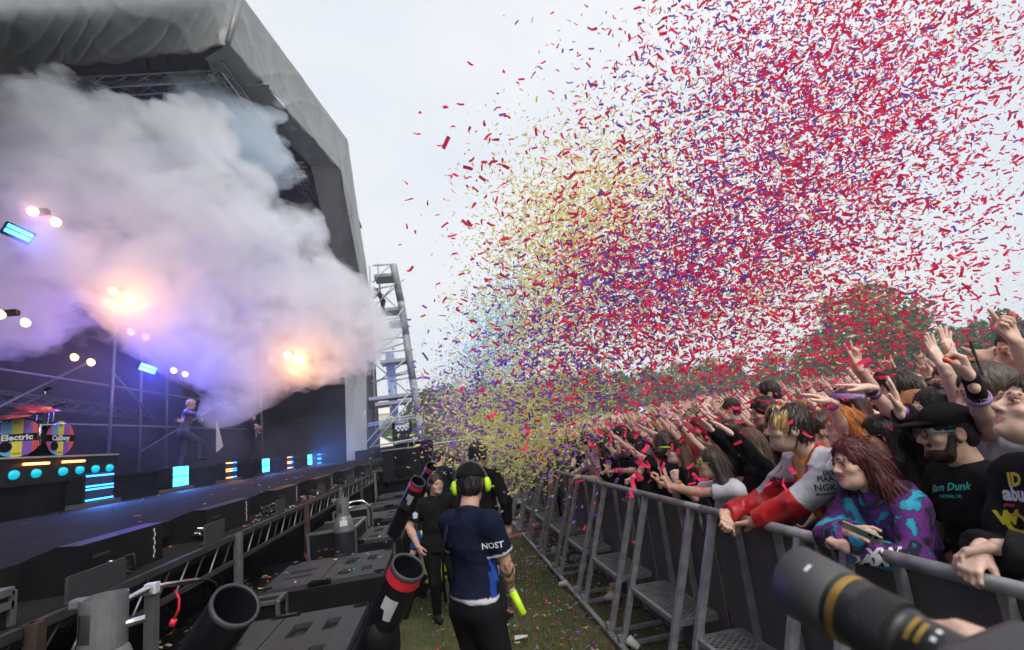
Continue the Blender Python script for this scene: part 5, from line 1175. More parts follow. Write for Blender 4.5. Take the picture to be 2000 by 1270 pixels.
M_navytxt = mat('print_white', (0.75, 0.76, 0.8), 0.6); M_blktxt = mat('print_black', (0.015, 0.015, 0.015), 0.6); M_tealtxt = mat('print_teal', (0.05, 0.55, 0.48), 0.6); M_yeltxt = mat('print_yellow', (0.75, 0.62, 0.02), 0.6); M_pinktxt = mat('print_pink', (0.7, 0.03, 0.12), 0.6); M_gold = mat('print_gold', (0.6, 0.4, 0.1), 0.5)
def camray(u, v): return (tuple(CAM), tuple(ray(u, v)))

# --- man in the red and silver jacket
def jacket_cf(V, J):
    C = np.tile(V3(0.50, 0.012, 0.016), (len(V), 1)); loc = (V - J['pel']) @ J['Rt'] / J['s']
    for sd in 'LR':
        q = J['arms'][sd]; u = q['El'] - q['Sh']; t = ((V - q['Sh']) @ u) / (u @ u); d = np.linalg.norm(V - (q['Sh'] + np.clip(t, 0, 1)[:, None] * u), axis=1)
        out = (V - q['Sh']) @ (J['Rt'] @ V3(1 if sd == 'R' else -1, 0.15, 0.3)); m = (d < 0.085) & (t > -0.35) & (t < 0.93) & (out > -0.02); C[m] = (0.50, 0.51, 0.55)
    sh = (loc[:, 2] > 0.42) & (np.abs(loc[:, 0]) > 0.075); C[sh] = (0.50, 0.51, 0.55)
    pan = (loc[:, 1] > 0.02) & (np.abs(loc[:, 0]) > 0.085) & (np.abs(loc[:, 0]) < 0.135) & (loc[:, 2] < 0.42) & (loc[:, 2] > 0.08); C[pan] = (0.50, 0.51, 0.55)
    opn = (loc[:, 1] > 0.0) & (np.abs(loc[:, 0]) < 0.016 + 0.10 * np.clip(loc[:, 2] - 0.15, 0, 0.5)); C[opn] = (0.62, 0.27, 0.01)
    ln = (loc[:, 1] > 0.0) & ~opn & (np.abs(loc[:, 0]) < 0.024 + 0.10 * np.clip(loc[:, 2] - 0.15, 0, 0.5)); C[ln] = (0.02, 0.015, 0.015)
    hem = loc[:, 2] < -0.06; C[hem] = (0.5, 0.51, 0.55)
    for sd in 'LR':
        q = J['arms'][sd]; u = q['Wr'] - q['El']; t = np.clip(((V - q['El']) @ u) / (u @ u), -0.1, 1.3); d = np.linalg.norm(V - (q['El'] + t[:, None] * u), axis=1); C[d < 0.115] = (0.50, 0.012, 0.016)
        u = q['El'] - q['Sh']; t = ((V - q['Sh']) @ u) / (u @ u); d = np.linalg.norm(V - (q['Sh'] + np.clip(t, 0, 1)[:, None] * u), axis=1); out = (V - q['Sh'] - u * np.clip(t, 0, 1)[:, None]) @ (J['Rt'] @ V3(1 if sd == 'R' else -1, 0.15, 0.1)); m = (d < 0.09) & (t > 0.05) & (t < 1.0); C[m] = (0.50, 0.012, 0.016); C[m & (out > -0.012) & (t < 0.9)] = (0.50, 0.51, 0.55)
    return C
def streak(l):
    a = np.sin(l[:, 0] * 95 + l[:, 2] * 20 + 1.0); m = (l[:, 1] > 0.012) & (l[:, 2] > -0.02) & (l[:, 0] < 0.075); C = np.ones((len(l), 3)) * V3(0.028, 0.018, 0.012); C[m & (a > -0.45)] = (0.52, 0.34, 0.12); return C
hw = W3(1432, 1016, 1.77)
Jk = hero('person', 1540, 838, 2.10, 86, 20, head=(-20, 8, 0), girth=1.0, tone=(0.68, 0.44, 0.34), face=dict(stub=0.5, brow=(0.2, 0.15, 0.12)), hair=dict(style='curtain', c=(1, 1, 1), cf=streak, vol=0.95, strands=1500, flow=(0.05, 0.3, -0.8), messy=0.08, hairline=-0.005),
     arms={'L': dict(t=hw + V3(0.05, -0.09, -0.02), f=(-0.35, 0.85, -0.15), p=(-0.2, 0, -1), pose='relax', e=(0.3, -0.6, -0.6)), 'R': dict(t=hw + V3(0.0, 0.10, 0.02), f=(-0.35, -0.85, -0.25), p=(-0.5, 0, -0.8), pose='grip', e=(0.2, 0.6, -0.7))},
     top=dict(name='jacket', c=(1, 1, 1), cf=jacket_cf, m=M_satin, sleeve=1.93, inf=0.028, collar=True, wr=0.011, h=0.009), label='man with blond streaked fringe in red and silver jacket leaning on barrier', group=GB)
for (t_, sz, u, v) in (('EIKEI', 0.032, 1626, 938), ('PIAA', 0.042, 1618, 950), ('NGK', 0.05, 1618, 967), ('SPARK PLUGS', 0.017, 1620, 979), ('PIAA', 0.034, 1526, 950), ('NGK', 0.036, 1530, 964)): decal(Jk, t_, sz, camray(u - 6, v - 14), M_blktxt, weight=0.001)
wristband(Jk, 'L', (0.35, 0.04, 0.3), 0.16, 0.02)
# yellow shirt collar flaps
S = Sdf(); Tt = Jk['Tt']
for sx in (-1, 1): S.rc(Tt(sx * 0.03, 0.085, 0.50), Tt(sx * 0.06, 0.105, 0.44), 0.016, 0.01, k=0.01); S.rc(Tt(sx * 0.065, 0.0, 0.55), Tt(sx * 0.03, 0.085, 0.50), 0.014, 0.014, k=0.01)
acc(Jk, 'shirt_collar', S, 0.006, M_cloth, (0.6, 0.26, 0.01))
S = Sdf()
for sx in (-1, 1): S.rc(Tt(sx * 0.088, -0.03, 0.545), Tt(sx * 0.08, 0.09, 0.46), 0.02, 0.016, k=0.01)
acc(Jk, 'jacket_collar', S, 0.007, M_satin, (0.45, 0.012, 0.016))

# --- red haired woman in tie-dye hoodie
M_tie = bpy.data.materials.new('tie_dye'); M_tie.use_nodes = True
def tie(m):
    t = m.node_tree; n = t.nodes; l = t.links; b = n['Principled BSDF']; tcn = n.new('ShaderNodeTexCoord'); no = n.new('ShaderNodeTexNoise'); no.inputs['Scale'].default_value = 7.0; no.inputs['Detail'].default_value = 3.5; no.inputs['Distortion'].default_value = 0.5
    l.new(tcn.outputs['Object'], no.inputs[0]); r = n.new('ShaderNodeValToRGB'); e = r.color_ramp.elements; e[0].position = 0.0; e[0].color = (0.01, 0.01, 0.02, 1); e[1].position = 1; e[1].color = (0.02, 0.02, 0.05, 1)
    for p, c in ((0.36, (0.02, 0.25, 0.42)), (0.40, (0.012, 0.012, 0.03)), (0.455, (0.012, 0.010, 0.03)), (0.50, (0.13, 0.02, 0.20)), (0.54, (0.17, 0.02, 0.22)), (0.565, (0.02, 0.03, 0.08)), (0.60, (0.03, 0.34, 0.52)), (0.67, (0.05, 0.45, 0.62))):
        q = e.new(p); q.color = (*c, 1)
    l.new(no.outputs[0], r.inputs[0]); l.new(r.outputs[0], b.inputs['Base Color']); b.inputs['Roughness'].default_value = 0.9
    n2 = n.new('ShaderNodeTexNoise'); n2.inputs['Scale'].default_value = 30; l.new(tcn.outputs['Object'], n2.inputs[0]); bp = n.new('ShaderNodeBump'); bp.inputs['Strength'].default_value = 0.4; bp.inputs['Distance'].default_value = 0.02; l.new(n2.outputs[0], bp.inputs['Height']); l.new(bp.outputs[0], b.inputs['Normal'])
tie(M_tie)
h1 = W3(1652, 1058, 1.80); h2 = W3(1712, 1040, 1.90)
Jg = hero('person', 1668, 908, 2.06, 92, 18, head=(-2, 5, 4), female=True, tone=(0.68, 0.42, 0.32), face=dict(smile=1.0, lip=(0.9, 0.5, 0.5), brow=(0.12, 0.07, 0.06)), hair=dict(style='wavy', c=(0.10, 0.012, 0.012), vol=1.25, len=0.8, strands=1900, messy=0.22, flow=(0, -0.5, -0.9), hairline=0.006),
     arms={'L': dict(t=W3(1648, 1068, 1.78), f=(0.1, 0.95, 0.25), p=(0.2, 0, -1), pose='grip', e=(0.1, -0.8, -0.8)), 'R': dict(t=W3(1662, 1040, 1.84), f=(0.05, -0.95, 0.05), p=(0.6, 0, -0.6), pose='grip', e=(0.1, 0.9, -0.4))},
     top=dict(name='hoodie', c=(1, 1, 1), m=M_tie, sleeve=1.92, inf=0.032, hood=True, wr=0.012, h=0.009), label='smiling woman with dark red hair in blue and purple tie-dye hoodie', group=GB)
for (t_, sz, u, v, sh_) in (('NEVER', 0.05, 1690, 1095, 0.4), ('MIND', 0.055, 1722, 1085, 0.4)): decal(Jg, 'XW' if t_ == 'MIND' else 'OAM', 0.075, camray(u, v), M_navytxt, weight=0.003, shear=0.3)
wristband(Jg, 'R', (0.35, 0.22, 0.05), 0.12, 0.016, 'bracelet')
phone(Jg, Vector(W3(1684, 1040, 1.80)), (0.55, -0.75, -0.45), (0.1, 0.6, 0.8), (0.35, 0.37, 0.30), 'pale green phone in the hand of the red haired woman')

# --- bearded man in black cap
Jb = hero('person', 1848, 846, 2.42, 72, 4, head=(-4, 2, 0), girth=1.22, tone=(0.66, 0.42, 0.30), face=dict(beard=(0.06, 0.055, 0.055), wide=1.1, brow=(0.1, 0.08, 0.07), lip=(0.9, 0.6, 0.55)), hair=dict(style='short', c=(0.012, 0.01, 0.01), strands=0),
     arms={'L': dict(lt=(-0.24, 0.24, 0.98), pose='relax', e=(0.3, -0.8, -0.5)), 'R': dict(lt=(0.2, 0.28, 1.0), pose='relax')}, top=dict(c=(0.010, 0.0105, 0.012), sleeve=0.7, inf=0.018, wr=0.008), label='bearded man in flat black cap and glasses, black festival T-shirt', group=GB)
cap(Jb, (0.009, 0.009, 0.010), vol=1.08); specs(Jb, (0.015, 0.015, 0.025), (0.12, 0.42, 0.6), big=1.15)
decal(Jb, 'Slam Dunk', 0.050, camray(1850, 952), M_tealtxt, weight=0.0012, shear=0.25); decal(Jb, 'FESTIVAL UK', 0.020, camray(1856, 970), M_tealtxt, weight=0.0006)
S = Sdf(); S.el(Jb['TH'](-0.088, -0.004, -0.036), Jb['Rh'], V3(0.006, 0.008, 0.008)); acc(Jb, 'ear_plug', S, 0.003, M_plain, (0.01, 0.01, 0.01))

# --- man at the right edge in patched jacket
Jr = hero('person', 2022, 806, 2.20, 78, 4, head=(-6, 30, 0), girth=1.05, tone=(0.72, 0.48, 0.38), face=dict(), hair=dict(style='short', c=(0.05, 0.03, 0.02)),
     arms={'R': dict(t=W3(1912, 1075, 1.92), f=(-0.75, -0.1, -0.55), p=(-0.4, 0, -1), pose='grip', e=(0.3, 0.4, -0.8)), 'L': dict(t=W3(1948, 1068, 1.95), f=(-0.6, 0.7, -0.2), p=(-0.2, 0, -1), pose='relax', e=(0.5, -0.6, -0.7))},
     top=dict(name='jacket', c=(0.014, 0.014, 0.016), sleeve=1.95, inf=0.03, wr=0.010, collar=True), label='man in black patched jacket looking up at the right edge, hand on rail', group=GB)
for (t_, sz, u, v, m_) in (('ID', 0.07, 1982, 938, M_yeltxt), ('abus', 0.075, 1988, 966, M_navytxt), ('~', 0.06, 1972, 986, M_pinktxt), ('W', 0.07, 1968, 1012, M_yeltxt), ('O', 0.11, 1992, 1025, M_yeltxt)): decal(Jr, t_, sz, camray(u, v), m_, weight=0.003)

# --- woman in green sunglasses
Jw = hero('person', 1388, 906, 2.10, 82, 16, head=(-14, 8, 0), female=True, tone=(0.62, 0.37, 0.26), face=dict(openm=1.3, smile=0.8), hair=dict(style='long', c=(0.06, 0.042, 0.03), vol=0.95, len=0.9),
     arms={'R': dict(t=W3(1288, 944, 1.86), f=(-0.1, 0.05, 1), p=(-0.8, 0.4, 0), pose='grip', e=(0.3, 0.1, -1)), 'L': dict(t=W3(1303, 952, 1.80), f=(-0.2, 0.2, 1), p=(-0.6, 0.7, 0), pose='grip', e=(0.3, -0.6, -1))}, top=dict(c=(0.62, 0.62, 0.68), sleeve=0.62, inf=0.016, wr=0.008), label='laughing woman in green sunglasses and white T-shirt holding up a phone', group=GB)
specs(Jw, (0.12, 0.55, 0.05), sun=True, big=1.2)
phone(Jw, Vector(W3(1291, 918, 1.80)), (-0.05, 0.1, 1), (0.75, -0.6, 0), (0.5, 0.42, 0.3), 'phone in a pale case with cord held by the woman in green sunglasses')
# --- woman in black and lime cap
Jc = hero('person', 1322, 884, 2.38, 80, 6, head=(-4, 10, 0), female=True, tone=SK[2], face=dict(smile=0.8, openm=0.5), hair=dict(style='long', c=(0.16, 0.085, 0.04), vol=1.0),
     arms={'R': dict(t=W3(1300, 930, 2.2), f=(0, 0.1, 1), p=(-0.7, 0.6, 0), pose='fist', e=(0.3, 0.2, -1)), 'L': dict(t=W3(1318, 938, 2.15), f=(0, 0.1, 1), p=(0.6, 0.6, 0), pose='fist', e=(0.3, -0.4, -1))}, top=dict(c=BLK, sleeve=0.6), label='woman with long fair hair in black and lime cap, hand to chin', group=GB)
cap(Jc, (0.012, 0.012, 0.014), (0.42, 0.6, 0.03)); wristband(Jc, 'L', (0.75, 0.25, 0.02), 0.15)
# --- woman with pink headband pointing
Jp = hero('person', 1272, 872, 2.50, 78, 4, head=(0, 12, 0), female=True, tone=SK[0], face=dict(), hair=dict(style='long', c=(0.09, 0.035, 0.025), vol=1.0), arms={'R': dict(t=W3(1222, 812, 2.30), f=(-0.6, 0.5, 0.75), p=(-0.5, -0.6, -0.4), pose='point', e=(0.3, 0.2, -1)), 'L': dict(t=W3(1200, 920, 1.98), f=(-0.7, 0.5, -0.1), p=(0, 0, -1), pose='grip', e=(0.3, -0.2, -1))}, top=dict(c=(0.02, 0.02, 0.022), sleeve=0.5), label='woman in pink headband with arm raised, pointing at the stage', group=GB)
head_band(Jp, (0.85, 0.06, 0.28)); wristband(Jp, 'L', (0.85, 0.06, 0.28), 0.22, 0.07, 'sweatband'); wristband(Jp, 'R', (0.85, 0.1, 0.3), 0.12, 0.02)
# --- woman with both black sleeved arms up
Ja = hero('person', 1462, 866, 2.62, 72, 2, head=(-6, 8, 0), female=True, tone=SK[2], face=dict(), hair=dict(style='long', c=(0.14, 0.085, 0.055), vol=1.0), arms={'R': dict(t=W3(1342, 800, 2.10), f=(-0.55, 0.5, 0.75), p=(-0.3, -0.5, -0.6), pose='flat', e=(0.3, 0.1, -1)), 'L': dict(t=W3(1386, 806, 2.05), f=(-0.55, 0.45, 0.75), p=(-0.4, 0.3, -0.7), pose='flat', e=(0.5, -0.4, -1))}, top=dict(name='sweater', c=(0.010, 0.010, 0.011), sleeve=1.93, inf=0.024), label='brown haired woman in black sweater stretching both arms over the barrier', group=GB)
# --- youths and others along the rail
Jy = hero('person', 1147, 866, 2.10, 74, 12, head=(6, -10, 0), tone=SK[2], face=dict(), hair=dict(style='short', c=(0.02, 0.014, 0.012), vol=1.3), arms={'R': dict(t=W3(1090, 948, 1.76), f=(-0.4, 0.1, -0.8), p=(0.4, 0.2, -0.5), pose='relax', e=(0.2, 0.5, -0.6)), 'L': dict(t=W3(1133, 932, 1.84), f=(-0.6, 0.4, -0.1), p=(0, 0, -1), pose='relax', e=(0.3, -0.5, -0.8))}, top=dict(c=(0.52, 0.5, 0.6), sleeve=0.6, inf=0.018), label='dark haired boy in white T-shirt with an arm hanging over the rail', group=GB)
Jm = hero('person', 1112, 866, 2.32, 72, 6, head=(0, -4, 0), tone=SK[1], face=dict(beard=(0.05, 0.045, 0.045)), hair=dict(style='short', c=(0.012, 0.01, 0.01), vol=1.7), arms={'L': dict(t=W3(1112, 938, 1.92), f=(-0.5, 0.6, 0), p=(0, 0, -1), pose='relax', e=(0.4, -0.4, -1)), 'R': dict(t=W3(1092, 930, 1.94), f=(-0.5, -0.5, 0), p=(0, 0, -1), pose='relax')}, top=dict(c=(0.012, 0.014, 0.03), sleeve=0.6), label='man with thick black hair and beard in navy T-shirt at the rail', group=GB)
Jd = hero('person', 1170, 872, 2.18, 78, 8, head=(-4, 0, 0), female=True, tone=SK[1], face=dict(smile=1), hair=dict(style='long', c=(0.035, 0.022, 0.016)), arms={'R': dict(t=W3(1150, 893, 1.95), f=(0, 0.1, 1), p=(-0.7, 0.5, 0), pose='grip', e=(0.2, 0.2, -1)), 'L': dict(t=W3(1182, 936, 1.86), f=(-0.6, 0.5, -0.1), p=(0, 0, -1), pose='relax', e=(0.5, -0.3, -1))}, top=dict(c=(0.012, 0.012, 0.014), sleeve=0.55), label='smiling dark haired woman in black T-shirt with gold print', group=GB)
decal(Jd, 'KORN', 0.075, camray(1170, 922), M_gold, weight=0.004); phone(Jd, Vector(W3(1153, 872, 1.93)), (0, 0.1, 1), (0.7, -0.6, 0), label='black phone held by the woman in the gold print shirt')
Jh = hero('person', 1212, 852, 2.46, 74, 4, head=(-10, 4, 0), tone=SK[2], face=dict(), hair=dict(style='short', c=(0.015, 0.012, 0.01), vol=1.4), arms={'L': dict(t=W3(1205, 878, 2.1), f=(-0.1, 0.1, 1), p=(-0.7, 0.6, 0), pose='grip', e=(0.3, -0.3, -1)), 'R': dict(t=W3(1188, 882, 2.12), f=(0, 0, 1), p=(-0.7, 0.5, 0), pose='grip', e=(0.3, 0.3, -1))}, top=dict(c=(0.014, 0.014, 0.016), sleeve=0.55), label='short black haired person filming with pink wristband', group=GB)
wristband(Jh, 'L', (0.85, 0.06, 0.28), 0.16, 0.07, 'sweatband'); phone(Jh, Vector(W3(1197, 862, 2.08)), (0.0, 0, 1), (0.7, -0.6, 0), label='black phone between two hands above the rail')
Jt = hero('person', 1236, 866, 2.30, 78, 6, head=(0, 6, 0), female=True, tone=SK[0], hair=dict(style='long', c=(0.012, 0.01, 0.012)), arms={'L': dict(t=W3(1226, 948, 1.86), f=(-0.8, 0.3, -0.2), p=(0, 0, -1), pose='fist', e=(0.3, -0.5, -1))}, top=dict(c=(0.03, 0.05, 0.05), sleeve=0.7), label='black haired woman in dark checked shirt low at the rail', group=GB)
Je = hero('person', 1052, 880, 2.20, 58, 10, head=(0, 0, 0), tone=SK[1], hair=dict(style='short', c=(0.02, 0.02, 0.02)), arms={'R': dict(t=W3(1002, 868, 1.9), f=(-0.6, 0.5, 0.4), p=(0, 0, -1), pose='open'), 'L': dict(t=W3(1040, 920, 1.85), f=(-0.5, 0.6, 0), p=(0, 0, -1), pose='relax')}, top=dict(name='jacket', c=(0.2, 0.2, 0.28), sleeve=1.9, inf=0.02), label='person in green cap and grey jacket at the far rail', group=GB, res=1.3); cap(Je, (0.02, 0.25, 0.12))
# --- second row around the heroes
GR = 'people in the rows behind the rail'
def row2(u, v, X, yaw, head, hair, top, label, armR=None, armL=None, tone=0, female=False, face=None, girth=1.0, lean=2, res=1.15, height=None):
    arms = {}
    for k, a in (('R', armR), ('L', armL)):
        if a is not None: arms[k] = dict(t=W3(a[0], a[1], a[2]), f=a[3], p=a[4], pose=a[5], e=a[6] if len(a) > 6 else (0.5, -0.2 if k == 'L' else 0.3, -1)); arms[k].update(a[7] if len(a) > 7 else {})
        else: arms[k] = dict(lt=((-0.22 if k == 'L' else 0.22), 0.22, 1.0), pose='relax')
    return hero('person', u, v, X, yaw, lean, head=head, hair=hair, top=top, label=label, group=GR, arms=arms, tone=SK[tone], female=female, face=face or {}, girth=girth, res=res)
UP = (-0.25, 0.2, 1)
Jq = row2(1755, 768, 3.25, 66, (-8, 4, 0), dict(style='quiff', c=(0.028, 0.018, 0.013)), dict(c=(0.25, 0.24, 0.2), sleeve=0.5), 'tall man with swept brown quiff, bare arm raised high in horns sign', (1668, 704, 2.95, (-0.15, 0.1, 1), (0.3, -0.8, 0), 'horns'), face=dict(), res=1.0)
Jo = row2(1648, 838, 2.62, 72, (-5, 4, 0), dict(style='bob', c=(0.55, 0.17, 0.02), vol=1.2), dict(c=(0.5, 0.25, 0.03), sleeve=0.4), 'orange haired woman with bare arm raised in front of her face', (1612, 752, 2.36, (-0.75, 0.4, 0.5), (-0.3, 0.2, -0.9), 'flat', (0.6, -0.5, -0.6)), female=True, tone=2, res=1.0)
wristband(Jo, 'R', (0.5, 0.05, 0.4), 0.13, 0.024)
Jn = row2(1718, 852, 2.72, 66, (-4, 0, 0), dict(style='long', c=(0.010, 0.009, 0.010)), dict(c=BLK, sleeve=1.9), 'woman with black hair and thin glasses behind the red haired woman', None, None, 0, True); specs(Jn)
Jz = row2(1788, 808, 2.90, 64, (-6, 6, 0), dict(style='short', c=(0.42, 0.16, 0.05)), dict(c=(0.05, 0.04, 0.03), sleeve=0.5), 'ginger haired man with pale arm up pointing two fingers', (1690, 750, 2.60, (-0.85, 0.4, 0.25), (0, 0, -1), 'peace', (0.5, -0.3, -0.9)), tone=2); wristband(Jz, 'R', (0.02, 0.02, 0.02), 0.1, 0.03); wristband(Jz, 'R', (0.2, 0.04, 0.3), 0.22, 0.02)
Jv = row2(1655, 792, 3.3, 74, (0, 4, 0), dict(style='long', c=(0.05, 0.02, 0.012)), dict(c=(0.02, 0.02, 0.03), sleeve=0.5), 'woman with lavender headband in the second row', None, None, 0, True)
head_band(Jv, (0.42, 0.25, 0.65))
Jbk = row2(1826, 806, 2.8, 66, (0, 6, 0), dict(style='long', c=(0.012, 0.01, 0.01)), dict(c=(0.014, 0.015, 0.017), sleeve=1.9, inf=0.02), 'person in black leather sleeve raising an open palm behind the cap', (1752, 795, 2.45, (-0.1, -0.1, 1), (-0.7, 0.5, 0), 'open', (0.6, -0.2, -0.8)), tone=2); wristband(Jbk, 'R', (0.25, 0.05, 0.35), 0.1, 0.02)
Jsp = row2(1872, 752, 2.95, 66, (-4, 0, 0), dict(style='short', c=(0.11, 0.07, 0.04)), dict(c=(0.02, 0.02, 0.02), sleeve=0.5), 'pale man in round glasses with two bare arms up', (1843, 716, 2.75, (-0.25, 0.1, 1), (0.2, -0.8, 0.1), 'spread'), (1862, 700, 2.9, (0.0, 0.1, 1), (0.2, -0.8, 0.1), 'spread'), tone=2); specs(Jsp)
Jgl = row2(1930, 772, 2.62, 70, (-4, 0, 0), dict(style='short', c=(0.06, 0.04, 0.025), vol=1.3), dict(c=(0.45, 0.46, 0.55), sleeve=0.5), 'brown haired person in pale shirt holding a phone in black glove', (1897, 742, 2.35, (0.0, 0.05, 1), (-0.6, 0.7, 0), 'grip', (0.5, 0.2, -1), dict(nail=(1.4, 0.35, 0.3))), tone=0)
S = Sdf(); q = Jgl['arms']['R']; S.rc(q['Wr'], q['El'], 0.034, 0.045, k=0.01); acc(Jgl, 'fingerless_glove', S, 0.008, M_cloth, BLK); wristband(Jgl, 'R', (0.32, 0.22, 0.55), 0.4, 0.02, rad=0.038)
phone(Jgl, Vector(W3(1907, 700, 2.30)), (0.0, 0.05, 1), (0.6, -0.75, 0), label='large black phone held high by gloved hand at right')
Jba = row2(1962, 722, 3.3, 66, (0, 0, 0), dict(style='bald'), dict(c=BLK, sleeve=0.5), 'bald man at right with hand pointing above the crowd', (1942, 704, 3.0, (0.2, 0.7, 0.5), (0, 0, -1), 'point'), tone=3)
Jpu = row2(1948, 764, 3.0, 66, (0, 0, 0), dict(style='long', c=(0.09, 0.015, 0.12)), dict(c=BLK, sleeve=0.5), 'person with purple hair beside the bald man', None, None, 0, True)
Jed = row2(2004, 690, 3.1, 66, (0, 0, 0), dict(style='short', c=(0.03, 0.02, 0.02)), dict(c=BLK, sleeve=0.5), 'man in black with arm up at the top right edge of the crowd', (1985, 668, 2.9, (-0.4, 0.2, 0.9), (0.3, -0.8, 0), 'point'), tone=1)
Jdk = row2(1492, 806, 3.1, 70, (4, -4, 0), dict(style='short', c=(0.014, 0.011, 0.010), vol=1.5), dict(c=(0.02, 0.02, 0.022), sleeve=0.5), 'dark haired man with a vape at his mouth behind the jacket man', None, None, 1, face=dict(stub=0.5)); 
Jsb = row2(1598, 842, 2.75, 56, (6, -2, 0), dict(style='short', c=(0.03, 0.018, 0.011), vol=1.2), dict(c=(0.02, 0.02, 0.02), sleeve=0.5), 'short brown haired man seen from behind the jacket man', None, None, 1)
Jar = row2(1500, 770, 3.9, 58, (0, 4, 0), dict(style='short', c=(0.02, 0.015, 0.012)), dict(c=(0.25, 0.25, 0.26), sleeve=1.8), 'person in grey sleeve with orange cuff reaching out an open hand', (1528, 772, 3.6, (-0.7, 0.5, 0.35), (0, 0, -1), 'spread'), None, 0); wristband(Jar, 'R', (0.85, 0.22, 0.03), 0.12, 0.06, 'sweatband')
Jrx = row2(1425, 800, 3.7, 58, (0, 4, 0), dict(style='short', c=(0.03, 0.02, 0.015)), dict(c=(0.02, 0.02, 0.03), sleeve=0.5), 'person with a pale open palm held straight up beside black sleeves', (1388, 792, 3.3, (0.15, 0.1, 1), (0.2, -0.8, 0), 'open'), None, 2)

# --- the security team in the pit
GS = 'security staff in the pit'
def guard_cf(V, J):
    C = np.tile(V3(0.010, 0.013, 0.034), (len(V), 1)); loc = (V - J['pel']) @ J['Rt'] / J['s']
    pan = (np.abs(loc[:, 0]) > 0.13) & (np.abs(loc[:, 1]) < 0.022) & (loc[:, 2] < 0.36); C[pan & (loc[:, 2] < 0.2)] = (0.02, 0.06, 0.30)
    for sd in 'LR':
        q = J['arms'][sd]; u = q['El'] - q['Sh']; t = ((V - q['Sh']) @ u) / (u @ u); d = np.linalg.norm(V - (q['Sh'] + np.clip(t, 0, 1)[:, None] * u), axis=1); m = (d < 0.1) & (t > 0.60); C[m] = (0.03, 0.09, 0.42); C[(d < 0.1) & (t > 0.60) & (t < 0.645)] = (0.7, 0.7, 0.72)
    C[loc[:, 2] < 0.062] = (0.55, 0.56, 0.6); return C
g1 = np.array(at_y(997, 1160, 3.66))
J1 = hero('person', 920, 946, None, -50, 2, Y=3.62, head=(42, -4, 0), headoff=(0, 0.02, 0), girth=1.02, tone=(0.60, 0.34, 0.25), face=dict(), hair=dict(style='short', c=(0.012, 0.01, 0.01), strands=0, vol=0.2), arms={'R': dict(t=g1, f=(0.3, 0.1, -1), p=(-0.9, 0.2, -0.2), pose='grip', e=(0.2, -0.8, 0)), 'L': dict(lt=(-0.12, 0.32, 1.05), pose='relax')}, top=dict(name='polo_shirt', c=(1, 1, 1), cf=guard_cf, sleeve=0.68, inf=0.016, collar=True, wr=0.007, h=0.009, hemz=0.045), bottom=(0.010, 0.010, 0.013), label='security guard seen from behind in navy polo with lime ear defenders', group=GS)
cap(J1, (0.010, 0.010, 0.011), back=False, vol=0.99); decal(J1, 'NOST', 0.052, camray(962, 1066), M_navytxt, weight=0.001)
def ear_defenders(J, c, band=(0.05, 0.05, 0.055)):
    TH, hs = J['TH'], J['hs']
    for sx in (-1, 1):
        S = Sdf(); S.el(TH(sx * 0.105, -0.012, -0.012), J['Rh'], V3(0.026, 0.036, 0.048) * hs); acc(J, 'ear_cup', S, 0.006, M_plain, c); S = Sdf(); S.el(TH(sx * 0.088, -0.012, -0.010), J['Rh'], V3(0.014, 0.034, 0.044) * hs); acc(J, 'ear_cushion', S, 0.006, M_plain, (0.015, 0.015, 0.015))
    b = MB(); b.tube([Vector(TH(0.108 * math.cos(a), -0.012, 0.0 + 0.142 * math.sin(a))) - Vector(J['root']) for a in np.linspace(0.1, math.pi - 0.1, 17)], 0.009 * hs, mat('ear_band', band, 0.5), 8); b.build('headband', J['obj'])
ear_defenders(J1, (0.55, 0.85, 0.01)); wristband(J1, 'R', (0.7, 0.7, 0.75), 0.08, 0.022)
# tattoo: black bands wound on the forearm
q = J1['arms']['R']; from mathutils.bvhtree import BVHTree
def tattoo(J, sd):
    bo = [c for c in J['obj'].children if c.name.startswith('body')][0]; me = bo.data; Vb = np.zeros(len(me.vertices) * 3, np.float32); me.vertices.foreach_get('co', Vb); Vb = Vb.reshape(-1, 3) + J['root']; q = J['arms'][sd]
    c4 = np.zeros(len(me.vertices) * 4, np.float32); me.color_attributes['Col'].data.foreach_get('color', c4); c4 = c4.reshape(-1, 4); u = q['El'] - q['Wr']; t = ((Vb - q['Wr']) @ u) / (u @ u); ax = q['Wr'] + t[:, None] * u; rv = Vb - ax; d = np.linalg.norm(rv, axis=1); s1, s2, _ = frame(Vector(u)); a = np.arctan2(rv @ np.array(s1), rv @ np.array(s2))
    m = (d < 0.07) & (t > 0.42) & (t < 1.2) & (np.sin(t * 26 + 2.2 * np.abs(np.sin(a * 1.5)) * 2) + 0.5 * np.sin(a * 6 + t * 9) > 0.25); c4[m, :3] *= 0.22; me.color_attributes['Col'].data.foreach_set('color', c4.ravel())
tattoo(J1, 'R')
bt = MB(); a, c = at_y(992, 1138, 3.60), at_y(1024, 1202, 3.56); m1 = a.lerp(c, 0.28)
be = empty('light_baton', a); tag(be, 'lime yellow baton held by the guard in the navy polo', 'baton')
bt.tube([a - a, m1 - a], [0.02, 0.024], M_white, 12); bt.build('handle', be); bt = MB(); mm_ = mat('lime_plastic', (0.55, 0.85, 0.02), 0.35); bt.tube([m1 - a, (c - a) * 0.95, c - a], [0.026, 0.023, 0.01], mm_, 12); bt.build('shaft', be)
b = MB(); b.tube([Vector(J1['Tt'](-0.1, -0.1, 0.47)) - Vector(J1['root']), Vector(J1['Tt'](-0.155, -0.11, 0.3)) - Vector(J1['root']), Vector(J1['Tt'](-0.165, -0.1, 0.02)) - Vector(J1['root'])], 0.009, M_blackp, 6); b.build('radio_cable', J1['obj'])
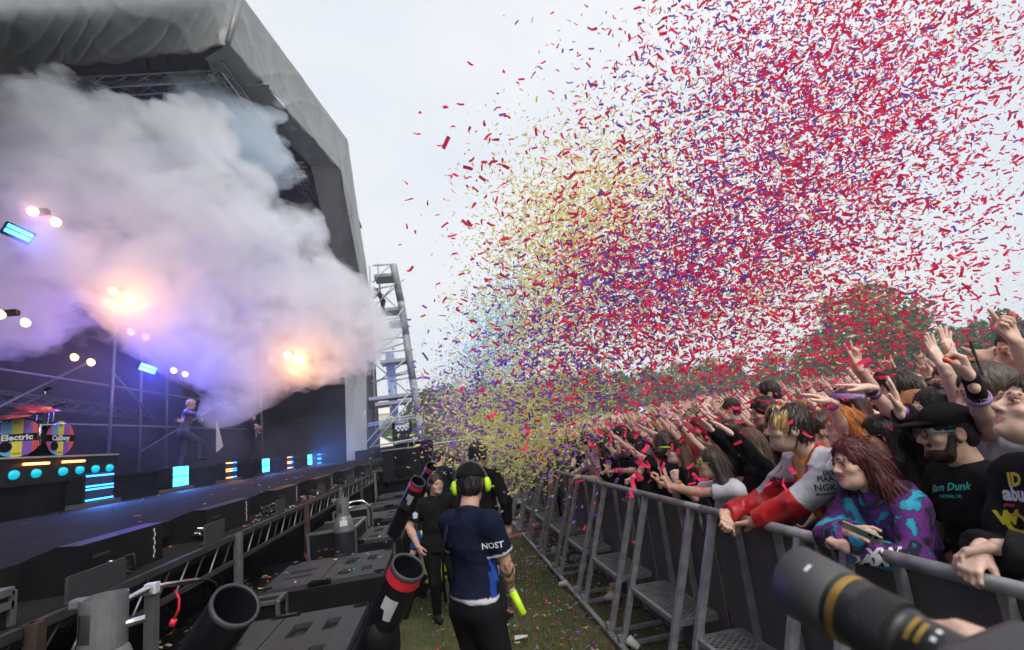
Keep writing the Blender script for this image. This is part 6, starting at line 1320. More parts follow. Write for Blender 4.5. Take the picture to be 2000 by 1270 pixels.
J2 = hero('person', 851, 947, None, 196, 0, Y=6.6, head=(14, 0, 0), girth=1.38, tone=(0.68, 0.43, 0.33), face=dict(wide=1.12, brow=(0.12, 0.09, 0.07)), hair=dict(style='short', c=(0.03, 0.02, 0.014), vol=1.2), arms={'R': dict(lt=(0.30, 0.05, 0.93), pose='relax', p=(0.5, 0.5, 0)), 'L': dict(lt=(-0.16, 0.2, 1.0), pose='relax', e=(0.5, -0.3, -0.4))}, top=dict(c=(0.010, 0.010, 0.011), sleeve=0.7, inf=0.018), bottom=(0.009, 0.009, 0.010), label='security guard in black T-shirt facing the camera, with phone armband', group=GS)
ear_defenders(J2, (0.02, 0.02, 0.022))
q = J2['arms']['R']; u = q['El'] - q['Sh']; c0 = q['Sh'] + u * 0.42
b = MB(); b.lathe([(0.072, -0.045), (0.076, -0.03), (0.076, 0.03), (0.072, 0.045)], Vector(c0 - J2['root']), Vector(u), mat('hi_vis', (0.5, 0.75, 0.02), 0.6), 18); ab = b.build('armband', J2['obj'])
tc_ = nrm(CAM - c0); b = MB(); s_, u_, d_ = frame(Vector(tc_)); p0 = Vector(c0 - J2['root']) + Vector(tc_) * 0.078; b.add([p0 + s_ * x + u_ * z for x, z in ((-0.025, -0.045), (0.025, -0.045), (0.025, 0.045), (-0.025, 0.045))], [(0, 1, 2, 3)], mat('pale_screen', (0.5, 0.65, 0.8), 0.2)); b.build('armband_phone', ab)
J3 = hero('person', 858, 893, None, -30, 0, Y=9.2, head=(-20, 0, 0), tone=SK[0], hair=dict(style='short', c=(0.035, 0.02, 0.013)), arms={'R': dict(lt=(0.3, 0.12, 0.95), pose='relax')}, top=dict(c=(0.012, 0.018, 0.035), sleeve=0.6), label='brown haired guard in dark polo standing beyond the guard in black', group=GS, res=1.2)
J4 = hero('person', 880, 903, None, -35, 0, Y=9.9, head=(-30, 0, 0), tone=SK[1], face=dict(beard=(0.1, 0.08, 0.07)), hair=dict(style='short', c=(0.02, 0.014, 0.01)), top=dict(c=(0.012, 0.012, 0.013), sleeve=1.2), label='bearded guard in black shirt, second of the three by the stacks', group=GS, res=1.2)
def vest_cf(V, J):
    C = np.tile(V3(0.02, 0.06, 0.28), (len(V), 1)); loc = (V - J['pel']) @ J['Rt'] / J['s']; m = (np.abs(loc[:, 0]) < 0.16) & (loc[:, 2] > -0.1); C[m] = (0.5, 0.75, 0.02); C[m & (np.abs(loc[:, 2] - 0.2) < 0.03)] = (0.6, 0.6, 0.6); C[m & (np.abs(np.abs(loc[:, 0]) - 0.08) < 0.02)] = (0.6, 0.6, 0.6); return C
J5 = hero('person', 899, 895, None, -25, 0, Y=11.5, head=(-30, 0, 0), tone=SK[4], hair=dict(style='short', c=(0.012, 0.01, 0.01)), top=dict(c=(1, 1, 1), cf=vest_cf, sleeve=0.6), label='guard in yellow hi-vis vest over blue shirt farther down the pit', group=GS, res=1.3)
J6 = hero('person', 936, 888, None, -40, 0, Y=6.3, head=(-20, 0, 0), tone=SK[1], hair=dict(style='short', c=(0.012, 0.011, 0.012), vol=1.5), top=dict(c=(0.012, 0.012, 0.013), sleeve=1.95, inf=0.02), label='curly dark haired crew member in black half hidden behind the guard', group=GS, res=1.2); ear_defenders(J6, (0.03, 0.03, 0.035))
J7 = hero('person', 838, 1010, None, 20, 0, Y=7.6, head=(0, 0, 0), tone=SK[1], hair=dict(style='short', c=(0.012, 0.01, 0.01)), top=dict(c=(1, 1, 1), cf=vest_cf, sleeve=0.6), label='crouching crew member in hi-vis half hidden behind the guard in black', group=GS, res=1.3, hipdrop=0.35, height=1.75)

# --- the band
fz = 2.2
hp = np.array(at_x(372, 812, -7.15)); pr_ = np.array([hp[0] - 0.12, hp[1] - 0.12, fz])
Js = person('person', pr_, -62, 1.93, 1.02, 10, 0, head=(-10, -14, 0), tone=SK[1], hair=dict(style='short', c=(0.62, 0.48, 0.26), vol=1.6), arms={'R': dict(t=W3(396, 822, -6.75), f=(0.9, 0.3, -0.1), p=(0, 0, -1), pose='fist', e=(0.2, -0.8, 0.3)), 'L': dict(t=W3(334, 852, -7.0), f=(-0.8, -0.5, 0.5), p=(0.3, -0.8, 0), pose='horns', e=(0, -0.5, -1))}, top=dict(name='jacket', c=(0.09, 0.09, 0.13), m=M_satin, sleeve=1.6, inf=0.02, wr=0.012), bottom=(0.05, 0.06, 0.12), legs={'R': pr_ + rotz(D2R(-62)) @ V3(0.15, 0.36, 0.26), 'L': pr_ + rotz(D2R(-62)) @ V3(-0.12, -0.1, 0.09)}, label='blond singer in shiny jacket on stage firing a smoke gun', group='band on stage', res=1.1)
mz = Vector(W3(398, 822, -6.72)); b = MB(); b.tube([(0, 0, 0), (0.22, 0.12, -0.02)], [0.045, 0.06], M_dsteel, 10); b.tube([(0, 0, 0), (-0.03, 0, -0.12)], 0.025, M_blackp, 8); o = b.build('smoke_gun', None, origin=None); o.location = mz; tag(o, 'small smoke gun held at shoulder height by the singer', 'smoke gun')
b = MB(); c_ = at_x(422, 860, -6.9); b.add([c_ + Vector(p) for p in ((0, 0, 0.55), (0.12, 0.1, -0.2), (0.0, 0.0, -0.35), (0.03, 0.04, 0.55), (0.15, 0.14, -0.2), (0.03, 0.04, -0.35))], [(0, 1, 2), (5, 4, 3), (0, 3, 4, 1), (1, 4, 5, 2), (2, 5, 3, 0)], M_white); o = b.build('white_flag'); tag(o, 'white pointed cloth panel standing on stage beside the singer', 'flag')
gp = at_x(489, 872, -7.3); Jgt = person('person', (gp.x, gp.y, fz), -70, 1.82, 1.0, 4, head=(10, -6, 0), tone=SK[1], hair=dict(style='long', c=(0.02, 0.015, 0.012)), arms={'R': dict(lt=(0.12, 0.28, 1.08), pose='fist', e=(0.8, -0.3, -0.4)), 'L': dict(lt=(-0.5, 0.3, 1.25), pose='grip')}, top=dict(c=BLK, sleeve=0.6), label='guitarist in black on stage behind the orange strobe', group='band on stage', res=1.4)
ge = empty('electric_guitar', Vector(Jgt['Tt'](0.05, 0.2, 0.06))); ge.rotation_euler = (0, 0, D2R(-70)); tag(ge, 'pale electric guitar held by the guitarist in black', 'guitar')
b = MB(); b.box((-0.16, -0.025, -0.13), (0.2, 0.025, 0.13), mat('guitar_body', (0.30, 0.27, 0.26), 0.3), bev=0.04); b.build('guitar_body', ge); b = MB(); b.bar((-0.15, 0, 0.0), (-0.72, 0, 0.28), 0.05, 0.025, M_dsteel); b.build('neck', ge); b = MB(); b.box((-0.85, -0.015, 0.24), (-0.70, 0.015, 0.34), M_blackp, bev=0.01); b.build('headstock', ge)
op = at_y(750, 610, 30.1); Jop = person('person', (op.x, 30.1, op.z - 0.25), 120, 1.75, 1.0, 30, head=(0, 0, 0), tone=SK[1], hair=dict(style='short', c=(0.02, 0.02, 0.02)), arms={'R': dict(lt=(0.15, 0.6, 1.3), pose='grip'), 'L': dict(lt=(-0.15, 0.6, 1.3), pose='grip')}, top=dict(c=(0.03, 0.035, 0.05), sleeve=1.9), label='crew member in dark clothes working high on the scaffold tower', res=1.6)

# --- photographer's lens and hand in the foreground
la_, lb_ = Vector(at_d(1558, 1135, 0.80)), Vector(at_d(1862, 1300, 0.60)); ld_ = (la_ - lb_).normalized(); Ln = (la_ - lb_).length
cm = empty('camera_lens', lb_); tag(cm, 'large black telephoto lens with gold rings, blurred in the foreground', 'camera')
M_lens = mat('lens_black', (0.022, 0.022, 0.024), 0.38, var=0.15, scale=30, bump=0.1, bscale=300); M_goldr = mat('gold_ring', (0.42, 0.25, 0.06), 0.35, 0.6); M_rub = mat('lens_rubber', (0.012, 0.012, 0.013), 0.7, bump=0.5, bscale=400, stretch=(1, 1, 0.05)); M_hood = mat('lens_hood', (0.06, 0.06, 0.062), 0.6)
R_ = 0.046
b = MB(); b.lathe([(R_ * 0.95, Ln - 0.075), (R_ * 1.08, Ln - 0.07), (R_ * 1.16, Ln), (R_ * 1.12, Ln), (R_ * 0.98, Ln - 0.06), (0.001, Ln - 0.065)], (0, 0, 0), ld_, M_hood, 40); b.build('hood', cm)
b = MB(); b.lathe([(R_ * 0.80, -0.02), (R_ * 0.80, 0.04), (R_ * 0.9, 0.06), (R_ * 0.92, Ln - 0.16), (R_ * 0.98, Ln - 0.12), (R_ * 1.0, Ln - 0.075)], (0, 0, 0), ld_, M_lens, 40); b.build('barrel', cm)
b = MB(); b.lathe([(R_ * 1.01, Ln - 0.095), (R_ * 1.025, Ln - 0.092), (R_ * 1.025, Ln - 0.086), (R_ * 1.01, Ln - 0.083)], (0, 0, 0), ld_, M_goldr, 40); b.build('gold_ring', cm)
b = MB(); b.lathe([(R_ * 0.95, Ln - 0.155), (R_ * 0.985, Ln - 0.150), (R_ * 0.985, Ln - 0.115), (R_ * 0.96, Ln - 0.11)], (0, 0, 0), ld_, M_rub, 40); b.build('focus_ring', cm)
s_, u_, _ = frame(ld_); tocam = (Vector(CAM) - lb_); tocam = (tocam - ld_ * tocam.dot(ld_)).normalized(); sd_ = ld_.cross(tocam).normalized()
for k, (h0, a0, a1, m_) in enumerate(((Ln - 0.185, -0.5, 0.35, M_goldr), (Ln - 0.196, -0.45, 0.25, M_goldr), (Ln - 0.21, -0.2, -0.05, M_tape), (Ln - 0.21, 0.1, 0.25, M_tape), (Ln - 0.045, -0.15, 0.1, M_tape))):
    rr_ = R_ * (0.925 if k < 4 else 1.13); vv = []
    for i in range(9):
        a = a0 + (a1 - a0) * i / 8 + 0.5
        for h in (h0, h0 + 0.006): vv.append(ld_ * h + (tocam * math.cos(a) + sd_ * math.sin(a)) * rr_)
    b = MB(); b.add(vv, [(2 * i, 2 * i + 2, 2 * i + 3, 2 * i + 1) for i in range(8)], m_); b.build('engraving', cm)
b = MB(); Rm = Matrix((s_, u_, ld_)).transposed(); b.box((-0.075, -0.06, -0.10), (0.075, 0.055, -0.02), M_lens, rot=Rm, bev=0.012); b.build('camera_body', cm)
S = Sdf(); w0 = np.array(at_d(2045, 1300, 0.62)); hand_prims(S, w0, nrm(np.array(at_d(1900, 1245, 0.66)) - w0), (0, -0.2, -1), -1, 0.95, 'relax'); S.rc(w0, w0 + V3(0.22, -0.05, -0.16), 0.03, 0.042, k=0.02)
V, F = surface_nets(*S.grid(0.005), 0.005); me = np_mesh('person', V - w0, F, np.ones((len(V), 3)), M_skin); o = bpy.data.objects.new('person', me); col.objects.link(o); o.location = w0; o.color = (0.60, 0.39, 0.30, 1); tag(o, 'bare hand of the photographer, blurred at the lower right corner', 'person')
# ================================================================== GENERAL CROWD
rg = np.random.default_rng(11)
S0 = V3(0, 1, 0)
def armset(k):
    u = lambda x, y, z, f, p, pose: dict(lt=(x, y, z), f=f, p=p, pose=pose, e=(0.6 if x > 0 else -0.6, -0.2, -0.8))
    return [{'R': u(0.28, 0.32, 1.98, (0.05, 0.3, 1), (0, 1, -0.2), 'spread')},
            {'R': u(0.25, 0.35, 1.95, (0, 0.4, 1), (0, 1, -0.3), 'open'), 'L': u(-0.28, 0.35, 1.93, (0, 0.4, 1), (0, 1, -0.3), 'spread')},
            {'L': u(-0.24, 0.42, 1.88, (0, 0.6, 0.8), (0, 0.4, -1), 'point')},
            {},
            {'R': u(0.26, 0.28, 2.0, (0, 0.1, 1), (-1, 0, 0), 'horns')},
            {'R': u(0.20, 0.50, 1.72, (0, 0.7, 0.6), (0, 0.3, -1), 'flat'), 'L': u(-0.22, 0.48, 1.75, (0, 0.7, 0.6), (0, 0.3, -1), 'flat')},
            {'R': u(0.10, 0.42, 1.72, (0, 0.05, 1), (0, 1, 0), 'grip')},
            {'L': u(-0.30, 0.30, 1.96, (-0.1, 0.2, 1), (0, 1, 0), 'open')},
            {'R': u(0.22, 0.26, 1.97, (0, 0.1, 1), (0, 1, 0), 'fist')},
            {}][k]
ARMTXT = ['one hand spread high', 'both arms in the air', 'left hand pointing at the stage', 'arms down', 'hand raised in horns sign', 'both hands reaching forward', 'filming with raised hand', 'left palm raised', 'fist in the air', 'hands low']
HS = [('short', False), ('long', True), ('short', False), ('short', False), ('quiff', False), ('bob', True), ('short', False), ('long', True), ('short', False), ('pony', True)]
protos = []
for k in range(10):
    st, fem = HS[k]
    J = person('person', (0, 0, 0), 0, 1.75, 1.0 + 0.12 * (k % 3 == 0), 2, head=((-8, 6, 0, 12, -4)[k % 5], (8, 14, 4, 0, 10)[k % 5], 0), arms=armset(k), tone=SK[0], female=fem, face=dict(openm=1.0 if k % 2 else 0, smile=0.6, **({'beard': (0.12, 0.09, 0.08)} if k in (2, 8) else {})), hair=dict(style=st, vol=1.2, strands=0), top=dict(sleeve=(0.55, 0.5, 1.9, 0.55, 0.6, 0.55, 0.5, 0.0 + 0.45, 0.6, 1.9)[k], h=0.015), res=1.5)
    for sd_q, cb in (('R', ((0.35, 0.05, 0.42), (0.6, 0.05, 0.3), None, None, (0.02, 0.02, 0.02), (0.35, 0.05, 0.42), None, None, (0.6, 0.2, 0.03), None)[k]), ('L', (None, (0.35, 0.05, 0.42), (0.6, 0.05, 0.3), None, None, None, None, (0.35, 0.05, 0.42), None, None)[k])):
        if cb: wristband(J, sd_q, cb, 0.12, 0.022)
    protos.append(J['obj'])
    for c in list(J['obj'].children):
        if c.name.startswith('shoe'): bpy.data.objects.remove(c)
HC = [((0.012, 0.010, 0.010), 'black'), ((0.03, 0.018, 0.012), 'dark brown'), ((0.09, 0.05, 0.025), 'brown'), ((0.30, 0.19, 0.08), 'fair'), ((0.28, 0.08, 0.02), 'ginger'), ((0.10, 0.012, 0.015), 'red'), ((0.25, 0.05, 0.2), 'pink'), ((0.03, 0.2, 0.15), 'green')]
TC = [((0.012, 0.012, 0.014), 'black'), ((0.02, 0.02, 0.024), 'black'), ((0.5, 0.5, 0.52), 'white'), ((0.10, 0.10, 0.11), 'grey'), ((0.02, 0.03, 0.08), 'navy'), ((0.30, 0.02, 0.03), 'red'), ((0.04, 0.08, 0.05), 'green'), ((0.45, 0.30, 0.05), 'mustard'), ((0.30, 0.10, 0.22), 'pink')]
occ = [np.array(o.location[:2]) for o in bpy.data.objects if o.parent is None and o.name.startswith('person') and o not in protos]
spots = []
y = 9.4
while y < 27: spots.append((2.16 + rg.uniform(-0.04, 0.1), y, 1)); y += rg.uniform(0.42, 0.6)
tries = 0
while len(spots) < 640 and tries < 60000:
    tries += 1; d = 3.2 + 34 * rg.random() ** 1.35; x = 2.55 + (0.35 + 0.75 * d * 0.62) * rg.random(); y = d * (0.55 + 0.5 * rg.random()) if x > 6 else d
    if y < 2.6 or x > 20: continue
    mind = 0.44 + 0.012 * d; p = np.array([x, y])
    if any(abs(q[0] - x) + abs(q[1] - y) < mind * 1.2 for q in spots[-700:]) or any(np.linalg.norm(q - p) < 0.42 for q in occ): continue
    spots.append((x, y, 0))
spots.sort(key=lambda q: math.hypot(q[0], q[1]))
NIND = 215; masses = spots[NIND:]
used = set(); zone = lambda x, y: 'at the rail down the pit' if x < 2.45 else 'in the near crowd' if y < 8 else 'in the mid crowd' if y < 13 else 'far back in the crowd'
for i, (x, y, rail) in enumerate(spots[:NIND]):
    k = int(rg.choice(10, p=[.14, .2, .1, .04, .12, .1, .06, .1, .1, .04]))
    if rail and rg.random() < 0.6: k = (5, 6, 3)[int(rg.integers(0, 3))]
    src = protos[k]; o = src if k not in used else dup(src); used.add(k)
    o.location = (x, y, gz(x, y)); yaw = math.degrees(math.atan2(-(-7 - x), (16 - y) + 6)) ; o.rotation_euler = (rg.normal() * 0.06, rg.normal() * 0.07, D2R(min(95, yaw + 8) + rg.normal() * 16)); sc = rg.uniform(0.93, 1.06); o.scale = (sc, sc, sc)
    hc = HC[int(rg.choice(8, p=[.26, .25, .2, .12, .07, .04, .03, .03]))]; t_ = TC[int(rg.choice(9, p=[.22, .12, .2, .1, .08, .09, .05, .06, .08]))]; tn = SK[int(rg.choice(6, p=[.25, .2, .3, .1, .04, .11]))]
    for c in o.children:
        n_ = c.name.split('.')[0]
        if n_ == 'body': c.color = (*tn, 1)
        elif n_ == 'shirt': c.color = (*t_[0], 1)
        elif n_ == 'hair': c.color = (*hc[0], 1)
        elif n_ == 'trousers': c.color = (*(TC[0][0] if i % 3 else (0.03, 0.045, 0.09)), 1)
    tag(o, f'{hc[1]} haired, {t_[1]} top, {ARMTXT[k]}, {zone(x, y)}', 'person', 'festival crowd behind the barrier')
    if k == 6 and y < 14: 
        pp = Matrix.Translation(o.location) @ o.rotation_euler.to_matrix().to_4x4() @ Vector((0.09 * sc, 0.47 * sc, 1.80 * sc)); fw = o.rotation_euler.to_matrix() @ Vector((0, -1, 0)); phone(None, pp, (0, 0, 1), fw, label='dark phone held up ' + zone(x, y))
for k in range(10):
    if k not in used:
        for c in list(protos[k].children): bpy.data.objects.remove(c)
        bpy.data.objects.remove(protos[k])
# far mass of people, one object
coarse = []
for k in (0, 1, 2, 3, 4, 5):
    st, fem = HS[k]; J = person('tmp', (0, 0, 0), 0, 1.75, 1.0, 2, head=(0, 8, 0), arms=armset(k), female=fem, hair=dict(style=st, strands=0), top=dict(sleeve=0.55, h=0.03), bottom=None, res=3.0, detail=False)
    parts = []
    for c in list(J['obj'].children):
        me = c.data; v = np.zeros(len(me.vertices) * 3, np.float32); me.vertices.foreach_get('co', v); f = np.zeros(len(me.loops), np.int32); me.loops.foreach_get('vertex_index', f); v = v.reshape(-1, 3); f = f.reshape(-1, 4)
        parts.append((c.name.split('.')[0], v, f)); bpy.data.objects.remove(c); bpy.data.meshes.remove(me)
    bpy.data.objects.remove(J['obj']); coarse.append(parts)
out = []
for i, (x, y, _) in enumerate(masses):
    ps = coarse[int(rg.choice(6, p=[.22, .32, .12, .06, .16, .12]))]; a = D2R(min(95, math.degrees(math.atan2(7 + x, 22 - y))) + rg.normal() * 12); Rm = rotz(a); sc = rg.uniform(0.92, 1.06); tn = SK[int(rg.choice(6, p=[.25, .2, .3, .1, .04, .11]))]; t_ = TC[int(rg.integers(0, 9))][0]; hc = HC[int(rg.integers(0, 6))][0]
    for (n_, v, f) in ps: out.append((v @ Rm.T * sc + V3(x, y, gz(x, y)), f, np.tile({'body': tn, 'shirt': t_, 'hair': hc}[n_], (len(v), 1))))
if out:
    V, F, C = add_mesh(out); me = np_mesh('far_crowd', V, F, C, mat('crowd_mass', (1, 1, 1), 0.8, var=0.1, attr=True)); o = bpy.data.objects.new('far_crowd', me); col.objects.link(o); tag(o, 'distant mass of festival goers beyond the nearer crowd', 'crowd', kind='stuff')
print('crowd', len(spots), len(masses))
# ================================================================== CONFETTI
rc_ = np.random.default_rng(5)
def conf_mat(name):
    m = bpy.data.materials.new(name); m.use_nodes = True; t = m.node_tree; n = t.nodes; l = t.links; n.remove(n['Principled BSDF'])
    a = n.new('ShaderNodeVertexColor'); a.layer_name = 'Col'; o = n.new('ShaderNodeObjectInfo'); mm = n.new('ShaderNodeMix'); mm.data_type = 'RGBA'; mm.blend_type = 'MULTIPLY'; mm.inputs[0].default_value = 1; l.new(a.outputs[0], mm.inputs[6]); l.new(o.outputs['Color'], mm.inputs[7])
    d = n.new('ShaderNodeBsdfDiffuse'); tr = n.new('ShaderNodeBsdfTranslucent'); mx_ = n.new('ShaderNodeMixShader'); mx_.inputs[0].default_value = 0.42
    for q in (d, tr): l.new(mm.outputs[2], q.inputs[0])
    l.new(d.outputs[0], mx_.inputs[1]); l.new(tr.outputs[0], mx_.inputs[2]); l.new(mx_.outputs[0], n['Material Output'].inputs[0]); return m
M_conf = conf_mat('tissue_paper')
CC = {'red': (0.97, 0.06, 0.16), 'purple': (0.30, 0.12, 0.60), 'yellow': (0.98, 0.93, 0.38), 'blue': (0.32, 0.72, 0.90), 'pink': (0.75, 0.30, 0.58), 'green': (0.08, 0.5, 0.2), 'orange': (0.8, 0.25, 0.04)}
BL = {'red': [(1680, 30, 170, 120, 2600), (1580, 220, 150, 130, 2600), (1760, 200, 150, 150, 1300), (1450, 420, 190, 110, 2100), (1600, 420, 160, 120, 1500), (1300, 520, 150, 110, 1700), (1500, 600, 200, 80, 1900), (1260, 670, 150, 75, 900), (1530, 690, 150, 55, 700), (1850, 480, 140, 140, 420), (1910, 230, 110, 200, 520), (1350, 770, 170, 60, 420), (1100, 430, 110, 130, 230), (900, 430, 70, 150, 55, 2.2, 4.0), (1060, 430, 90, 130, 130, 2.3, 4.0), (1180, 560, 110, 120, 120, 2.3, 3.6), (1400, 640, 200, 110, 110, 2.3, 3.6), (1300, 880, 150, 60, 70, 2.0, 3.2), (1150, 830, 100, 60, 110), (1270, 930, 130, 60, 45), (1250, 120, 90, 100, 150), (1800, 610, 130, 50, 170), (1400, 130, 90, 110, 500)],
      'purple': [(1570, 330, 170, 140, 1500), (1480, 420, 130, 100, 1500), (1350, 520, 130, 80, 1700), (1250, 560, 110, 65, 1400), (1150, 600, 90, 80, 900), (1100, 720, 100, 80, 1000), (1010, 790, 90, 70, 800), (1600, 110, 200, 110, 1500), (900, 780, 45, 50, 110), (1130, 900, 60, 60, 150), (1380, 250, 120, 110, 600), (850, 700, 60, 60, 24), (1700, 300, 120, 100, 300)],
      'yellow': [(1190, 400, 100, 85, 3600), (1090, 480, 80, 80, 2200), (1050, 640, 70, 95, 1500), (1020, 815, 85, 50, 3600), (1130, 640, 95, 65, 1300), (1350, 600, 140, 55, 1100), (1500, 560, 130, 55, 800), (1480, 260, 150, 100, 900), (1600, 400, 100, 90, 500), (1000, 870, 55, 35, 900), (1900, 60, 90, 60, 160), (1450, 720, 120, 40, 160), (1010, 930, 50, 45, 220)],
      'blue': [(975, 680, 42, 55, 1900), (1000, 600, 40, 45, 700), (930, 760, 45, 45, 600), (1180, 590, 60, 40, 250), (1290, 560, 50, 40, 150)], 'pink': [(885, 800, 32, 38, 700), (920, 840, 30, 30, 250)]}
DEP = {'red': (3.0, 7.5), 'purple': (4.2, 7.5), 'yellow': (5.5, 10), 'blue': (9, 13), 'pink': (9, 13)}; SZ = {'red': (0.055, 0.017), 'purple': (0.058, 0.019), 'yellow': (0.055, 0.018), 'blue': (0.055, 0.018), 'pink': (0.055, 0.018)}
def strips(P, col_, L_, W_, rng, flat=False):
    n = len(P); a = rng.normal(size=(n, 3)); a[:, 2] *= 0.55
    if flat: a[:, 2] *= 0.1
    a /= np.linalg.norm(a, axis=1)[:, None]; b = rng.normal(size=(n, 3)); 
    if flat: b = np.cross(np.tile(V3(0, 0, 1), (n, 1)) + b * 0.2, a)
    b = b - a * (a * b).sum(1)[:, None]; b /= np.linalg.norm(b, axis=1)[:, None]; nn_ = np.cross(a, b); bend = rng.normal(size=(n, 1)) * L_ * 0.18; sc = rng.uniform(0.8, 1.2, (n, 1))
    tw = rng.normal(size=(n, 1)) * 0.5; b2 = b * np.cos(tw) + nn_ * np.sin(tw)
    hl, hw = L_ / 2 * sc, W_ / 2 * sc
    V = np.stack([P - a * hl - b * hw, P - a * hl + b * hw, P + nn_ * bend + b * hw, P + nn_ * bend - b * hw, P + a * hl + b2 * hw, P + a * hl - b2 * hw], 1).reshape(-1, 3)
    k = np.arange(n)[:, None] * 6; F = np.concatenate([k + [[0, 1, 2, 3]], k + [[3, 2, 4, 5]]]); C = np.repeat(np.array(col_)[None] * rng.uniform(0.9, 1.08, (n, 1)), 6, 0); return V, F, C
parts = []; singles = []
for cn, bl in BL.items():
    for bq in bl:
        u, v, su, sv, n = bq[:5]
        n = int(n * {'red': 0.8, 'yellow': 1.5, 'purple': 0.85}.get(cn, 1.7)); uu = rc_.normal(u, su, n); vv = rc_.normal(v, sv, n); d0, d1 = DEP[cn] if len(bq) < 7 else bq[5:7]; dd = d0 + (d1 - d0) * rc_.random(n) ** (0.8 if cn == 'red' else 1.0)
        P = np.array([CAM]) + (np.stack([(uu - 1000) / FPX, (vv - 635) / FPX, np.ones(n)], 1) @ CR) * dd[:, None]
        ok = (P[:, 2] > gz(4, 5) + 0.9) & ~((P[:, 0] < 0.25) & (P[:, 1] < 6) & (P[:, 2] < 1.9)); P = P[ok]; dd = dd[ok]; uu = uu[ok]; vv = vv[ok]
        vis = (uu > -20) & (uu < 2020) & (vv > -20) & (vv < 1290)
        if cn in ('red', 'purple'): singles += [(d, cn, p) for d, p in zip(dd[vis], P[vis])]
        parts.append((cn, P, dd))
singles.sort(key=lambda q: q[0] * (1 if q[1] == 'red' else 1.1)); singles = singles[:285]; key = {tuple(np.round(q[2], 5)) for q in singles}
ms = []
for cn, P, dd in parts:
    keep = np.array([tuple(np.round(p, 5)) not in key for p in P], bool) if cn in ('red', 'purple') else np.ones(len(P), bool); P = P[keep]
    if len(P): ms.append(strips(P, CC[cn], *SZ[cn], rc_))
# settled pieces: pit floor, subwoofers, stage shelf, deck
n = 1500; names = ['red', 'purple', 'yellow', 'blue', 'pink', 'green', 'orange']
for cn in names:
    k = n // 7; y = 3.0 + 10 * rc_.random(k) ** 0.9; x = -0.55 + 2.9 * rc_.beta(1.6, 1.3, k); P = np.stack([x, y, np.full(k, 0.022)], 1); ms.append(strips(P, CC[cn], 0.045, 0.016, rc_, True))
    k = 14; P = np.stack([rc_.uniform(-2.1, -1.76, k), rc_.uniform(2.4, 6, k), np.full(k, 0.91)], 1); ms.append(strips(P, CC[cn], 0.045, 0.016, rc_, True))
    k = 20; P = np.stack([rc_.uniform(-2.2, -1.82, k), rc_.uniform(4.5, 12, k), np.full(k, 1.485)], 1); ms.append(strips(P, CC[cn], 0.045, 0.016, rc_, True))
    k = 11; P = np.stack([rc_.uniform(-6.6, -2.3, k), rc_.uniform(3.5, 22, k), np.full(k, DZ + 0.012)], 1); ms.append(strips(P, CC[cn], 0.05, 0.017, rc_, True))
    k = 8; P = np.stack([rc_.uniform(-1.68, -0.7, k), rc_.uniform(5.1, 9.8, k), np.full(k, 0.965)], 1); ms.append(strips(P, CC[cn], 0.045, 0.016, rc_, True))
V, F, C = add_mesh(ms); me = np_mesh('confetti', V, F, C, M_conf, False); o = bpy.data.objects.new('confetti', me); col.objects.link(o); tag(o, 'cloud of red, purple, yellow and blue paper confetti over the crowd', 'confetti', kind='stuff')
CM = []
for k in range(8):
    r2 = np.random.default_rng(k); V, F, C = strips(np.zeros((1, 3)), (1, 1, 1), 0.055, 0.017, r2); CM.append(np_mesh('confetti_strip', V, F, np.ones((6, 3)), M_conf, False))
for i, (d, cn, p) in enumerate(singles):
    o = bpy.data.objects.new('confetti_strip', CM[i % 8]); col.objects.link(o); o.location = p; o.rotation_euler = tuple(rc_.uniform(0, 6.28, 3)); c = np.array(CC[cn]) * rc_.uniform(0.8, 1.1); o.color = (*c, 1)
    tag(o, f'single {cn} paper confetti strip tumbling in the air near the camera', 'confetti', f'near {cn} confetti strips')
# ---- litter under the barrier
M_cup = mat('paper_cup', (0.68, 0.67, 0.64), 0.7, var=0.1); M_ycup = mat('yellow_cup', (0.7, 0.42, 0.05), 0.6); M_can = mat('drink_can', (0.03, 0.06, 0.25), 0.3, 0.6); M_bag = mat('grey_bag', (0.25, 0.26, 0.30), 0.5)
def cup(x, y, z, tilt, az_, m, label, s=1.0):
    b = MB(); b.lathe([(0.001, 0.002), (0.028 * s, 0.0), (0.041 * s, 0.105 * s), (0.044 * s, 0.107 * s), (0.042 * s, 0.11 * s), (0.038 * s, 0.104 * s), (0.026 * s, 0.006)], (0, 0, 0), (0, 0, 1), m, 18); o = b.build('paper_cup'); o.location = (x, y, z); o.rotation_euler = (D2R(tilt), 0, D2R(az_)); tag(o, label, 'cup', 'dropped cups under the barrier')
lit = [(735, 915, 80, 40, M_ycup, 'yellow patterned cup lying under the barrier step'), (722, 960, 85, 120, M_cup, 'white cup lying left of the can'), (768, 905, 10, 0, M_cup, 'white cup standing behind the yellow cup'), (790, 965, 88, 200, M_cup, 'white cup tipped towards the fence beside the can'), (815, 940, 70, 300, M_cup, 'white cup leaning on the pile under the step'), (565, 770, 85, 60, M_cup, 'white cup on the grass under the fourth step'), (455, 715, 80, 10, M_cup, 'white cup by the base bar farther along'), (575, 740, 60, 90, M_cup, 'cream cup in the litter farther along'), (405, 672, 85, 160, M_cup, 'flattened white cup near the barrier foot'), (925, 1262, 60, 220, M_cup, 'cream cup at the bottom edge under the barrier'), (470, 680, 60, 20, M_cup, 'small white cup behind the bag'), (440, 875, 88, 75, M_cup, 'crushed white cup alone on the open grass'), (330, 575, 80, 35, M_ycup, 'yellow cup in the far litter'), (290, 520, 85, 70, M_cup, 'white cup in the far litter'), (215, 480, 85, 30, M_cup, 'white cup farthest along the barrier')]
